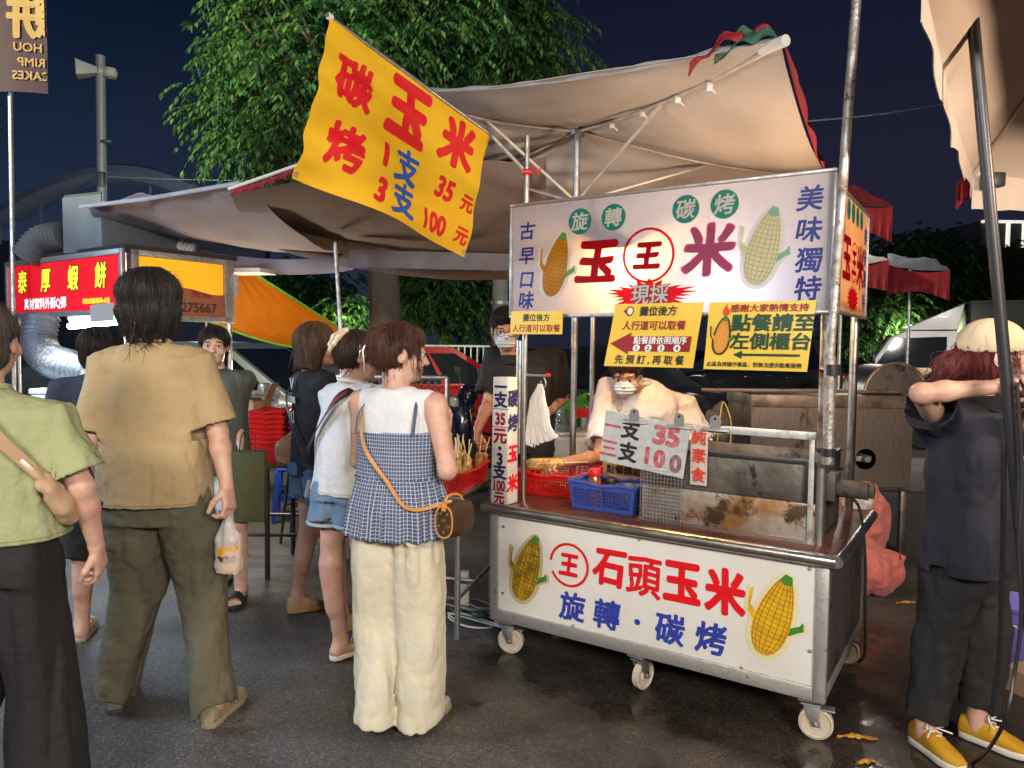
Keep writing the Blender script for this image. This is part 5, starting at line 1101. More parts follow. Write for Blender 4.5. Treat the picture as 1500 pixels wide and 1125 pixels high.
def banner_text(name, items, m):
    if len(items) > 1:
        for it in items: banner_text(name, [it], m)
        return
    fr = lambda x, y, o=0.0: np.array([x, y, o]); mb = MB()
    for s_, u, v, h, b, xs in items: letter(mb, s_, u * LB, -v * HB, h, fr, bold=b, off=.0022, xs=xs, wob=.004)
    o = mb.build(name, m, split=False); f = inv(ban); slice_map(o, lambda x, y, z: f(bmap(x, y, z)), 60, 36, (0, LB, -HB, 0)); o.parent = ban
banner_text('red_lettering', [('碳', .165, .285, .185, .042, 1), ('烤', .185, .69, .185, .042, 1), ('玉', .475, .235, .275, .055, .95), ('米', .805, .235, .225, .055, 1), ('1', .388, .60, .140, .034, 1.25), ('3', .407, .845, .135, .05, 1),
    ('35', .790, .595, .125, .045, .95), ('元', .945, .61, .085, .045, 1), ('100', .768, .868, .125, .045, .85), ('元', .943, .862, .085, .045, 1)], mat('banner red print', S('#c9141e'), .6))
banner_text('blue_lettering', [('支', .53, .605, .155, .035, 1), ('支', .547, .838, .15, .035, 1)], mat('banner blue print', S('#2450a0'), .6))
mb = MB(); mb.tube([TL + (TL - TR) * .012, TR + (TR - TL) * .02, cw(.09, .15, 2.30)], [.008, .010, .011], 10); mb.build('pole', galv, ban, world=True, smooth=True)
mb = MB(); mb.tube([TL + (TL - TR) * .004, TL + (TR - TL) * .012], .0125, 10); mb.build('end_cap', white_paint, ban, world=True)
mb = MB(); 
for x, y in ((.015, -.60), (.985, -.60)): ring(mb, x, y, .011, .005, lambda a, b, o: bmap(a, b, .004), 0)
mb.build('eyelet', galv, ban, world=True)
mb = MB(); q = cw(.09, .15, 2.30); mb.tube([q + [-.02, 0, 0], q + [.02, 0, 0]], .018, 10); mb.tube(spline([q, q + [.03, -.01, .02], q + [.05, 0, -.01], q + [.07, 0, .03]], 4), .004, 6); mb.build('red_knot', red_plastic, ban, world=True)

# ================================================================== shrimp cake stall at the left
KA = at(183, 500, 4.95); KA[2] = 0; KL = at(16, 500, 5.95); KL[2] = 0; KR = at(337, 500, 5.62); KR[2] = 0
sh = thing('food_stall', 'shrimp cake stall with a lit red sign and a steel frame', 'food stall', KA)
ul = (KL - KA) / np.linalg.norm(KL - KA); ur = (KR - KA) / np.linalg.norm(KR - KA); wl = np.linalg.norm(KL - KA); wr_ = np.linalg.norm(KR - KA); nl = np.array([ul[1], -ul[0], 0]); nl = nl if nl[1] < 0 else -nl; nr = np.array([ur[1], -ur[0], 0]); nr = nr if nr[1] < 0 else -nr
up = np.array([0, 0, 1.0]); zs0, zs1 = at(183, 457, 4.95)[2], at(183, 368, 4.95)[2]
def slab(mb, o, u, n, x0, x1, za, zb, t): mb.hexa([o + u * x + n * y + up * z for z in (za, zb) for x, y in ((x0, 0), (x1, 0), (x1, t), (x0, t))])
red_sign = mat('lit red sign', S('#d31220'), .45, 0, S('#b80c18'), 3, emit=S('#d31220'), estr=.35)
mb = MB(); slab(mb, KA, ul, nl, .02, wl - .02, zs0 + .02, zs1 - .02, .012); mb.build('red_sign_panel', red_sign, sh, world=True)
mb = MB()
for (x0, x1, a, b) in ((0, wl, zs0 - .02, zs0 + .018), (0, wl, zs1 - .018, zs1 + .02), (-.02, .018, zs0 - .02, zs1 + .02), (wl - .018, wl + .02, zs0 - .02, zs1 + .02)): slab(mb, KA, ul, nl, x0, x1, a, b, .025)
for (x0, x1, a, b) in ((.04, wr_, zs0 - .05, zs0 - .01), (.04, wr_, zs1 - .02, zs1 + .02), (.04, .09, zs0 - .05, zs1 + .02), (wr_ - .06, wr_ + .02, zs0 - .05, zs1 + .02)): slab(mb, KA, ur, nr, x0, x1, a, b, .03)
mb.build('sign_frame', galv, sh, world=True, bevel=.003)
fs = plane(KA + ul * wl + nl * .012, -ul, up, nl)
mb = MB(); zc = (zs0 + zs1) / 2
for i, ch in enumerate('泰厚蝦餅'): letter(mb, ch, wl * (.155 + .222 * i + .02 * (i > 1)), zc + .055, .185, fs, bold=.075, shear=.1, xs=.85)
mb.build('lettering_outline', mat('sign black print', (.02, .012, .01), .5), sh, world=True)
mb = MB()
for i, ch in enumerate('泰厚蝦餅'): letter(mb, ch, wl * (.155 + .222 * i + .02 * (i > 1)), zc + .055, .185, fs, bold=.032, shear=.1, off=.003, xs=.85)
letter(mb, '使用全球頂級海鮮與4-6片蝦', wl * .80, zc - .118, .042, fs, bold=.02, xs=.72); mb.build('yellow_lettering', mat('sign yellow print', S('#f2e03a'), .5, emit=S('#f2e03a'), estr=.25), sh, world=True)
mb = MB(); letter(mb, '真材實料外酥Q彈', wl * .36, zc - .118, .088, fs, bold=.04, xs=1.0); mb.build('white_lettering', mat('sign white print', (.8, .8, .78), .5, emit=(1, 1, 1), estr=.2), sh, world=True)
side_yel = mat('lit orange side sign', S('#e8a41e'), .5, 0, S('#dc9514'), 3, emit=S('#e8a01e'), estr=.5); side_brn = mat('faded brown side sign', S('#96593f'), .6, 0, S('#8a5038'), 3, emit=S('#96593f'), estr=.10)
mb = MB(); slab(mb, KA, ur, nr, .09, wr_ - .06, zs0 - .01, zs1 - .02, .008); mb.build('side_sign_panel', side_brn, sh, world=True)
mb = MB(); f_ = lambda u, v: KA + ur * (.092 + (wr_ - .155) * u) + nr * .014 + up * (zs1 - .022 - (.185 + .035 * u + .012 * sin(u * 9)) * v); mb.grid(f_, 20, 4); mb.build('side_sign_sheet', side_yel, sh, world=True)
f2 = plane(KA + nr * .009, ur, up, nr); mb = MB(); letter(mb, '06-275667', wr_ * .60, zs0 + .055, .095, f2, bold=.03); mb.build('phone_lettering', mat('sign brown print', (.06, .03, .03), .6), sh, world=True)
mb = MB(); letter(mb, '雙蝦', wr_ * .70, zs0 + .165, .085, f2, bold=.03); mb.build('faded_lettering', mat('sign faded print', S('#8a3038'), .6), sh, world=True)
mb = MB(); bk = np.array([0, 1.0, 0])
for q in (KA + ul * .03 + bk * .06, KA + ul * (wl - .05) + bk * .06, KA + ur * (wr_ - .02) + bk * .04): mb = MB(); mb.tube([q, q + up * zs1], .018, 10); mb.build('post', steel, sh, world=True, smooth=True)
mb = MB(); slab(mb, KA, ul, nl, -.02, wl + .02, zs1 + .022, zs1 + .05, -.85); mb.build('roof', dark_steel, sh, world=True)
mb = MB(); slab(mb, KA, ul, nl, .0, wl, .12, .86, -.70); mb.build('cabinet', steel, sh, world=True, bevel=.005)
mb = MB(); slab(mb, KA, ul, nl, -.03, wl + .03, .862, .89, -.74); mb.build('worktop', steel, sh, world=True, bevel=.005)
hb = at(150, 330, 5.5); mb = MB(); mb.hexa([at(x, y, Y) for x, y, Y in ((93, 372, 5.4), (150, 368, 5.15), (152, 352, 6.0), (96, 356, 6.1), (91, 290, 5.4), (148, 283, 5.15), (150, 280, 6.0), (94, 286, 6.1))]); mb.build('exhaust_box', mat('grey duct steel', (.12, .13, .155), .6, .3, (.09, .10, .12), 4), sh, world=True, bevel=.01)
mb = MB(); mb.hexa([at(x, y, Y) for x, y, Y in ((150, 366, 5.1), (262, 372, 5.6), (258, 352, 6.1), (150, 350, 5.9), (150, 300, 5.1), (262, 320, 5.6), (258, 312, 6.1), (150, 296, 5.9))]); mb.build('hood', mat('dark duct steel', (.10, .12, .15), .55, .4), sh, world=True, bevel=.01)
def duct(P, r, m, par, nr_=46):
    P = spline(P, max(3, nr_ // (len(P) - 1))); rr = [r * (1 + (.10 if i % 2 else -.06)) for i in range(len(P))]; mb = MB(); mb.tube(P, rr, 18); mb.build('flexible_duct', m, par, world=True, smooth=True, angle=60)
foil = mat('aluminium foil duct', (.34, .37, .42), .45, .85, (.28, .31, .35), 40, bump=.4, bscale=60)
duct([at(38, 378, 5.6), at(60, 352, 5.6), at(92, 345, 5.6)], .10, mat('grey duct cloth', (.10, .105, .12), .7), sh, 26)
duct([at(212, 352, 5.6), at(250, 360, 5.65), at(285, 372, 5.7)], .08, mat('white ribbed duct', (.42, .43, .44), .6), sh, 26)
duct([at(62, 462, 5.55), at(56, 500, 5.5), at(70, 525, 5.45), at(100, 536, 5.4), at(135, 545, 5.4)], .115, foil, sh, 44)
mb = MB(); a, b = at(102, 478, 5.35), at(182, 470, 5.12); mb.tube([a, b], .022, 10); mb.build('light_tube', mat('lit stall tube', (1, 1, 1), .4, emit=(.78, .91, 1), estr=22), sh, world=True)
mb = MB(); mb.tube([a + [0, .02, .06], b + [0, .02, .06]], .03, 8); mb.build('tube_holder', white_paint, sh, world=True)
lamp('stall_tube_lamp', 'AREA', (a + b) / 2 + np.array([0, .0, -.06]), 26, (.72, .86, 1), .7, (a + b) / 2 + np.array([.2, -.8, -1.0]), size_y=.08)
mb = MB(); mb.hexa([at(x, y, Y) for x, y, Y in ((132, 472, 4.93), (167, 470, 4.88), (167, 470, 4.90), (132, 472, 4.95), (132, 447, 4.93), (167, 443, 4.88), (167, 443, 4.90), (132, 447, 4.95))]); mb.build('grey_card', mat('grey hanging card', (.25, .24, .24), .7), sh, world=True)
bx_ = thing('foam_box', 'white foam box standing on the worktop under the silver duct', 'box', (*at(95, 560, 5.35)[:2], .8905)); mb = MB(); mb.box((0, 0, .10), (.34, .26, .20)); mb.build('box', mat('white foam', (.75, .76, .78), .8), bx_, bevel=.012)
mb = MB(); mb.box((0, 0, .222), (.36, .28, .04)); mb.build('lid', _M['white foam'], bx_, bevel=.012)

# orange tarpaulin behind
tr_ = thing('tarpaulin', 'orange tarpaulin with green hem stretched out behind the stall', 'tarpaulin', (*at(400, 500, 7.2)[:2], 0))
A_, B_, C_, D_ = at(318, 398, 6.6), at(372, 402, 6.5), at(500, 484, 7.6), at(300, 468, 6.7)
tarp = mat('orange tarpaulin cloth', S('#e08a18'), .5, 0, S('#d87c10'), 6, transl=.45, bump=.25, bscale=9, emit=None)
mb = MB(); C2 = at(446, 500, 7.6); 
mb.grid(lambda u, v: (A_ * (1 - u) + B_ * u) * (1 - v) + (D_ * (1 - u) + C_ * u) * v + np.array([0, 0, -1.0]) * (.10 * 4 * u * (1 - u) * v) + np.array([0, 0, .006 * sin(40 * u + 6 * v)]), 30, 16, .004)
mb.grid(lambda u, v: (D_ * (1 - u) + C_ * u) + np.array([0, 0, -.10 * 4 * u * (1 - u)]) + (np.array([0, .25, -.20]) * (u ** 1.2)) * v, 24, 5, .004); mb.build('cloth', tarp, tr_, world=True, smooth=True)
mb = MB(); P = [(B_ * (1 - v) + C_ * v) + np.array([0, 0, .012]) for v in np.linspace(0, 1, 8)]; mb.tube(P, .012, 6); P = [(D_ * (1 - u) + C_ * u) + np.array([0, 0, -.10 * 4 * u * (1 - u)]) + np.array([0, .25, -.205]) * (u ** 1.2) for u in np.linspace(0, 1, 16)]; mb.tube(P, .012, 6); mb.build('hem', mat('green hem', S('#5ba53a'), .6), tr_, world=True, smooth=True)
mb = MB(); mb.tube([at(302, 466, 6.75), (at(302, 466, 6.75)[0], 6.75, 0)], .015, 8); mb.build('pole', galv, tr_, world=True); mb = MB(); mb.tube([C_, (C_[0], C_[1], 0)], .015, 8); mb.build('pole', galv, tr_, world=True)
lamp('tarp_fill_light', 'POINT', at(395, 560, 5.9), 40, (1, .85, .62), .15)  # added fill that lights the tarpaulin, no bulb is modelled here
mb = MB(); mb.box((0, 0, 0), (.42, .25, .035)); 
ld = thing('floodlight', 'flat white floodlight panel fixed to the stall roof corner', 'lamp', at(357, 398, 5.75), -.2); mb.build('housing', white_paint, ld, bevel=.01)
mb = MB(); mb.box((-.1, .05, -.09), (.03, .02, .18)); mb.build('bracket', galv, ld)

# ================================================================== tables, boxes and stools left of the queue
tl_ = gr(392, 848); lt = thing('folding_table', 'dark steel legged table holding red bins behind the shorts women', 'table', tl_ + UX * 0, .0)
mb = MB(); mb.bx((-.55, -.02, .70), (.62, .58, .73)); mb.build('tabletop', mat('brown laminate', (.13, .06, .035), .35, 0, (.09, .04, .025), 6), lt, bevel=.004)
for x in (-.50, 0, .58):
    for y in (.0, .54): mb = MB(); mb.tube([(x, y, 0), (x, y, .699)], .017, 10); mb.build('leg', dark_steel, lt, smooth=True)
mb = MB(); mb.tube([(-.50, 0, .28), (.58, 0, .28)], .012, 8); mb.tube([(-.50, .54, .28), (.58, .54, .28)], .012, 8); mb.tube([(-.5, 0, .28), (-.5, .54, .28)], .012, 8); mb.build('stretcher', dark_steel, lt, smooth=True)
def bin_(loc, label, m=red_plastic, group='red bins stacked on the table', rz=0):
    t = thing('plastic_bin', label, 'bin', loc, rz, group); mb = MB(); W, D, H = .215, .30, .12
    for s in (1, -1):
        mb.hexa([(s * W * .40, -D * .42, 0), (s * W * .42, -D * .42, 0), (s * W * .42, D * .42, 0), (s * W * .40, D * .42, 0), (s * W * .48, -D * .49, H), (s * W * .5, -D * .49, H), (s * W * .5, D * .49, H), (s * W * .48, D * .49, H)])
        mb.hexa([(-W * .40, s * D * .42, 0), (W * .40, s * D * .42, 0), (W * .40, s * D * .44, 0), (-W * .40, s * D * .44, 0), (-W * .48, s * D * .48, H), (W * .48, s * D * .48, H), (W * .48, s * D * .5, H), (-W * .48, s * D * .5, H)])
    mb.bx((-W * .4, -D * .42, 0), (W * .4, D * .42, .004)); mb.build('bin_body', m, t)
    mb = MB(); P = [(-W / 2, -D / 2), (W / 2, -D / 2), (W / 2, D / 2), (-W / 2, D / 2)]
    for i in range(4):
        p, q = np.array([*P[i], H]), np.array([*P[(i + 1) % 4], H]); mb.tube(spline([p, p + (q - p) * .3, (p + q) / 2 - [0, 0, .008], p + (q - p) * .7, q], 3), .008, 6)
    mb.build('rim', m, t, smooth=True); return t
dim_red = mat('wine red plastic', (.26, .012, .03), .4)
for k_, (x, m_, w_) in enumerate(((-.02, red_plastic, 'bright red'), (.235, dim_red, 'wine red'))):
    proto = None
    for i in range(7):
        lb = '%s %s bin of its stack on the table' % (['lowest', 'second lowest', 'third lowest', 'middle', 'third highest', 'second highest', 'topmost'][i], w_)
        l_ = tl_ + np.array([x + .004 * ((i * 7) % 3 - 1), .20, .7305 + .032 * i])
        if proto is None: proto = bin_(l_, lb, m_, '%s bins stacked on the table' % w_)
        else: c = copy_tree(proto); c.location = Vector(l_); c['label'] = lb
def carton(label, loc, size, rz, flaps=True):
    t = thing('cardboard_box', label, 'box', loc, rz); x, y, z = [q / 2 for q in size]; z *= 2; e = .004; mb = MB()
    mb.bx((-x, -y, 0), (x, -y + e, z)); mb.bx((-x, y - e, 0), (x, y, z)); mb.bx((-x, -y + e, 0), (-x + e, y - e, z)); mb.bx((x - e, -y + e, 0), (x, y - e, z)); mb.bx((-x + e, -y + e, .001), (x - e, y - e, .006)); mb.build('box', cardboard, t)
    if flaps:
        mb = MB()
        for s in (-1, 1):
            mb.hexa([(-x, s * y, z), (x, s * y, z), (x, s * (y + .002), z + .004), (-x, s * (y + .002), z + .004), (-x, s * (y + .10), z + .03 - .06 * (s > 0)), (x, s * (y + .10), z + .03 - .06 * (s > 0)), (x, s * (y + .10), z + .035 - .06 * (s > 0)), (-x, s * (y + .10), z + .035 - .06 * (s > 0))])
            mb.hexa([(s * x, -y, z), (s * x, y, z), (s * (x + .003), y, z), (s * (x + .003), -y, z), (s * (x + .05), -y, z + .11), (s * (x + .05), y, z + .11), (s * (x + .053), y, z + .108), (s * (x + .053), -y, z + .108)])
        mb.build('flap', cardboard, t)
    return t
q = at(360, 600, 5.0); carton('flat brown carton under the open one on the table', (q[0] - .02, 4.98, .731), (.34, .26, .12), .1, False)
carton('open brown carton with raised flaps beside the red bins', (q[0], 4.98, .852), (.30, .24, .24), .1)
carton('small brown carton by the blue stool under the table', gr(405, 800) + np.array([.1, .5, 0]), (.25, .2, .2), .3, False)
bt_ = thing('squeeze_bottle', 'white bottle with a green cap standing behind the bins', 'bottle', (at(353, 600, 4.72)[0], 4.85, .7305)); mb = MB(); mb.lathe([(0, 0), (.035, .003), (.036, .34), (.028, .37), (0, .375)], seg=16); mb.build('bottle', mat('cream bottle', (.62, .58, .45), .4), bt_, smooth=True); mb = MB(); mb.lathe([(.0, .37), (.03, .372), (.03, .42), (0, .425)], seg=16); mb.build('cap', mat('green cap', (.02, .28, .08), .4), bt_, smooth=True)
sd = SD(); q = at(408, 668, 4.4); sd.ell((0, 0, .08), (.09, .07, .085)); sd.cone((0, 0, .12), (.02, 0, .20), .05, .012, .04); sd.disp(lambda X, Y, Z: .010 * ridged(X * 16, Y * 16, Z * 9)); t = thing('plastic_bag', 'clear brownish plastic bag leaning by the wine red bins', 'bag', (q[0] + .02, 4.52, .7305)); sdobj(sd, 'bag', mat('hazy plastic film', (.60, .48, .38), .25, trans=.5, alpha=.6), t, .007)
def stool(label, loc, m, rz=0, H=.45):
    t = thing('plastic_stool', label, 'stool', loc, rz); mb = MB(); mb.box((0, 0, H - .015), (.26, .26, .03)); mb.build('seat', m, t, bevel=.01)
    for sx_ in (-1, 1):
        for sy in (-1, 1):
            mb = MB(); a, b = np.array([sx_ * .115, sy * .115, H - .03]), np.array([sx_ * .15, sy * .15, 0]); d = .016
            mb.hexa([b + [-d, -d, 0], b + [d, -d, 0], b + [d, d, 0], b + [-d, d, 0], a + [-d * 1.4, -d * 1.4, 0], a + [d * 1.4, -d * 1.4, 0], a + [d * 1.4, d * 1.4, 0], a + [-d * 1.4, d * 1.4, 0]]); mb.build('leg', m, t)
    mb = MB()
    for s in (-1, 1): mb.box((0, s * .132, .20), (.25, .008, .04)); mb.box((s * .132, 0, .20), (.008, .25, .04))
    mb.build('brace', m, t); return t
blue_st = mat('bright blue plastic', (.02, .09, .55), .35)
stool('blue plastic stool under the dark table', gr(412, 775) + np.array([0, .35, 0]), blue_st, .2)
mt = gr(432, 800) + np.array([.0, .2, 0]); t = thing('round_stool', 'black metal round stool beside the blue stool', 'stool', mt); mb = MB(); mb.lathe([(0, .60), (.15, .60), (.155, .615), (.15, .63), (0, .632)], seg=24); mb.build('seat', black_plastic, t, smooth=True)
for i in range(4): a = pi / 4 + i * pi / 2; mb = MB(); mb.tube([(.10 * cos(a), .10 * sin(a), .60), (.18 * cos(a), .18 * sin(a), 0)], .011, 8); mb.build('leg', dark_steel, t, smooth=True)
mb = MB(); ring_ = [(.145 * cos(a), .145 * sin(a), .25) for a in np.linspace(0, 2 * pi, 25)]; mb.tube(ring_, .008, 6, cap=False); mb.build('foot_ring', dark_steel, t, smooth=True)

# ================================================================== behind the counter and right
wb = at(852, 632, 5.0); cbm = thing('cabinet', 'white cupboard with pots on top behind the cook', 'cabinet', (wb[0], 5.1, 0)); hz = wb[2]
mb = MB(); mb.bx((-.24, -.2, .04), (.30, .25, hz - .02)); mb.build('carcass', white_paint, cbm, bevel=.006); mb = MB(); mb.bx((-.25, -.21, hz - .018), (.31, .26, hz)); mb.build('top', white_paint, cbm, bevel=.004)
mb = MB(); mb.bx((-.225, -.206, .08), (.025, -.2005, hz - .05)); mb.bx((.035, -.206, .08), (.285, -.2005, hz - .05)); mb.build('door', white_paint, cbm, bevel=.002)
t = thing('cooking_pot', 'steel pot under a flat red lid on the white cupboard', 'pot', (wb[0] + .12, 5.08, hz + .001)); mb = MB(); mb.lathe([(0, 0), (.115, 0), (.12, .01), (.12, .13), (.125, .135), (.118, .135), (.115, .012), (0, .01)], seg=28); mb.build('pot_body', steel, t, smooth=True)
mb = MB(); mb.bx((-.17, -.14, .137), (.15, .14, .141)); mb.bx((-.17, -.145, .10), (.15, -.141, .16)); mb.build('red_lid', red_plastic, t)
t = thing('glass_jar', 'small glass jar standing left of the steel pot', 'jar', (wb[0] - .13, 5.0, hz + .001)); mb = MB(); mb.lathe([(0, 0), (.05, .004), (.052, .09), (.04, .11), (.04, .13), (.036, .13), (.036, .11), (.047, .088), (.045, .01), (0, .008)], seg=20); mb.build('jar', mat('jar glass', (.8, .85, .85), .05, trans=.85), t, smooth=True)
mb = MB(); mb.lathe([(0, .131), (.042, .131), (.042, .15), (0, .152)], seg=20); mb.build('lid', galv, t, smooth=True)
q = at(845, 590, 5.15); sd = SD(); sd.ell((0, 0, .10), (.13, .09, .10)); sd.cone((0, 0, .15), (.08, 0, .24), .06, .02, .05); sd.disp(lambda X, Y, Z: .012 * ridged(X * 15, Y * 15, Z * 12)); t = thing('plastic_bag', 'bright green plastic bag knotted behind the red lid', 'bag', (q[0], 5.28, hz + .001)); sdobj(sd, 'bag', mat('green plastic film', (.10, .42, .06), .3, transl=.4), t, .008)
q = at(960, 600, 5.2); t = thing('steel_drum', 'grey lidded steel drum in the dark behind the cook', 'drum', (q[0] - .1, 5.4, 0)); mb = MB(); mb.lathe([(0, 0), (.19, 0), (.2, .02), (.2, 1.0), (.19, 1.04), (.10, 1.10), (0, 1.11)], seg=28); mb.build('drum', steel_dirty, t, smooth=True)
mb = MB(); mb.tube([(-.05, 0, 1.1), (-.05, 0, 1.16), (.05, 0, 1.16), (.05, 0, 1.1)], .01, 8); mb.build('handle', dark_steel, t, smooth=True)
# wrapped bundle with yellow string left of the oven
q = at(1050, 640, 4.75); sd = SD(); sd.ell((0, 0, .14), (.12, .10, .15)); sd.cone((0, 0, .22), (.03, 0, .33), .06, .02, .05); sd.disp(lambda X, Y, Z: .014 * ridged(X * 13, Y * 13, Z * 10)); t = thing('plastic_bag', 'dark tied plastic bag with yellow string on the crate behind the rail', 'bag', (q[0], q[1], .80)); sdobj(sd, 'bag', mat('dark plastic film', (.06, .055, .05), .25, 0, (.12, .11, .10), 8), t, .009)
mb = MB(); mb.tube(spline([(-.03, -.11, .05), (-.02, -.12, .2), (.02, -.06, .33), (.06, -.10, .2), (.05, -.12, .02)], 6), .004, 6); mb.build('string', mat('yellow string', S('#c9b23a'), .6), t, smooth=True)
t = thing('crate', 'dark wooden crate carrying the tied plastic bag', 'crate', (q[0], q[1], 0)); mb = MB()
for z in (.0, .17, .34, .51, .66):
    for s in (-1, 1): mb.bx((-.26, s * .18 - .008, z + .01), (.26, s * .18 + .008, z + .13)); mb.bx((s * .26 - .008, -.17, z + .01), (s * .26 + .008, .17, z + .13))
for sx_ in (-1, 1):
    for sy in (-1, 1): mb.bx((sx_ * .24 - .02, sy * .16 - .012, 0), (sx_ * .24 + .02, sy * .16 + .012, .79))
mb.bx((-.26, -.18, .785), (.26, .18, .798)); mb.build('slats', mat('dark wood', (.10, .075, .055), .8, 0, (.06, .045, .03), 8, stretch=(.3, 3, 3)), t)
# oven on a stand
ov = thing('roasting_oven', 'brown stained steel roasting oven on a stand behind the cart', 'oven', (2.25, 5.2, 0), 0)
bronze = mat('heat browned steel', (.36, .31, .27), .30, .9, (.22, .16, .12), 2.2, rough2=.5, spots=(.09, .06, .04), spot_scale=4, spot_at=.56, bump=.08, stretch=(1, 1, .45))
zb, zt = .50, 1.10; xl, xr = 1.69 - 2.25, 2.83 - 2.25
def hole_plate(mb, x0, x1, z0, z1, hx, hz_, r, y, n=28):
    V = []; pts = disc(hx, hz_, r, n)
    def rect(a): 
        c, s = cos(a), sin(a); k = min((x1 - hx) / c if c > 1e-6 else ((x0 - hx) / c if c < -1e-6 else 9), (z1 - hz_) / s if s > 1e-6 else ((z0 - hz_) / s if s < -1e-6 else 9)); return (hx + c * k, hz_ + s * k)
    outer = [rect(2 * pi * i / n) for i in range(n)]
    # pull the nearest outer points onto the corners
    for cx_, cz_ in ((x0, z0), (x1, z0), (x1, z1), (x0, z1)):
        j = min(range(n), key=lambda i: (outer[i][0] - cx_) ** 2 + (outer[i][1] - cz_) ** 2); outer[j] = (cx_, cz_)
    mb.add([(a, y, b) for a, b in pts] + [(a, y, b) for a, b in outer], [(i, (i + 1) % n, n + (i + 1) % n, n + i) for i in range(n)])
hx, hz_ = at(1266, 672, 5.2)[0] - 2.25, at(1266, 672, 5.2)[2]
mb = MB(); hole_plate(mb, xl + .002, xr - .002, zb, zt - .04, hx, hz_, .075, -.02); mb.bx((xl, -.0195, zb), (xl + .01, .55, zt - .04)); mb.bx((xr - .01, -.0195, zb), (xr, .55, zt - .04)); mb.bx((xl + .011, .54, zb), (xr - .011, .55, zt - .04)); mb.bx((xl + .011, -.018, zb), (xr - .011, .539, zb + .01)); mb.build('oven_body', bronze, ov)
mb = MB(); mb.bx((xl - .01, -.035, zt - .039), (xr + .005, .56, zt + .05)); mb.bx((xl - .35, -.03, zt + .065), (xr + .06, .02, zt + .09)); mb.build('top_frame', mat('greasy bar', (.30, .23, .18), .5, .5, (.14, .09, .06), 8), ov, bevel=.006)
mb = MB(); mb.lathe([(.02, -.035), (.03, -.02), (.03, .1)], (hx + .01, 0, hz_), 14, 'y'); mb.box((hx, .02, hz_), (.11, .02, .035)); mb.build('axle', galv, ov, smooth=True)
mb = MB()
for (x, y) in ((xl + .05, .02), (xr - .03, .02), (xl + .05, .52), (xr - .03, .52)): mb.bx((x - .022, y - .022, 0), (x + .022, y + .022, zb - .001))
mb.bx((xl, -.02, zb - .03), (xr, .0, zb - .002)); mb.build('leg', steel_dirty, ov, bevel=.003)
mb = MB(); a0, a1 = at(1268, 560, 5.45), at(1338, 560, 5.45); cxx = (a0[0] + a1[0]) / 2 - 2.25 - .02; rr = .21
V = []; n = 16
for i in range(n + 1): a = pi * i / n; V += [(cxx + rr * cos(a), .12, zt + .052 + rr * sin(a)), (cxx + rr * cos(a), .52, zt + .052 + rr * sin(a))]
mb.add(V, [(2 * i, 2 * i + 2, 2 * i + 3, 2 * i + 1) for i in range(n)] + [tuple(2 * i for i in range(n + 1)), tuple(2 * i + 1 for i in range(n + 1))[::-1]]); mb.build('lid', bronze, ov, smooth=True)
mb = MB(); mb.tube([(cxx + (rr + .012) * cos(a), .118, zt + .052 + (rr + .012) * sin(a)) for a in np.linspace(0, pi, 17)], .014, 8); mb.build('lid_rim', _M['greasy bar'], ov, smooth=True)
# pink sacks
sackm = mat('pink woven sack', S('#c9746a'), .75, 0, S('#b8605a'), 5, bump=.35, bscale=45, sheen=.2)
def sack(label, pos, r, rz, seed, tilt):
    t = thing('woven_sack', label, 'sack', pos, rz); sd = SD(); c, s = cos(tilt), sin(tilt)
    sd.ell((0, 0, r[2] * .95), r, R=[(c, 0, s), (0, 1, 0), (-s, 0, c)]); sd.ell((r[0] * .2, .02, r[2] * .75), (r[0] * .9, r[1] * .95, r[2] * .75), k=.06); sd.cone((r[0] * .7 * c, 0, r[2] * (.9 + .7 * s)), (r[0] * 1.2 * c, -.03, r[2] * (1.0 + .95 * s)), .06, .018, .08)
    sd.disp(lambda X, Y, Z: .016 * ridged(X * 9 + seed, Y * 9, Z * 6) + .009 * ridged(X * 20, Y * 18 + seed, Z * 15) + .004 * vnoise(X * 40, Y * 40, Z * 40)); sd.cut((0, 0, .003), (0, 0, -1))
    sdobj(sd, 'sack', sackm, t, .009); 
    mb = MB(); e = np.array([r[0] * 1.05 * c, -.02, r[2] * (1.0 + .82 * s)]); mb.tube([e + [-.0, -.0, -.03], e + [.0, .03, 0], e + [0, 0, .03], e + [0, -.03, 0], e + [0, 0, -.03]], .006, 6); mb.build('tie', mat('red twine', (.3, .02, .03), .8), t); return t
g_ = gr(1285, 882); sack('pink woven sack slumped lowest by the oven leg', g_ + np.array([-.02, .22, 0]), (.24, .20, .17), -.35, 1, .45)
sack('pink woven sack standing upright behind the cart', gr(1288, 865) + np.array([-.06, .36, .0]), (.25, .22, .33), .1, 5, .9)
sack('pink woven sack pushed up against the cart side', gr(1238, 868) + np.array([-.05, .42, 0]), (.20, .18, .20), .9, 9, .2)
t = thing('plastic_bag', 'crumpled white plastic bag on top of the pink sacks', 'bag', at(1252, 742, 4.55)); sd = SD(); sd.ell((0, 0, .01), (.09, .07, .04)); sd.ell((.06, 0, .03), (.06, .04, .03), k=.03); sd.disp(lambda X, Y, Z: .014 * ridged(X * 22, Y * 22, Z * 22)); sdobj(sd, 'bag', mat('white plastic film', (.68, .66, .64), .35, transl=.3), t, .006)
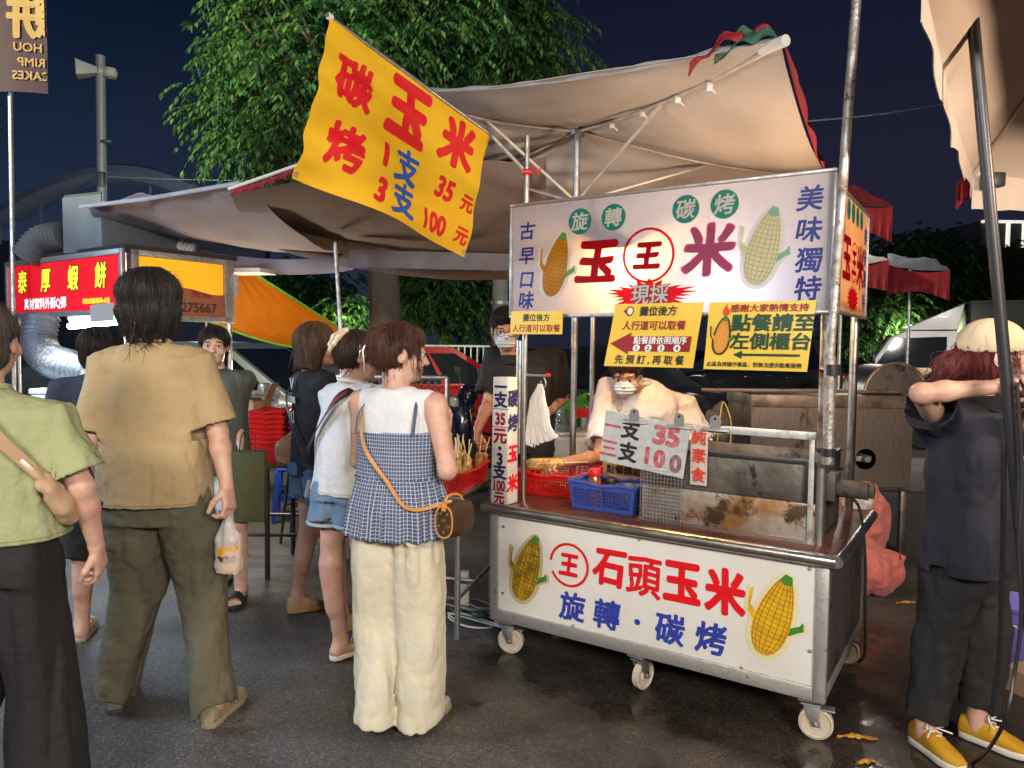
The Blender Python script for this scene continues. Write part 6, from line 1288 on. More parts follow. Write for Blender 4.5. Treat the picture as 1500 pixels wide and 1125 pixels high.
# yellow litter, bucket and carton at the right
litter = mat('yellow husk', S('#b98a1e'), .6, 0, S('#8f6410'), 30)
for i, (x, y, l, a) in enumerate(((1256, 1082, .075, -.1), (1330, 884, .07, .1), (1268, 1118, .035, .3))):
    p_ = gr(x, y); sd = SD(); sd.loft([(-l, 0, .004, .006, .004), (0, .004, .008, .016, .007), (l, -.004, .004, .008, .004)], side=(0, 1, 0), k=.005); sd.disp(lambda X, Y, Z: .003 * ridged(X * 60, Y * 60, Z * 60)); t = thing('husk_scrap', ['flattened yellow husk scrap on the wet asphalt before the cart wheel', 'yellow corn scrap lying beside the pink sacks', 'tiny yellow crumb near the bottom of the wet asphalt'][i], 'litter', p_ + np.array([0, 0, .001]), a); sdobj(sd, 'husk', litter, t, .0035)
p_ = gr(1500, 985) + np.array([.08, .12, 0]); t = thing('bucket', 'purple blue plastic bucket behind the staff woman', 'bucket', p_); mb = MB(); mb.lathe([(0, .004), (.13, .0), (.135, .01), (.16, .27), (.168, .275), (.168, .285), (.155, .285), (.152, .27), (.128, .014), (0, .012)], seg=30); mb.build('pail', mat('violet plastic', (.16, .13, .48), .4), t, smooth=True)
mb = MB(); mb.tube([(.165 * cos(a), -.03 - .10 * sin(a), .27 - .09 * sin(a)) for a in np.linspace(0, pi, 14)], .004, 6); mb.build('handle', galv, t, smooth=True)
carton('small dented carton lying beside the purple bucket', gr(1500, 1015) + np.array([.02, .02, 0]), (.14, .12, .10), .3, False)
# electrics under the corn table
t = thing('power_strip', 'white power adaptor block with cable under the corn table', 'adaptor', gr(676, 905) + np.array([0, .15, .0])); mb = MB(); mb.box((0, 0, .07), (.07, .09, .14)); mb.box((-.01, .02, .18), (.08, .05, .05)); mb.build('block', white_paint, t, bevel=.006)
rs = np.random.RandomState(9)
for i in range(3):
    mb = MB(); o_ = gr(690, 925) + np.array([0, .10 + .1 * i, .012 + .012 * i]); P = [o_ + np.array([.14 * sin(k * 1.1 + i) * (1 + .2 * rs.randn()), .10 * cos(k * 1.3 + i), .012 * rs.rand()]) for k in range(12)]; mb.tube(spline(P, 6), .005, 6)
    o = mb.build('cable', [white_paint, mat('green cable', (.05, .12, .07), .6), mat('grey cable', (.28, .29, .31), .6)][i], smooth=True); top(recenter(o), ['white cable tangled on the ground under the corn table', 'green cable tangled under the corn table near the cart', 'grey cable coiled farthest back under the corn table'][i], 'cable')
# ================================================================== people
skin_m = {}
def skin(name, c, c2):
    m = mat('skin ' + name, c, .46, 0, c2, 14, .35, .68, bump=.10, bscale=170); m.node_tree.nodes['Principled BSDF'].inputs['Subsurface Weight'].default_value = .08; m.node_tree.nodes['Principled BSDF'].inputs['Subsurface Radius'].default_value = (.01, .004, .002); return m
sk_fair = skin('fair', (.60, .38, .29), (.50, .265, .195)); sk_tan = skin('tan', (.48, .275, .19), (.38, .185, .125))
def hairmat(name, c, c2):
    m = mat('hair ' + name, c, .52, 0, c2, 70, .3, .75, bump=.22, bscale=90, stretch=(1, 1, .10)); m.node_tree.nodes['Principled BSDF'].inputs['Specular IOR Level'].default_value = .28; return m
hair_black = hairmat('black', (.012, .010, .010), (.035, .028, .026)); hair_brown = hairmat('brown', (.05, .028, .02), (.12, .07, .045)); hair_dark = hairmat('dark brown', (.022, .015, .012), (.06, .038, .028)); hair_auburn = hairmat('auburn', (.024, .014, .011), (.12, .045, .030)); hair_red = hairmat('red', (.085, .018, .020), (.20, .05, .045))
def cloth(name, c, c2=None, **k): return mat('cloth ' + name, c, k.pop('rough', .85), 0, c2 or tuple(x * .86 for x in c), 4, bump=k.pop('bump', .42), bscale=k.pop('bscale', 26), sheen=k.pop('sheen', 0), **k)
eye_white = mat('eye white', (.52, .49, .46), .2); eye_dark = mat('eye iris', (.02, .012, .008), .1); lip_m = mat('lips', (.42, .14, .12), .4); brow_m = mat('brow hair', (.03, .022, .018), .8)
mask_m = mat('paper face mask', (.66, .70, .76), .8, 0, (.60, .64, .70), 8)

def rotm(yaw=0, pitch=0, roll=0):
    """columns = head x, y, z axes. yaw>0 turns left, pitch>0 looks up."""
    cy, sy, cp, sp, cr, sr = cos(yaw), sin(yaw), cos(pitch), sin(pitch), cos(roll), sin(roll)
    return np.array([[cy, -sy, 0], [sy, cy, 0], [0, 0, 1]]) @ np.array([[1, 0, 0], [0, cp, -sp], [0, sp, cp]]) @ np.array([[cr, 0, sr], [0, 1, 0], [-sr, 0, cr]])
def nrm(v): v = np.array(v, float); return v / (np.linalg.norm(v) + 1e-9)

def stitched(m, z):
    """the cloth with a stitched hem line: a copy whose seam lies at local height z."""
    key = m.name + ' hem %.3f' % z
    if key in _M: return _M[key]
    c = m.copy(); c.name = key; _M[key] = c; N = c.node_tree.nodes; L = c.node_tree.links; p = N['Principled BSDF']
    src = p.inputs['Base Color'].links[0].from_socket if p.inputs['Base Color'].links else None
    t = N.new('ShaderNodeTexCoord'); sp = N.new('ShaderNodeSeparateXYZ'); L.new(t.outputs['Object'], sp.inputs[0]); a = N.new('ShaderNodeMath'); a.operation = 'SUBTRACT'; a.inputs[1].default_value = z; L.new(sp.outputs['Z'], a.inputs[0])
    b = N.new('ShaderNodeMath'); b.operation = 'ABSOLUTE'; L.new(a.outputs[0], b.inputs[0]); d = N.new('ShaderNodeMath'); d.operation = 'LESS_THAN'; d.inputs[1].default_value = .0016; L.new(b.outputs[0], d.inputs[0]); e = N.new('ShaderNodeMath'); e.operation = 'MULTIPLY'; e.inputs[1].default_value = .45; L.new(d.outputs[0], e.inputs[0])
    x = N.new('ShaderNodeMix'); x.data_type = 'RGBA'; x.inputs['B'].default_value = (.02, .018, .015, 1); L.new(e.outputs[0], x.inputs['Factor'])
    if src: L.new(src, x.inputs['A'])
    else: x.inputs['A'].default_value = p.inputs['Base Color'].default_value
    L.new(x.outputs['Result'], p.inputs['Base Color']); return c

class Person:
    def __init__(s, label, loc, rz, H, g=1.0, skin=None, head=(0, 0, 0)):
        s.t = thing('person', label, 'person', loc, rz); s.f = inv(s.t); s.H = H; k = H / 1.7; s.k = k; s.g = g; s.skin = skin or sk_fair
        J = dict(pel=(0, -.01, .95), wai=(0, 0, 1.08), che=(0, .005, 1.26), nek=(0, -.02, 1.415), hed=(0, .012, 1.572))
        for sd, sg in (('R', 1), ('L', -1)):
            J.update({'hip' + sd: (.088 * sg, -.005, .90), 'kne' + sd: (.098 * sg, .015, .49), 'ank' + sd: (.104 * sg, -.02, .085), 'toe' + sd: (.128 * sg, .135, .028), 'sho' + sd: (.17 * sg, -.015, 1.37), 'elb' + sd: (.225 * sg, -.045, 1.10), 'wri' + sd: (.235 * sg, .02, .865)})
        s.J = {a: np.array(b, float) * k for a, b in J.items()}; s.R = rotm(*head)
    def w(s, x, y, Y): return s.f(at(x, y, Y))
    def hp(s, v): return s.J['hed'] + s.R @ (np.array(v, float) * s.k)
    def hand(s, sd, side, d=None, n=None, curl=.5, spread=1.0):
        J = s.J; sg = 1 if side == 'R' else -1; wr = J['wri' + side]; d = nrm(wr - J['elb' + side]) if d is None else nrm(d)
        n = nrm(np.array([-sg, 0, 0]) if n is None else n); n = nrm(n - d * (n @ d)); th = np.cross(n, d) if sg > 0 else np.cross(d, n)   # towards the thumb
        k = s.k; P = lambda a, b, c: wr + (d * a + th * b + n * c) * k
        sd.loft([(*P(-.01, 0, 0), .026 * k, .018 * k), (*P(.03, .002, 0), .037 * k, .016 * k), (*P(.085, 0, .002), .040 * k, .013 * k)], side=th, pw=2.6, k=.012)
        for i, (o, L) in enumerate(((.031, .066), (.0105, .075), (-.0105, .070), (-.031, .055))):
            p = P(.082 - abs(o) * .15, o, .002); c = curl * (1 + .12 * i); a = 0; pts = [p]; rr = [.0095 * k]
            for fr, e in ((.46, .55), (.30, .9), (.24, .7)):
                a += c * e; p = p + (nrm(d * cos(a) + n * sin(a) + th * o * 2.2 * spread) * L * fr) * k; pts.append(p); rr.append(rr[-1] * .90)
            sd.chain(pts, rr, .004)
        a = P(.022, .030, .006); b = P(.055, .056, .014 + .018 * curl); c = P(.083, .060, .022 + .03 * curl); sd.chain([a, b, c], [.013 * k, .0105 * k, .0085 * k], .008)
    def relax(s, dz=.012, dx=0.0):
        for q, sg in (('R', 1), ('L', -1)): s.J['sho' + q] += np.array([-dx * sg, 0, -dz])
    def body(s, hands=(('R', {}), ('L', {})), res=.006, face=True, bare_feet=True):
        J, k, g = s.J, s.k, s.g; sd = SD()
        sd.loft([(*(J['pel'] - [0, 0, .10 * k]), .155 * k * g, .105 * k * g), (*J['pel'], .160 * k * g, .108 * k * g), (*J['wai'], .132 * k * g, .092 * k * g), (*J['che'], .160 * k * g, .108 * k * g), (*(J['nek'] - [0, 0, .06 * k]), .11 * k, .068 * k), (*J['nek'], .052 * k, .05 * k)], k=.03)
        h0 = s.hp((0, -.02, -.06)); sd.cone(J['nek'] - [0, 0, .03], h0, .054 * k, .050 * k, .03)
        for q in 'RL':
            sd.cone(J['nek'] - [0, 0, .035 * k], J['sho' + q], .046 * k, .046 * k, .04)
            hip, kn, an, to = [J[a + q] for a in ('hip', 'kne', 'ank', 'toe')]
            sd.chain([hip, kn, an], [.080 * k * g, .055 * k * g, .036 * k], .03); back = nrm(np.cross(nrm(an - kn), [1, 0, 0])); back = back if back[1] < 0 else -back
            sd.cone(kn + (an - kn) * .15 + back * .012, kn + (an - kn) * .55 + back * .016, .048 * k * g, .040 * k * g, .03)
            if bare_feet:
                fd = nrm((to - an) * [1, 1, 0]); he = np.array([*(an - fd * .035 * k)[:2], to[2] + .012]); sdv = np.cross(fd, [0, 0, 1])
                sd.cone(an, he, .036 * k, .030 * k, .02); sd.loft([(*he, .030 * k, .026 * k), (*(he + (to - he) * .55 + [0, 0, .008]), .040 * k, .026 * k), (*to, .044 * k, .016 * k)], side=sdv, k=.02)
                for i, o in enumerate((.030, .012, -.004, -.019, -.033)):
                    o2 = o * (-1 if q == 'R' else 1); st_ = to + sdv * o2 * k * (1) - fd * .01 * k; sd.cone(st_, st_ + fd * (.040 - .007 * i) * k + [0, 0, -.008 * k], (.0125 - .001 * i) * k, (.0105 - .001 * i) * k, .006)
            else: sd.cone(an, an + [0, 0, -.04 * k], .036 * k, .036 * k, .02); sd.cone(an + [0, 0, -.03 * k], to, .03 * k, .022 * k, .02)
            sh, el, wr = [J[a + q] for a in ('sho', 'elb', 'wri')]
            ga = 1 + (g - 1) * .3; sd.chain([sh, el], [.046 * k * ga, .035 * k * ga], .03); sd.chain([el, el + (wr - el) * .3, wr], [.034 * k * ga, .0355 * k * ga, .0235 * k], .02)
        for q, kw in hands: s.hand(sd, q, **kw)
        R = s.R; E = lambda c, r, kk=.02, op='u': sd.ell(s.hp(c), np.array(r) * k, R, kk, op)
        E((0, -.012, .032), (.076, .094, .084)); E((0, .028, -.02), (.062, .070, .082), .03); E((0, .048, -.076), (.040, .040, .030), .03)
        if face:
            E((0, .080, .030), (.050, .020, .012), .015)
            for x in (-.031, .031): E((x, .103, .008), (.019, .018, .012), .012, 's'); E((x * 1.35, .070, -.030), (.026, .026, .022), .02); E((x, .0905, .0195), (.0165, .010, .0065), .004); E((x, .0905, -.003), (.0155, .009, .0045), .004)
            sd.cone(s.hp((0, .092, .012)), s.hp((0, .114, -.024)), .008 * k, .0125 * k, .012)
            for x in (-.011, .011): E((x, .105, -.026), (.008, .010, .007), .006)
            E((0, .094, -.050), (.022, .010, .0055), .006); E((0, .091, -.060), (.019, .011, .006), .006); E((0, .094, -.0555), (.020, .006, .0015), .004, 's'); E((0, .082, -.088), (.018, .016, .013), .015)
        for x in (-1, 1): E((x * .077, -.006, -.004), (.010, .022, .032), .008); E((x * .085, -.002, .0), (.006, .011, .018), .005, 's')
        sdobj(sd, 'body', s.skin, s.t, res)
        if face:
            for x in (-.031, .031):
                mb = MB(); c = s.hp((x, .0845, .008)); r = .0112 * k; prof = [(0, -r)] + [(r * cos(a), r * sin(a)) for a in np.linspace(-1.3, 1.3, 9)] + [(0, r)]
                mb.cur = 0; mb.lathe(prof, c, 16); f_ = s.R @ np.array([0, 1, 0]); mb.cur = 1; mb.lathe([(0, -.002), (.0062 * k, -.0012), (.0062 * k, .0006), (0, .0012)], s.hp((x, .0955, .008)), 14, 'z', R=np.stack([s.R[:, 0], -s.R[:, 2], s.R[:, 1]], 1)); mb.build('eye', [eye_white, eye_dark], s.t, smooth=True)
                mb = MB(); P = [s.hp((x + o, .101 - abs(o) * .25, .033 - abs(o) * .12)) for o in (-.017, -.006, .006, .017)]; mb.tube(P, [.002, .0035, .0035, .0018], 6); mb.build('eyebrow', brow_m, s.t)
    def hair(s, m, prims, cuts=(), strands=(), res=.0055, amp=.006, freq=70):
        """prims / cuts in head units."""
        sd = SD(); k = s.k
        for p in prims:
            if p[0] == 'e': sd.ell(s.hp(p[1]), np.array(p[2]) * k, s.R, p[3] if len(p) > 3 else .02)
            elif p[0] == 'c': sd.cone(s.hp(p[1]), s.hp(p[2]), p[3] * k, p[4] * k, p[5] if len(p) > 5 else .02)
            elif p[0] == 'l': sd.loft([(*s.hp(q[:3]), q[3] * k, q[4] * k) for q in p[1]], side=s.R[:, 0], pw=2.2, k=.03)
        for c in cuts: sd.ell(s.hp(c[0]), np.array(c[1]) * k, s.R, c[2] if len(c) > 2 else .015, 's')
        h = s.J['hed']
        def dz(X, Y, Z):
            th = np.arctan2(Y - h[1], X - h[0]); return amp * (ridged(th * 7.0 + Z * 3, (Z - h[2]) * 5, th * 0 + 3.3) * .6 + .5 * ridged(th * 17 + Z * 8, (Z - h[2]) * 6, th * 0 + 7.7))
        sd.disp(dz); o = sdobj(sd, 'hair', m, s.t, res); s.strands(o, m)
        if strands:
            mb = MB(); rs = np.random.RandomState(int(abs(h[2]) * 1e4) % 9999)
            for (a, b, n_, spread, r) in strands:
                for i in range(n_):
                    p, q = np.array(a) + rs.randn(3) * spread, np.array(b) + rs.randn(3) * spread * 1.3; mid = (p + q) / 2 + rs.randn(3) * spread * .8
                    mb.tube(spline([s.hp(p), s.hp(mid), s.hp(q)], 5), np.linspace(r, r * .25, 11) * k, 4, cap=False)
            o2 = mb.build('hair_strands', m, s.t, smooth=True)
        return o
    def strands(s, o, m, n=2000):
        from mathutils.kdtree import KDTree
        me = o.data; nv = len(me.vertices); P = np.empty(nv * 3, np.float32); N = np.empty(nv * 3, np.float32); me.vertices.foreach_get('co', P); me.vertices.foreach_get('normal', N); P = P.reshape(-1, 3).astype(float); N = N.reshape(-1, 3).astype(float)
        kd = KDTree(nv)
        for i in range(nv): kd.insert(P[i], i)
        kd.balance(); c = s.hp((0, -.03, .02)); sgn = 1 if np.mean(((P - P.mean(0)) * N).sum(1)) > 0 else -1; N = N * sgn; crown = s.hp((0, -.035, .125)); rs = np.random.RandomState(nv % 9973); mb = MB()
        for i in rs.randint(0, nv, n):
            p = P[i].copy(); q = N[i]; pts = []; d = None; L = .012 + .006 * rs.rand(); lift = (.0006 + .0016 * rs.rand()) * (4 if rs.rand() < .07 else 1); jit = rs.randn(3) * .22
            for k_ in range(6):
                pts.append(p + q * lift * (1 + .25 * k_)); f_ = nrm(p - crown) + np.array([0, 0, -1.0]) + jit; f_ = f_ - q * (f_ @ q); f_ = nrm(f_); p = p + f_ * L; _, j, _d = kd.find(p)
                if _d > .012: p = p + 0 * p; q = q
                else: p = P[j] * .6 + p * .4; q = N[j]
            mb.tube(pts, np.linspace(.0009, .00025, 6), 3, cap=False)
        mb.build('hair_strands', m, s.t, smooth=True)
    def collar(s, m, r=.067, dz=.020):
        k = s.k; n = s.J['nek']; mb = MB(); mb.tube([n + np.array([r * k * cos(a), .012 + r * k * sin(a), dz * k - .012 * sin(a)]) for a in np.linspace(0, 2 * pi, 33)], .0065, 8, cap=False, flat=1.5); mb.build('neckband', m, s.t, smooth=True)
    def shirt(s, m, hemz, wid, slv=.62, sr=(.066, .078), name='shirt', folds=None, neck=.060, ndrop=0.0, res=.007, hem_c=None, pw=2.5, sleeve_len=None, noslv=False, uv=None, nfront=.02):
        """wid = [(hw, hd) at hem, waist, chest]."""
        J, k = s.J, s.k; sd = SD(); holes = []; hc = np.array([J['pel'][0], J['pel'][1], hemz]) if hem_c is None else np.array([*hem_c, hemz])
        n = J['nek']; sd.loft([(*hc, *wid[0]), (*(J['wai'] * .5 + hc * .5), *(np.array(wid[0]) * .5 + np.array(wid[1]) * .5)), (*J['wai'], *wid[1]), (*J['che'], *wid[2]), (*(J['che'] * .35 + n * .65), wid[2][0] * .84, wid[2][1] * .82), (*(n + [0, 0, .015]), .066 * k, .066 * k)], pw=pw, k=.03)
        for q, sg in (('R', 1), ('L', -1)):
            sh, el = J['sho' + q], J['elb' + q]; st_ = nrm(sh - n) ; sd.cone(n + st_ * .030 + [0, 0, -.024 * k], sh + [0, 0, .004], .060 * k, .061 * k, .04)
            if noslv: sd.p[-1] = ('c', n + st_ * .030 + [0, 0, -.024 * k], n + (sh - n) * .80 + [0, 0, .002], .058 * k, .053 * k, .04, 'u'); continue
            d = el - sh; e = sh + d * slv; a = sh - d * .08; side = nrm(np.cross(d, [0, 1, .2]))
            sd.loft([(*a, sr[0] * k, sr[0] * k), (*(sh + d * slv * .5), (sr[0] + sr[1]) / 2 * k, (sr[0] + sr[1]) / 2 * k), (*e, sr[1] * k, sr[1] * k * .95)], side=side, pw=2.1, k=.045)
            dd = nrm(d); holes.append((e - dd * .012, e + dd * .05, (sr[1] - .016) * k, (sr[1] - .012) * k))
        sd.ell(n + [0, .014, .068 * k], (neck * 1.04 * k, neck * 1.05 * k, .052 * k), k=.006, op='s')
        if ndrop: sd.ell(n + [0, .075, .02], (.055, .06, .05 + ndrop), k=.01, op='s')
        sd.loft([(*(hc - [0, 0, .03]), *(np.array(wid[0]) - .034)), (*(hc + [0, 0, .016]), *(np.array(wid[0]) - .036))], pw=pw, k=.004, op='s')
        if folds: sd.disp(folds)
        for h in holes:
            d_ = nrm(h[1] - h[0]); e_ = h[0] + d_ * .006; sd.loft([(*e_, h[2] + .024, h[2] + .024), (*(e_ + d_ * .035), h[2] + .024, h[2] + .024)], side=nrm(np.cross(d_, [0, 1, .2])), pw=2, k=.003, op='s'); sd.cone(*h, .004, 's')
        sd.cut((0, 0, hemz + .008), (0, 0, -1))
        if name == 'shirt': s.collar(m)
        return sdobj(sd, name, stitched(m, hemz + .022), s.t, res, uv=uv)
    def legs(s, m, name, waistz, wid, prof, folds=None, res=.007, hems=None, pw=2.3, uv=None, crotch=.10):
        """prof: [(t along hip-knee-ankle 0..2, hw, hd)] for each leg."""
        J, k = s.J, s.k; sd = SD(); p = J['pel']
        sd.loft([(*(p - [0, 0, crotch * k]), wid[0] * .98, wid[1]), (*p, *wid), (p[0], p[1], waistz, wid[0] * .95, wid[1] * .97)], pw=2.4, k=.03)
        for q, sg in (('R', 1), ('L', -1)):
            hip, kn, an = J['hip' + q], J['kne' + q], J['ank' + q]
            pt = lambda t: hip + (kn - hip) * t if t <= 1 else kn + (an - kn) * (t - 1)
            pr = prof[q] if isinstance(prof, dict) else prof
            S = [(*pt(t), a, b) for t, a, b in pr]; sd.loft(S, side=(1, 0, 0), pw=pw, k=.03)
            e = pt(pr[-1][0]); d = nrm(e - pt(pr[-1][0] - .1)); sd.loft([(*(e - d * .015), pr[-1][1] - .018, pr[-1][2] - .018), (*(e + d * .03), pr[-1][1] - .016, pr[-1][2] - .016)], k=.004, op='s')
        if folds: sd.disp(folds)
        sd.cut((0, 0, .012), (0, 0, -1))
        return sdobj(sd, name, m, s.t, res, uv=uv)
    def shoe(s, q, kind, mats, lift=0.0):
        """sneaker / slide / sandal around the foot."""
        J, k = s.J, s.k; an, to = J['ank' + q], J['toe' + q]; fd = nrm((to - an) * [1, 1, 0]); sv = np.cross(fd, [0, 0, 1]); z0 = to[2] - .028 * k
        he = np.array([*(an - fd * .065 * k)[:2], z0]); tip = np.array([*(to + fd * .055 * k)[:2], z0]); r_ = lambda t, z: he + (tip - he) * t + np.array([0, 0, z])
        L = np.linalg.norm(tip - he); zsole = .022
        outline = [(-.0, .0), (.04, .026), (.15, .034), (.35, .034), (.55, .040), (.72, .046), (.88, .040), (.97, .022), (1, 0)]
        pts = [(t, w) for t, w in outline] + [(t, -w * (.92)) for t, w in outline[-2:0:-1]]
        mb = MB(); mb.prism([(t, w * k * 1.08) for t, w in pts], lambda a, b, o: r_(a, 0) + sv * b + np.array([0, 0, o + (.012 * max(0, a - .75) if kind == 'sneaker' else 0)]), zsole); mb.build('sole' if kind == 'sneaker' else 'sandal_sole', mats[1], s.t, smooth=True, bevel=.004, angle=50)
        sd = SD()
        if kind == 'sneaker':
            sd.loft([(*r_(.02, .045), .026 * k, .036), (*r_(.16, .050), .033 * k, .046), (*r_(.35, .048), .035 * k, .046), (*r_(.58, .038), .040 * k, .030), (*r_(.80, .030), .040 * k, .020), (*r_(.97, .026), .024 * k, .012)], side=sv, pw=2.3, k=.02)
            sd.cut(r_(.5, zsole - .004), (0, 0, -1)); sd.loft([(*(an + [0, 0, .06]), .034 * k, .036 * k), (*(np.array([*an[:2], z0 + .078])), .028 * k, .030 * k)], side=sv, k=.006, op='s'); sdobj(sd, 'shoe_upper', mats[0], s.t, .004)
            if len(mats) > 2:
                mb = MB()
                for i in range(5):
                    t = .36 + .065 * i; z = .098 - .011 * i
                    mb.tube(spline([r_(t, z - .012) + sv * .026, r_(t + .02, z) + sv * .0, r_(t + .04, z - .012) - sv * .026], 4), .0035, 6)
                for sg in (1, -1): mb.tube(spline([r_(.40, .10), r_(.42, .115) + sv * .022 * sg, r_(.46, .10) + sv * .038 * sg, r_(.42, .095) + sv * .012 * sg, r_(.55, .082) + sv * .055 * sg], 5), .003, 6)
                mb.build('shoelace', mats[2], s.t, smooth=True)
        else:
            def strap(u, v):
                a = pi * u; return r_(.60 + .20 * v, zsole) + sv * cos(a) * .046 * k + np.array([0, 0, (.055 - .014 * v) * sin(a)])
            mb = MB(); mb.grid(strap, 14, 6, .006); mb.build('sandal_strap', mats[0], s.t, smooth=True)
            if kind == 'sandal':
                mb = MB(); mb.tube(spline([r_(.62, .05) + sv * .0, r_(.30, .075) + sv * .04, r_(.08, .075), r_(.30, .075) - sv * .04, r_(.62, .05)], 6), .0045, 6); mb.build('back_strap', mats[0], s.t, smooth=True)
    def mask(s, m=None):
        sd = SD(); k = s.k; sd.ell(s.hp((0, .062, -.045)), np.array((.064, .062, .056)) * k, s.R, .01); sd.ell(s.hp((0, .088, -.015)), np.array((.020, .030, .022)) * k, s.R, .02); sd.ell(s.hp((0, -.02, -.04)), np.array((.10, .075, .12)) * k, s.R, .004, 's'); sd.ell(s.hp((0, .06, .055)), np.array((.10, .09, .050)) * k, s.R, .006, 's')
        h = s.hp((0, 0, -.045)); sd.disp(lambda X, Y, Z: .0022 * np.sin((Z - h[2]) * 330)); sdobj(sd, 'face_mask', m or mask_m, s.t, .0035)
        mb = MB()
        for x in (-1, 1): mb.tube(spline([s.hp((x * .058, .060, -.03)), s.hp((x * .078, .01, .005)), s.hp((x * .084, -.018, .005)), s.hp((x * .080, -.014, -.03)), s.hp((x * .054, .055, -.07))], 5), .0018, 5)
        mb.build('ear_loop', white_paint, s.t, smooth=True)
    def glasses(s):
        mb = MB(); k = s.k
        for x in (-.032, .032): mb.tube([s.hp((x + .024 * cos(a), .113 - .10 * abs(x + .024 * cos(a)) ** 1.3, .006 + .018 * sin(a))) for a in np.linspace(0, 2 * pi, 21)], .0018, 5, cap=False); mb.tube([s.hp((x * 1.75, .098, .010)), s.hp((x * 2.45, .0, .012))], .0018, 5)
        mb.tube([s.hp((-.008, .112, .012)), s.hp((.008, .112, .012))], .0018, 5); mb.build('spectacles', dark_steel, s.t, smooth=True)
def FN(*terms):
    """folds: (amp, fx, fy, fz, seed)"""
    def f(X, Y, Z):
        o = 0
        for a, fx, fy, fz, sd in terms: o = o + a * ridged(X * fx + sd, Y * fy + sd * .7, Z * fz + sd * .3)
        return o
    return f
CROWN = lambda g=1.0: ('e', (0, -.018, .038), (.088 * g, .106 * g, .094 * g))
FACECUT = ((0, .115, -.045), (.070, .085, .105), .02)
def strap_band(name_parent, pts, wdt, m, thick=.004, nrm_c=(0, 0, 0), nm='strap'):
    """flat band through points, facing away from centre nrm_c."""
    P = spline(pts, 8); mb = MB(); V = []; c = np.array(nrm_c, float)
    for i, p in enumerate(P):
        t = nrm(P[min(i + 1, len(P) - 1)] - P[max(i - 1, 0)]); n_ = nrm((p - c) * [1, 1, .15]); b = nrm(np.cross(t, n_)); n_ = np.cross(b, t); V += [p - b * wdt / 2, p + b * wdt / 2, p + b * wdt / 2 + n_ * thick, p - b * wdt / 2 + n_ * thick]
    F = [(4 * i + k, 4 * i + (k + 1) % 4, 4 * i + 4 + (k + 1) % 4, 4 * i + 4 + k) for i in range(len(P) - 1) for k in range(4)] + [(0, 1, 2, 3), (4 * len(P) - 4, 4 * len(P) - 3, 4 * len(P) - 2, 4 * len(P) - 1)]
    mb.add(V, F); return mb.build(nm, m, name_parent, smooth=True, angle=50)

# ---- 1 sage shirt, wide dark trousers, cross-body bag (nearest, at the left edge)
p = Person('person in a sage green shirt and wide black trousers with beige crossbody strap', (at(-22, 500, 2.14)[0], 2.14, 0), .10, 1.59, 1.06, head=(.1, .05, 0))
J = p.J; J['ankR'] += [.06, .02, 0]; J['toeR'] += [.06, .02, 0]; J['kneR'] += [.03, .02, 0]; J['ankL'] -= [.04, .10, 0]; J['toeL'] -= [.04, .10, 0]; J['elbR'] = np.array([.272, -.03, 1.05]); J['wriR'] = np.array([.275, .05, .85]); J['shoR'] += [.015, 0, -.030]; J['shoL'] -= [.015, 0, .030]
p.body((('R', dict(curl=.7)), ('L', dict(curl=.6))), .0055, bare_feet=False)
p.hair(hair_dark, [CROWN(.99), ('e', (0, -.045, -.025), (.076, .066, .075))], [FACECUT, ((0, .12, .05), (.075, .06, .06)), ((.088, .0, -.012), (.025, .03, .04)), ((-.088, .0, -.012), (.025, .03, .04))], [((0, -.09, -.05), (0, -.080, -.11), 40, .018, .0012)])
p.shirt(cloth('sage', S('#a3a87e', .95), S('#979c74', .9)), .895, [(.215, .155), (.200, .148), (.200, .142)], slv=.86, sr=(.074, .098), folds=FN((.007, 7, 7, 3, 1), (.004, 16, 16, 6, 4), (.003, 30, 30, 12, 2)), res=.0065)
p.legs(cloth('black wide', (.011, .011, .013), (.017, .017, .020)), 'trousers', .95, (.19, .14), [(0, .098, .128), (.6, .096, .124), (1, .098, .118), (1.98, .104, .118)], FN((.010, 13, 13, 1.6, 3), (.005, 24, 24, 4, 6)), .008)
for q in 'RL': p.shoe(q, 'sneaker', (cloth('dark canvas', (.03, .03, .03)), rubber))
bag_m = cloth('beige nylon', S('#b5997c'), S('#a58a6d'), bump=.1)
b = thing('shoulder_bag', 'beige crossbody bag with a buckled strap across the sage shirt', 'bag', p.t.location, .10)
pts = [(-.13, .02, 1.385), (-.07, -.10, 1.365), (.03, -.158, 1.31), (.13, -.165, 1.20), (.205, -.125, 1.10), (.23, -.07, 1.03)]; strap_band(b, pts, .036, bag_m)
sd = SD(); sd.loft([(.19, -.140, 1.13, .016, .010), (.222, -.112, 1.07, .034, .020), (.24, -.06, 1.00, .042, .028), (.24, -.02, .96, .03, .026)], side=(0, 1, .3), k=.02); sd.disp(FN((.004, 25, 25, 25, 1))); sdobj(sd, 'pouch', bag_m, b, .005)
mb = MB(); mb.box((.075, -.172, 1.265), (.05, .008, .034), rotm(.15, 0, .75)); mb.build('buckle', mat('pale buckle', (.62, .56, .48), .35, .2), b, bevel=.003); mb = MB(); mb.box((.185, -.150, 1.135), (.042, .008, .014), rotm(.45, 0, .85)); mb.build('buckle', mat('pale buckle', (.62, .56, .48), .35, .2), b, bevel=.003)

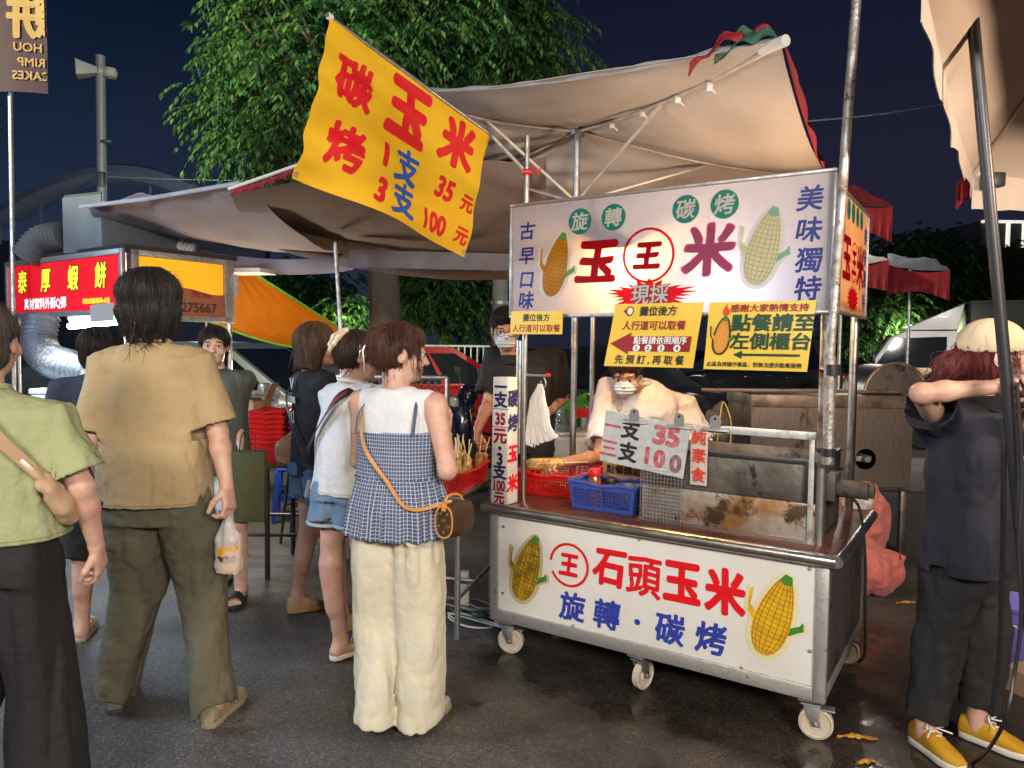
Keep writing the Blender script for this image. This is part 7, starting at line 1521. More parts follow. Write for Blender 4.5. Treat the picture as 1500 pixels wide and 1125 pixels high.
# ---- 2 mustard shirt, olive trousers
p = Person('tall person in a mustard t-shirt and olive trousers walking away', (at(224, 500, 2.86)[0], 2.86, 0), .04, 1.75, 1.06, head=(-.06, .05, 0))
J = p.J; f = p.f; J['ankR'] = f([-1.145, 2.80, .105]); J['toeR'] = f([-1.13, 2.97, .03]); J['ankL'] = f([-1.585, 2.90, .085]); J['toeL'] = f([-1.66, 3.06, .03]); J['kneR'] = f([-1.235, 2.90, .50]); J['kneL'] = f([-1.49, 2.93, .50])
J['hipR'] += [.012, 0, -.02]; J['hipL'] -= [.012, 0, .02]
J['shoR'] += [-.004, 0, -.024]; J['shoL'] -= [-.004, 0, .024]; J['elbR'] = p.w(319, 632, 2.84); J['wriR'] = p.w(332, 712, 2.80); J['elbL'] = J['shoL'] + [-.035, -.03, -.28]; J['wriL'] = J['elbL'] + [-.01, .11, -.23]
p.body((('R', dict(curl=1.0, n=(-1, .2, 0))), ('L', dict(curl=.7))), .0055, bare_feet=False)
p.hair(hair_black, [CROWN(1.12), ('e', (0, -.035, .055), (.112, .112, .086)), ('e', (0, -.045, -.02), (.110, .090, .095)), ('l', [(0, -.050, -.02, .106, .075), (0, -.055, -.08, .094, .062), (0, -.058, -.135, .066, .045)])], [FACECUT, ((0, .135, .03), (.08, .06, .07))],
       [((.0, -.10, -.07), (.0, -.088, -.165), 60, .026, .0014), ((.10, -.02, -.04), (.098, -.03, -.105), 30, .010, .0014), ((-.10, -.02, -.04), (-.098, -.03, -.105), 30, .010, .0014)], amp=.010)
p.shirt(cloth('mustard', S('#b9a27c', .95), S('#ae966e', .9)), .845, [(.220, .162), (.202, .148), (.190, .136)], slv=.92, sr=(.066, .086), folds=FN((.009, 6, 6, 2.2, 5), (.004, 14, 14, 4, 8), (.0025, 30, 30, 10, 2)), res=.0065)
p.legs(cloth('olive', S('#6a6552', .9), S('#5c5846', .9)), 'trousers', .90, (.170, .118), {'R': [(-.1, .106, .112), (.5, .116, .128), (1, .100, .112), (1.6, .084, .098), (2.13, .080, .115)], 'L': [(-.1, .106, .112), (.5, .116, .128), (1, .102, .112), (1.6, .088, .102), (2.12, .086, .118)]},
       FN((.009, 9, 9, 4, 3), (.006, 15, 15, 9, 6), (.003, 26, 26, 22, 9)), .007, crotch=.20)
grey_shoe = cloth('grey canvas shoe', (.16, .15, .13)); tan_sole = mat('tan sole', S('#8d8468'), .7)
p.shoe('R', 'sneaker', (cloth('sand shoe', S('#9a9070')), tan_sole)); p.shoe('L', 'sneaker', (grey_shoe, mat('dark sole', (.05, .05, .05), .8)))
hb = p.J['wriR'] + np.array([0, .02, -.10]); hbw = np.array(p.t.location) + np.array([hb[0] * cos(.04) - hb[1] * sin(.04), hb[0] * sin(.04) + hb[1] * cos(.04), hb[2]])
t = thing('plastic_bag', 'clear plastic bag with a yellow food box hanging from a walker\'s hand', 'bag', hbw + np.array([0, 0, -.235]))
sd = SD(); sd.loft([(0, 0, .25, .010, .012), (0, 0, .20, .022, .022), (0, 0, .13, .048, .045), (0, 0, .02, .058, .052), (0, 0, .0, .050, .045)], pw=2.6); sd.disp(FN((.006, 30, 30, 9, 3), (.003, 50, 50, 20, 1))); sdobj(sd, 'film', mat('clear film', (.80, .80, .80), .12, alpha=.42), t, .0045)
mb = MB(); mb.lathe([(0, .008), (.042, .008), (.047, .09), (.047, .10), (0, .10)], seg=24); mb.build('food_cup', mat('yellow food cup', S('#e0a21e'), .5), t, smooth=True, angle=50)
mb = MB()
for a0 in (-2.0, -1.45, -.9): 
    fr = lambda x, y, o, a0=a0: np.array([(.0475 + o) * cos(a0 + x / .0475), (.0475 + o) * sin(a0 + x / .0475), y]); flat(mb, disc(0, .055, .015, 14), fr, .001); 
mb.build('cup_print', mat('brown cup print', S('#6a3416'), .5), t)

# ---- 3 navy clothes between the two
p = Person('person in navy top and black knee shorts half hidden behind two walkers', (-2.03, 3.62, 0), .15, 1.545, 1.0)
p.body(res=.008, face=False)
p.hair(hair_black, [CROWN(1.05), ('e', (0, -.04, -.03), (.086, .072, .085))], [FACECUT])
p.shirt(cloth('navy', (.018, .022, .045)), .80, [(.19, .13), (.175, .125), (.175, .12)], folds=FN((.006, 8, 8, 3, 2)), res=.009)
p.legs(cloth('black short', (.018, .018, .02)), 'shorts', .92, (.16, .12), [(0, .10, .11), (1.08, .095, .10)], FN((.006, 10, 10, 3, 1)), .009)
for q in 'RL': p.shoe(q, 'sandal', (mat('beige strap', S('#b8a68e'), .6), mat('beige sole', S('#a8967c'), .7)))

# ---- 4 woman walking towards the camera with olive paper bag
p = Person('woman with dark tied hair walking this way in a dark cardigan', (-1.70, 4.22, 0), pi + .12, 1.57, .98, head=(.18, -.04, 0))
J = p.J; f = p.f; J['ankL'] = f([-1.545, 4.17, .085]); J['toeL'] = f([-1.53, 4.02, .03]); J['ankR'] = f([-1.74, 4.45, .10]); J['toeR'] = f([-1.75, 4.31, .03]); J['kneL'] = f([-1.56, 4.16, .45]); J['wriL'] = p.w(352, 650, 4.15); J['elbL'] = p.w(345, 585, 4.25)
p.body((('R', dict(curl=.6)), ('L', dict(curl=1.1, n=(1, 0, 0)))), .006)
p.hair(hair_black, [CROWN(1.03), ('e', (0, -.05, -.01), (.080, .070, .080)), ('e', (0, -.10, .0), (.035, .035, .035))], [((0, .125, -.035), (.066, .085, .095), .02), ((.09, .0, -.03), (.03, .03, .05)), ((-.09, .0, -.03), (.03, .03, .05))])
p.shirt(cloth('charcoal green', (.075, .085, .075)), .72, [(.20, .14), (.17, .125), (.17, .12)], slv=1.0, sr=(.062, .062), folds=FN((.008, 8, 8, 2.5, 2), (.004, 20, 20, 8, 3)), res=.008)
p.legs(cloth('white short', (.55, .55, .53)), 'shorts', .88, (.155, .12), [(0, .095, .105), (.9, .10, .105)], FN((.005, 10, 10, 4, 1)), .009)
for q in 'RL': p.shoe(q, 'slide', (mat('black slide', (.02, .02, .02), .5, bump=.4, bscale=90), rubber))
c = at(366, 712, 4.08); t = thing('paper_bag', 'olive paper carrier bag with a small gold tree print', 'bag', (c[0], c[1], at(366, 762, 4.08)[2]), .12)
z = at(366, 660, 4.08)[2] - at(366, 762, 4.08)[2]; mb = MB(); mb.hexa([(-.085, -.05, 0), (.085, -.05, 0), (.085, .05, 0), (-.085, .05, 0), (-.095, -.045, z), (.092, -.05, z), (.085, .045, z), (-.085, .045, z)]); mb.build('bag_body', mat('olive paper', S('#63683f', .8), .7, 0, S('#585e3a', .8), 6, bump=.2, bscale=12), t, bevel=.006)
mb = MB(); mb.tube(spline([(-.045, -.05, z), (-.03, -.03, z + .10), (.03, -.03, z + .10), (.045, -.05, z)], 5), .003, 6); mb.build('cord_handle', black_plastic, t, smooth=True)
mb = MB(); fr = plane((.03, -.0515, z * .62), (1, 0, 0), (0, 0, 1), (0, -1, 0)); 
for i, (w_, y) in enumerate(((.012, .05), (.024, .03), (.034, .008), (.020, -.015))): flat(mb, [(-w_, y - .003), (0, y + .010), (w_, y - .003), (w_, y - .006), (0, y + .005), (-w_, y - .006)], fr, .002)
flat(mb, [(-.002, -.035), (.002, -.035), (.002, .045), (-.002, .045)], fr, .0015); mb.build('tree_print', mat('gold print', S('#c08a3a'), .6), t)

# ---- 5 bob hair, black shirt, denim shorts
denim = mat('denim', S('#5d7793', .85), .85, 0, S('#45607c', .8), 9, .35, .7, bump=.3, bscale=300); denim_pale = mat('pale denim', S('#7f9ab4', .85), .85, 0, S('#5f7d9a', .85), 9, .35, .7, bump=.3, bscale=300)
p = Person('woman with a brown bob and glasses in a black lettered t-shirt and shorts', (-1.03, 3.86, 0), -.95, 1.585, .96, head=(-.35, -.12, 0))
J = p.J; f = p.f; J['ankL'] = f([-1.165, 3.98, .095]); J['toeL'] = f([-1.06, 4.04, .03]); J['ankR'] = f([-.86, 3.72, .085]); J['toeR'] = f([-.74, 3.78, .03]); J['kneL'] = f([-1.085, 3.93, .47]); J['kneR'] = f([-.92, 3.80, .47])
J['elbL'] = J['shoL'] + [-.03, .08, -.24]; J['wriL'] = J['elbL'] + [.06, .22, -.02]; J['elbR'] = J['shoR'] + [.03, .09, -.23]; J['wriR'] = J['elbR'] + [-.03, .21, -.04]
p.body((('R', dict(curl=.7)), ('L', dict(curl=.7))), .0055, bare_feet=False)
p.hair(hair_brown, [CROWN(1.05), ('e', (0, -.03, .02), (.095, .105, .10)), ('l', [(0, -.030, .03, .094, .088), (0, -.032, -.06, .100, .085), (0, -.030, -.135, .098, .080)])], [((0, .100, -.06), (.070, .085, .15), .02), ((0, .0, -.19), (.055, .06, .07), .02)],
       [((.085, -.01, -.02), (.092, .0, -.14), 50, .010, .0014), ((-.085, -.01, -.02), (-.092, .0, -.14), 50, .010, .0014), ((0, -.09, -.02), (0, -.10, -.14), 50, .016, .0014)], amp=.006)
p.glasses()
blk = cloth('black tee', (.009, .010, .012))
p.shirt(blk, .79, [(.165, .12), (.155, .115), (.168, .118)], slv=.72, sr=(.066, .080), folds=FN((.006, 9, 9, 3, 6), (.004, 20, 20, 9, 2)))
bfm = lambda x, y, o=0: np.array([x, -.128 - o + .10 * x * x * 10 * .12 + (.0 if y > 1.2 else .03 * (1.2 - y)), y])
mb = MB(); letter(mb, 'V', .015, 1.27, .085, bfm, bold=.03, off=.004); letter(mb, 'XI', .0, 1.10, .085, bfm, bold=.03, off=.004); flat(mb, [(-.07, 1.17), (.06, 1.17), (.06, 1.205), (-.07, 1.205)], bfm, .004); mb.build('shirt_print', mat('grey shirt print', (.50, .50, .50), .7), p.t)
p.legs(denim, 'shorts', .86, (.160, .120), [(0, .098, .108), (.50, .100, .108)], FN((.005, 12, 12, 5, 1), (.003, 28, 28, 14, 5)), .007)
for q in 'RL': p.shoe(q, 'sneaker', (cloth('beige suede', S('#b59a74')), mat('gum sole', S('#a88554'), .6), mat('brown lace', S('#8a7350'), .7)))
b = thing('shoulder_bag', 'small pale shoulder bag on a thin black strap at the black shirt', 'bag', p.t.location, -.95); strap_band(b, [(-.10, .02, 1.33), (-.04, -.135, 1.22), (.08, -.14, 1.02), (.165, -.09, .85), (.19, -.03, .80)], .010, black_plastic)
sd = SD(); sd.loft([(.185, -.06, .70, .07, .028), (.185, -.05, .79, .06, .022)], side=(0, 1, 0), pw=4, k=.01); sdobj(sd, 'pouch', cloth('pale bag', S('#a9a3a0')), b, .006)

# ---- 6 white shirt, striped strap, hair claw
p = Person('woman in a white t-shirt and pale denim shorts with a beige hair claw', (-.745, 3.33, 0), -.72, 1.555, .98, head=(-.45, -.22, 0))
J = p.J; f = p.f; J['ankL'] = f([-.785, 3.37, .095]); J['toeL'] = f([-.70, 3.46, .04]); J['ankR'] = f([-.64, 3.42, .095]); J['toeR'] = f([-.53, 3.50, .04]); J['kneL'] = f([-.82, 3.33, .47]); J['kneR'] = f([-.68, 3.36, .47])
J['che'] += [0, .03, 0]; J['nek'] += [0, .04, -.01]; J['hed'] += [0, .055, -.02]
for q in 'RL': J['sho' + q] += [0, .05, -.01]
for q, sg in (('R', 1), ('L', -1)): J['elb' + q] = J['sho' + q] + [.04 * sg, .10, -.23]; J['wri' + q] = J['elb' + q] + [-.04 * sg, .20, .02]
p.body((('R', dict(curl=.7)), ('L', dict(curl=.7))), .0055)
p.hair(hair_dark, [CROWN(1.03), ('e', (0, -.035, .0), (.084, .090, .085)), ('e', (0, -.10, .030), (.050, .045, .055)), ('e', (.0, -.085, .075), (.045, .05, .035))], [FACECUT, ((0, .13, .03), (.08, .06, .07)), ((.088, .0, -.015), (.025, .025, .04)), ((-.088, .0, -.015), (.025, .025, .04))], [((0, -.06, .09), (0, -.12, .02), 40, .02, .0016), ((.05, -.04, -.07), (.04, -.05, -.13), 14, .012, .0012), ((-.05, -.04, -.07), (-.04, -.05, -.13), 14, .012, .0012)])
sd = SD(); P = [p.hp(v) for v in ((-.02, -.105, .11), (-.02, -.138, .07), (-.015, -.148, .03), (0, -.145, .0))]; sd.chain(P, [.011, .014, .012, .008], .008); P = [p.hp(v) for v in ((.03, -.095, .115), (.035, -.125, .075), (.028, -.140, .035), (0, -.145, .0))]; sd.chain(P, [.011, .014, .012, .008], .008); P = [p.hp(v) for v in ((-.02, -.105, .11), (.03, -.095, .115))]; sd.chain(P, [.011, .011], .008)
t = thing('hair_claw', 'cream hair claw holding up the bun of the white shirt', 'hair clip', np.array(p.t.location) + [0, 0, 1.4], -.72); o = sdobj(sd, 'claw', mat('cream acetate', S('#d8c6a4'), .35, coat=.3), None, .004); o.parent = t; o.location = (0, 0, -1.4)
wt = cloth('white tee', (.66, .67, .68), (.60, .61, .63))
p.shirt(wt, .80, [(.185, .135), (.175, .13), (.178, .122)], slv=.80, sr=(.075, .092), folds=FN((.008, 8, 8, 3, 6), (.005, 16, 16, 7, 2), (.0025, 34, 34, 14, 2)), res=.0065)
p.legs(denim_pale, 'shorts', .86, (.165, .125), [(0, .100, .112), (.46, .112, .118)], FN((.006, 12, 12, 5, 1), (.003, 28, 28, 14, 5)), .0065)
mb = MB()
for q in 'RL':
    e = J['hip' + q] + (J['kne' + q] - J['hip' + q]) * .45; mb.tube([e + [.113 * cos(a), .119 * sin(a), .0] for a in np.linspace(0, 2 * pi, 33)], .008, 6, cap=False)
mb.build('turn_up', mat('frayed denim', S('#a9bccb', .85), .9), p.t, smooth=True)
for q in 'RL': p.shoe(q, 'slide', (mat('white slide', (.66, .62, .58), .5), mat('white sole', (.62, .58, .54), .6)))
b = thing('shoulder_bag', 'wide red and black striped bag strap across the white t-shirt', 'bag', p.t.location, -.72)
pts = [(.10, .10, 1.295), (.06, -.075, 1.25), (-.04, -.115, 1.12), (-.13, -.125, .99), (-.185, -.075, .92), (-.20, .0, .88)]
strap_band(b, pts, .050, black_plastic, .004); strap_band(b, [np.array(q) + nrm(np.array(q) * [1, 1, 0]) * .0045 for q in pts], .024, mat('red webbing', S('#7e1f2a'), .8), .002, nm='red_stripe')
sd = SD(); sd.loft([(-.215, .06, .76, .09, .03), (-.215, .04, .90, .085, .025)], side=(0, 1, 0), pw=4, k=.01); sdobj(sd, 'pouch', cloth('black bag', (.02, .02, .02)), b, .006)

# ---- 7 checked camisole, white trousers
def plaid():
    m = bpy.data.materials.new('blue check cotton'); m.use_nodes = True; n = m.node_tree; N = n.nodes; L = n.links; pr = N['Principled BSDF']; pr.inputs['Roughness'].default_value = .85; pr.inputs['Sheen Weight'].default_value = .1
    uvn = N.new('ShaderNodeUVMap'); uvn.uv_map = 'UVMap'; sp = N.new('ShaderNodeSeparateXYZ'); L.new(uvn.outputs[0], sp.inputs[0]); outs = []
    for i in (0, 1):
        a = N.new('ShaderNodeMath'); a.operation = 'MULTIPLY'; a.inputs[1].default_value = 1 / .0135; L.new(sp.outputs[i], a.inputs[0]); b_ = N.new('ShaderNodeMath'); b_.operation = 'FRACT'; L.new(a.outputs[0], b_.inputs[0]); c_ = N.new('ShaderNodeMath'); c_.operation = 'LESS_THAN'; c_.inputs[1].default_value = .20; L.new(b_.outputs[0], c_.inputs[0]); outs.append(c_.outputs[0])
    mx_ = N.new('ShaderNodeMath'); mx_.operation = 'MAXIMUM'; L.new(outs[0], mx_.inputs[0]); L.new(outs[1], mx_.inputs[1]); x = N.new('ShaderNodeMix'); x.data_type = 'RGBA'; L.new(mx_.outputs[0], x.inputs['Factor']); x.inputs['A'].default_value = (*S('#3f4d70'), 1); x.inputs['B'].default_value = (*S('#a9aebb'), 1); L.new(x.outputs['Result'], pr.inputs['Base Color']); return m
plaid_m = plaid()
def cyl_uv(cx, cy, r): return lambda V: np.stack([(np.arctan2(V[:, 0] - cx, -(V[:, 1] - cy))) * r, V[:, 2]], 1)
p = Person('woman in a blue checked camisole over a white top and cream wide trousers', (-.43, 2.80, 0), -.32, 1.555, .98, head=(-.95, -.10, 0))
J = p.J; f = p.f; J['ankL'] = f([-.50, 2.78, .085]); J['toeL'] = f([-.455, 2.92, .03]); J['ankR'] = f([-.335, 2.775, .085]); J['toeR'] = f([-.275, 2.91, .03])
J['elbR'] = p.w(655, 690, 2.66); J['wriR'] = p.w(652, 625, 2.98); J['shoR'] += [.0, .0, .0]; J['elbL'] = J['shoL'] + [-.05, .07, -.24]; J['wriL'] = J['elbL'] + [.08, .20, .05]
p.body((('R', dict(curl=.8, n=(-.5, 0, 1))), ('L', dict(curl=.8))), .005, bare_feet=False)
p.hair(hair_auburn, [CROWN(1.03), ('e', (0, -.03, .01), (.088, .098, .09)), ('e', (0, .050, .075), (.072, .048, .045)), ('l', [(0, -.06, .07, .060, .045), (0, -.095, .02, .058, .042), (0, -.085, -.05, .045, .036)]), ('e', (.0, -.11, .05), (.045, .035, .05))], [((0, .120, -.055), (.066, .085, .105), .02), ((.09, .004, -.02), (.026, .026, .042)), ((-.09, .004, -.02), (.026, .026, .042))],
       [((.07, .06, .03), (.078, .075, -.10), 26, .010, .0013), ((-.07, .06, .03), (-.078, .075, -.10), 26, .010, .0013), ((0, -.08, .09), (0, -.12, .0), 50, .025, .0016), ((.05, -.05, -.07), (.03, -.06, -.14), 16, .012, .001)])
t = thing('hair_clip', 'large metal hair clip with looped arms in the twisted dark hair', 'hair clip', np.array(p.t.location) + [0, 0, 1.4], -.32); mb = MB()
mb.tube([p.hp(v) - [0, 0, 1.4] for v in ((-.030, -.128, .075), (-.022, -.152, .0), (-.018, -.135, -.085))], .0045, 8); 
for sg in (-1, 1): mb.tube([p.hp((-.024 - .030 + .030 * cos(a), -.148 + .012 * sg, .0 + .022 * sin(a))) - [0, 0, 1.4] for a in np.linspace(0, 2 * pi, 20)], .004, 6, cap=False)
mb.build('clip_frame', mat('champagne metal', (.66, .60, .52), .25, .9), t, smooth=True)
p.shirt(cloth('white top', (.66, .69, .72), (.62, .65, .68)), .86, [(.150, .112), (.142, .108), (.160, .112)], noslv=True, folds=FN((.004, 12, 12, 5, 3)), res=.006, neck=.066, name='undershirt')
sd = SD(); n_ = 90; wz = J['wai'][2] + .02
sd.loft([(0, .0, .745, .212, .172), (0, .0, .86, .198, .158), (0, .0, .975, .168, .131)], pw=2.2, k=.01)
def ruf(X, Y, Z):
    th = np.arctan2(X, -Y); fade = np.clip((.985 - Z) / .16, 0, 1); return .0075 * np.sin(th * 17 + 2 * np.sin(th * 3) + 2.5 * Z) * fade + .005 * np.sin(th * 31 + 3 * np.sin(th * 5)) * (.3 + fade)
sd.disp(ruf); sd.disp(FN((.005, 8, 8, 3, 4))); sd.loft([(0, 0, .72, .17, .13), (0, 0, .765, .168, .128)], k=.006, op='s'); sd.cut((0, 0, .757), (0, 0, -1)); sdobj(sd, 'camisole_skirt', plaid_m, p.t, .006, uv=cyl_uv(0, 0, .165))
sd = SD(); sd.loft([(0, .0, .955, .168, .131), (0, 0, 1.04, .160, .124), (*(J['che'] + [0, 0, -.06]), .168, .122), (*(J['che'] + [0, 0, .0]), .170, .121)], pw=2.4, k=.01); sd.disp(FN((.005, 10, 10, 5, 2), (.003, 22, 22, 9, 5))); sd.disp(lambda X, Y, Z: .006 * np.exp(-((Z - .975) / .010) ** 2) * np.sin(np.arctan2(X, -Y) * 38)); sdobj(sd, 'camisole_top', plaid_m, p.t, .006, uv=cyl_uv(0, 0, .165))
zc = J['che'][2]
for x, sh_ in ((-.115, -.095), (.115, .105)): strap_band(p.t, [(x, -.118, zc - .01), (x * 1.0, -.100, zc + .06), (sh_, -.06, zc + .115), (sh_, .0, zc + .135), (sh_, .06, zc + .10), (x, .11, zc)], .012, mat('blue strap', S('#4a5878'), .85), .004, (0, 0, 1.2), nm='shoulder_strap')
p.legs(cloth('cream cotton', S('#d9d3bd', .92), S('#cfc8b0', .9), bump=.3), 'trousers', .87, (.165, .122), [(0, .088, .118), (.5, .096, .120), (1, .100, .115), (1.6, .094, .110), (2.13, .086, .118)], FN((.008, 8, 8, 1.8, 3), (.0045, 18, 18, 6, 6), (.002, 34, 34, 20, 9)), .006, crotch=.13)
for q in 'RL': p.shoe(q, 'sneaker', (cloth('cream shoe', S('#b8b09a')), tan_sole))
b = thing('handbag', 'small brown patterned barrel bag hanging on a tan leather strap', 'bag', p.t.location, -.32); tan_l = mat('tan leather', S('#c9914a'), .5, 0, S('#b57e3c'), 8)
bw = p.w(667, 752, 2.68); pts = [(-.10, .02, 1.30), (-.105, -.085, 1.22), (-.07, -.135, 1.10), (.03, -.152, .98), (.12, -.150, .885), np.array(bw) + [-.01, -.01, .045]]; strap_band(b, pts, .013, tan_l, .004)
sd = SD(); sd.loft([(*(bw + np.array([-.018, -.06, -.02])), .034, .058), (*(bw + np.array([.0, .0, -.02])), .038, .066), (*(bw + np.array([.018, .07, -.02])), .036, .060)], side=(1, 0, 0), pw=2.6, k=.01); mono = mat('brown monogram canvas', S('#4a3320'), .5, 0, S('#3d2918'), 12); sdobj(sd, 'barrel', mono, b, .0045)
mb = MB(); fb = np.array(bw) + np.array([-.018, -.0635, -.02]); mb.tube([fb + [.033 * (abs(cos(a)) ** .8) * np.sign(cos(a)), -.001, .057 * (abs(sin(a)) ** .8) * np.sign(sin(a))] for a in np.linspace(0, 2 * pi, 40)], .0035, 6, cap=False); mb.tube(spline([fb + [-.01, .02, .05], fb + [-.005, .05, .085], fb + [.02, .09, .085], fb + [.03, .12, .05]], 5), .005, 6); mb.box(fb + np.array([0, .004, .055]), (.016, .012, .03)); mb.build('leather_trim', tan_l, b, smooth=True)
mb = MB(); fr = plane(fb + [0, -.0005, 0], (1, 0, 0), (0, 0, 1), (0, -1, 0))
for i, (x, y) in enumerate(((-.014, .032), (.014, .030), (0, .008), (-.018, -.014), (.018, -.014), (0, -.036))):
    if i % 2: flat(mb, [(x + (.0065 if k_ % 2 else .0025) * cos(k_ * pi / 4), y + (.0065 if k_ % 2 else .0025) * sin(k_ * pi / 4)) for k_ in range(8)], fr, .003)
    else: letter(mb, 'LV', x, y, .015, fr, bold=.02, off=.003)
mb.build('monogram_print', mat('monogram tan', S('#8f7448'), .5), b)

# ---- 8 masked vendor in black behind the corn
p = Person('masked vendor with glasses in a black polo standing behind the corn', (at(768, 500, 4.5)[0], 4.5, 0), pi - .18, 1.76, 1.05, sk_tan, head=(.22, -.30, 0))
J = p.J; J['hed'] = p.w(741, 482, 4.38); J['nek'] = p.w(752, 528, 4.46); J['wriR'] = p.w(700, 628, 4.22); J['elbR'] = p.w(716, 590, 4.50); J['elbL'] = p.w(822, 585, 4.55); J['wriL'] = p.w(775, 625, 4.25)
p.body((('R', dict(curl=.9, d=(0, .4, -.9))), ('L', dict(curl=.9))), .0055, bare_feet=False)
p.hair(hair_black, [CROWN(1.0), ('e', (0, .03, .085), (.075, .07, .040))], [((0, .125, -.05), (.070, .085, .105), .015), ((.09, .0, -.05), (.03, .04, .07)), ((-.09, .0, -.05), (.03, .04, .07)), ((0, -.06, -.10), (.1, .1, .07))]); p.mask(); p.glasses()
polo = cloth('black polo', (.012, .011, .011))
p.shirt(polo, .82, [(.20, .14), (.20, .14), (.215, .14)], slv=.85, sr=(.080, .098), folds=FN((.008, 7, 7, 3, 3), (.004, 16, 16, 7, 1)), neck=.064)
mb = MB(); n_ = J['nek']; mb.grid(lambda u, v: n_ + np.array([(.072 + .012 * v) * cos(2 * pi * u + 1.9), .01 + (.070 + .012 * v) * sin(2 * pi * u + 1.9), .035 - .035 * v - .02 * sin(2 * pi * u + 1.9) * v]), 30, 4, .005); mb.build('collar', polo, p.t, smooth=True)
p.legs(cloth('black trousers', (.02, .02, .02)), 'trousers', .95, (.175, .13), [(0, .105, .12), (1, .09, .10), (1.9, .075, .085)], FN((.006, 10, 10, 5, 3)), .009)
for q in 'RL': p.shoe(q, 'sneaker', (cloth('black shoe', (.02, .02, .02)), rubber))

# ---- 9 masked cook bending over the counter
p = Person('masked cook in a pale pink t-shirt leaning over the red basket', (at(955, 500, 4.25)[0], 4.25, 0), pi - .55, 1.66, 1.08, sk_tan, head=(.25, -.42, 0))
J = p.J; J['wai'] += [0, .03, -.02]; J['che'] = np.array([0, .13, 1.15]); J['nek'] = np.array([0, .225, 1.285]); J['hed'] = np.array([.02, .33, 1.385]); 
hw_ = p.w(918, 548, 4.0); J['hed'] = hw_ + np.array([0, 0, .0]); J['shoR'] = np.array([.175, .19, 1.235]); J['shoL'] = p.w(1000, 592, 4.2); J['wriR'] = p.w(822, 678, 3.74); J['elbR'] = p.w(878, 668, 3.95); J['elbL'] = p.w(1030, 660, 4.22); J['wriL'] = p.w(985, 695, 4.0)
J['nek'] = J['hed'] * .35 + (J['shoR'] + J['shoL']) * .325 + np.array([0, 0, .02])
p.body((('R', dict(curl=1.15, n=(0, .2, -1))), ('L', dict(curl=.8))), .005, bare_feet=False)
p.hair(hair_dark, [CROWN(1.0), ('e', (0, .02, .075), (.080, .075, .045))], [((0, .125, -.05), (.072, .085, .105), .015), ((.09, .0, -.05), (.03, .04, .06)), ((-.09, .0, -.05), (.03, .04, .06)), ((0, -.06, -.11), (.1, .1, .07))], [((0, .05, .09), (.03, .11, .05), 40, .02, .0014)]); p.mask()
p.shirt(cloth('pale pink tee', (.72, .63, .585), (.64, .55, .51)), .84, [(.20, .145), (.205, .15), (.215, .145)], slv=.86, sr=(.085, .100), folds=FN((.010, 7, 7, 5, 3), (.005, 15, 15, 10, 1), (.003, 30, 30, 20, 4)), res=.006, neck=.07)
p.legs(cloth('dark trousers', (.03, .03, .035)), 'trousers', .95, (.175, .13), [(0, .105, .12), (1, .09, .10), (1.9, .075, .085)], FN((.006, 10, 10, 5, 3)), .009)
for q in 'RL': p.shoe(q, 'sneaker', (cloth('black shoe', (.02, .02, .02)), rubber))

# ---- 10 staff woman with cap at the right edge
p = Person('staff woman in a beige cap and navy shirt holding up a phone', (1.655, 2.63, 0), radians(-138), 1.55, 1.0, sk_fair, head=(.55, -.02, 0))
J = p.J; f = p.f; J['ankR'] = f([1.545, 2.66, .09]); J['toeR'] = f([1.575, 2.545, .03]); J['ankL'] = f([1.775, 2.72, .09]); J['toeL'] = f([1.86, 2.62, .03]); J['kneR'] = f([1.57, 2.64, .46]); J['kneL'] = f([1.75, 2.68, .46])
J['hed'] = p.w(1456, 522, 2.60); J['nek'] = p.w(1425, 588, 2.62); J['shoR'] = p.w(1372, 612, 2.58); J['elbR'] = p.w(1349, 576, 2.42); J['wriR'] = p.w(1466, 566, 2.36); J['shoL'] = p.w(1478, 622, 2.66); J['elbL'] = p.w(1545, 600, 2.48); J['wriL'] = p.w(1500, 566, 2.36)
p.body((('R', dict(curl=.75, n=f(np.array([0, 1.0, 0]) + np.array(p.t.location)))), ('L', dict(curl=.9))), .0048, bare_feet=False)
p.k *= 1.07; p.hair(hair_red, [CROWN(.95), ('e', (0, -.03, -.03), (.080, .075, .075)), ('e', (0, -.125, -.035), (.045, .055, .050), .03), ('e', (0, -.155, -.075), (.035, .040, .050), .03), ('c', (0, -.09, -.02), (0, -.125, -.03), .03, .035)], [FACECUT, ((.088, .006, -.012), (.026, .026, .042)), ((-.088, .006, -.012), (.026, .026, .042)), ((0, .13, .03), (.08, .06, .07))],
       [((.07, .05, -.0), (.074, .058, -.075), 30, .008, .0013), ((0, -.13, -.02), (0, -.18, -.12), 90, .025, .0014), ((.06, -.02, -.04), (.05, -.05, -.10), 25, .012, .0012)], amp=.007)
capm = cloth('khaki cap', S('#d6c6a8', .9), S('#c9b796', .9), bump=.15)
sd = SD(); k = p.k; sd.ell(p.hp((0, -.012, .048)), np.array((.096, .112, .090)) * k, p.R); sd.ell(p.hp((0, 0, -.075)), np.array((.16, .2, .105)) * k, rotm(0, 0, 0) @ p.R, .004, 's'); sd.ell(p.hp((0, -.012, .040)), np.array((.088, .104, .082)) * k, p.R, .004, 's')
sd.loft([(*p.hp((0, .085, .045)), .078 * k, .006), (*p.hp((0, .13, .042)), .072 * k, .006), (*p.hp((0, .175, .032)), .048 * k, .006)], side=p.R[:, 0], pw=2.6, k=.008); h_ = p.J['hed']
sd.disp(lambda X, Y, Z: .0012 * np.cos(6 * np.arctan2(Y - h_[1], X - h_[0])) ** 12); o = sdobj(sd, 'cap', capm, p.t, .0042)
p.mask(mat('pink face mask', S('#d6bcc8'), .8)); p.glasses()
navy = cloth('navy work shirt', S('#232431', .9), S('#1d1e2a', .9), bump=.1)
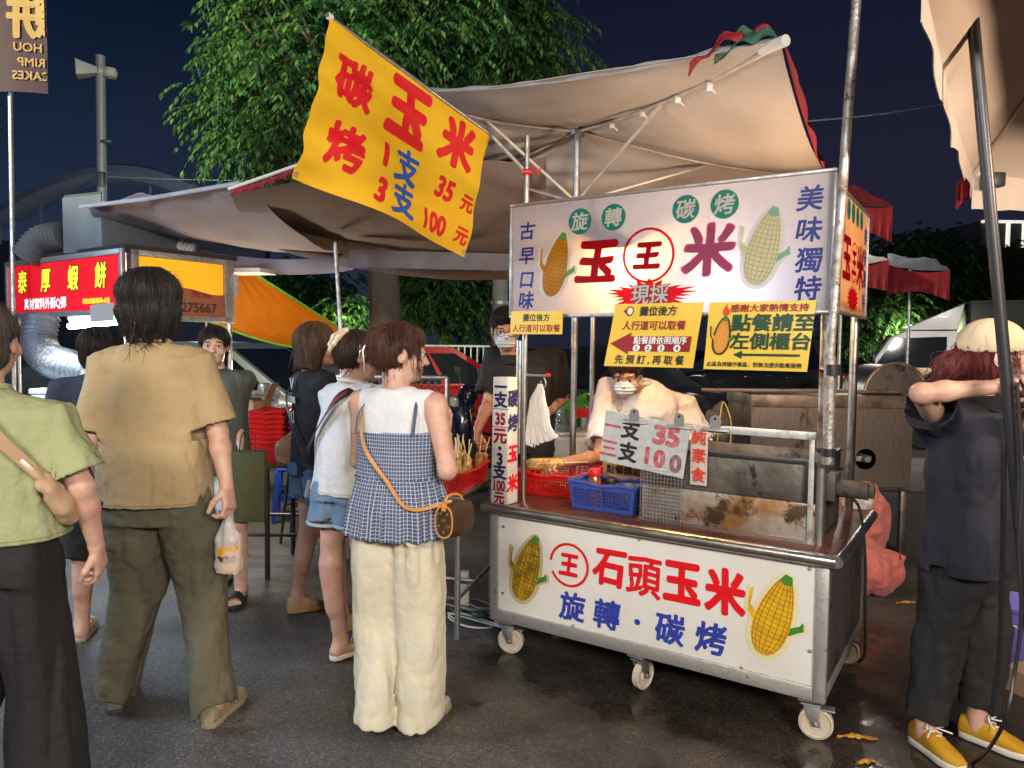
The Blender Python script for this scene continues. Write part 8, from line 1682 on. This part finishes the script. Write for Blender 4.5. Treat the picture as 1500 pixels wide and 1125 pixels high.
p.shirt(navy, .69, [(.205, .155), (.195, .148), (.195, .135)], slv=.62, sr=(.085, .100), folds=FN((.010, 7, 7, 2.2, 8), (.006, 13, 13, 4, 2), (.003, 30, 30, 14, 5)), res=.006, neck=.066)
mb = MB(); n_ = J['nek']; mb.grid(lambda u, v: n_ + np.array([(.070 + .014 * v) * cos(2 * pi * u + 1.9), .012 + (.068 + .014 * v) * sin(2 * pi * u + 1.9), .025 - .035 * v - .02 * sin(2 * pi * u + 1.9) * v]), 30, 4, .005); mb.build('collar', navy, p.t, smooth=True)
mb = MB()
for z in (1.18, 1.11, 1.04, .97): mb.lathe([(0, -.003), (.007, -.002), (.007, .002), (0, .003)], (0.0, .158, z), 12, 'y')
mb.build('button', mat('pale button', (.55, .5, .42), .4), p.t)
mb = MB(); fr = plane((-.10, .150, 1.13), (-1, -.25, 0), (0, 0, 1), (0, 1, 0)); flat(mb, disc(0, 0, .017, 16), fr, .006); flat(mb, [(-.02, .03), (.02, .03), (.02, .042), (-.02, .042)], fr, .006); mb.build('chest_badge', mat('pale badge', (.60, .52, .42), .5), p.t)
p.legs(cloth('black slacks', (.013, .013, .014), (.018, .018, .020), bump=.1), 'trousers', .84, (.165, .125), [(0, .088, .115), (.5, .086, .108), (1, .080, .096), (1.6, .068, .082), (1.9, .062, .076)], FN((.009, 8, 8, 3, 3), (.006, 14, 14, 8, 6), (.003, 30, 30, 18, 9)), .007, crotch=.12)
yel_sh = cloth('yellow suede', S('#c99a18', .9), S('#a87e12', .9), bump=.1)
for q in 'RL': p.shoe(q, 'sneaker', (yel_sh, mat('white rubber', (.66, .64, .58), .6, 0, (.5, .48, .42), 20), mat('white lace', (.7, .68, .64), .7)))
phw = at(1506, 545, 2.30); t = thing('smartphone', 'dark phone held up by the staff woman at the picture edge', 'phone', phw, .9); mb = MB(); mb.box((0, 0, 0), (.074, .009, .150)); mb.build('phone_body', black_plastic, t, bevel=.003)
mb = MB(); mb.bx((-.033, -.0055, -.070), (.033, -.0047, .070)); mb.build('screen', glass_dark, t)
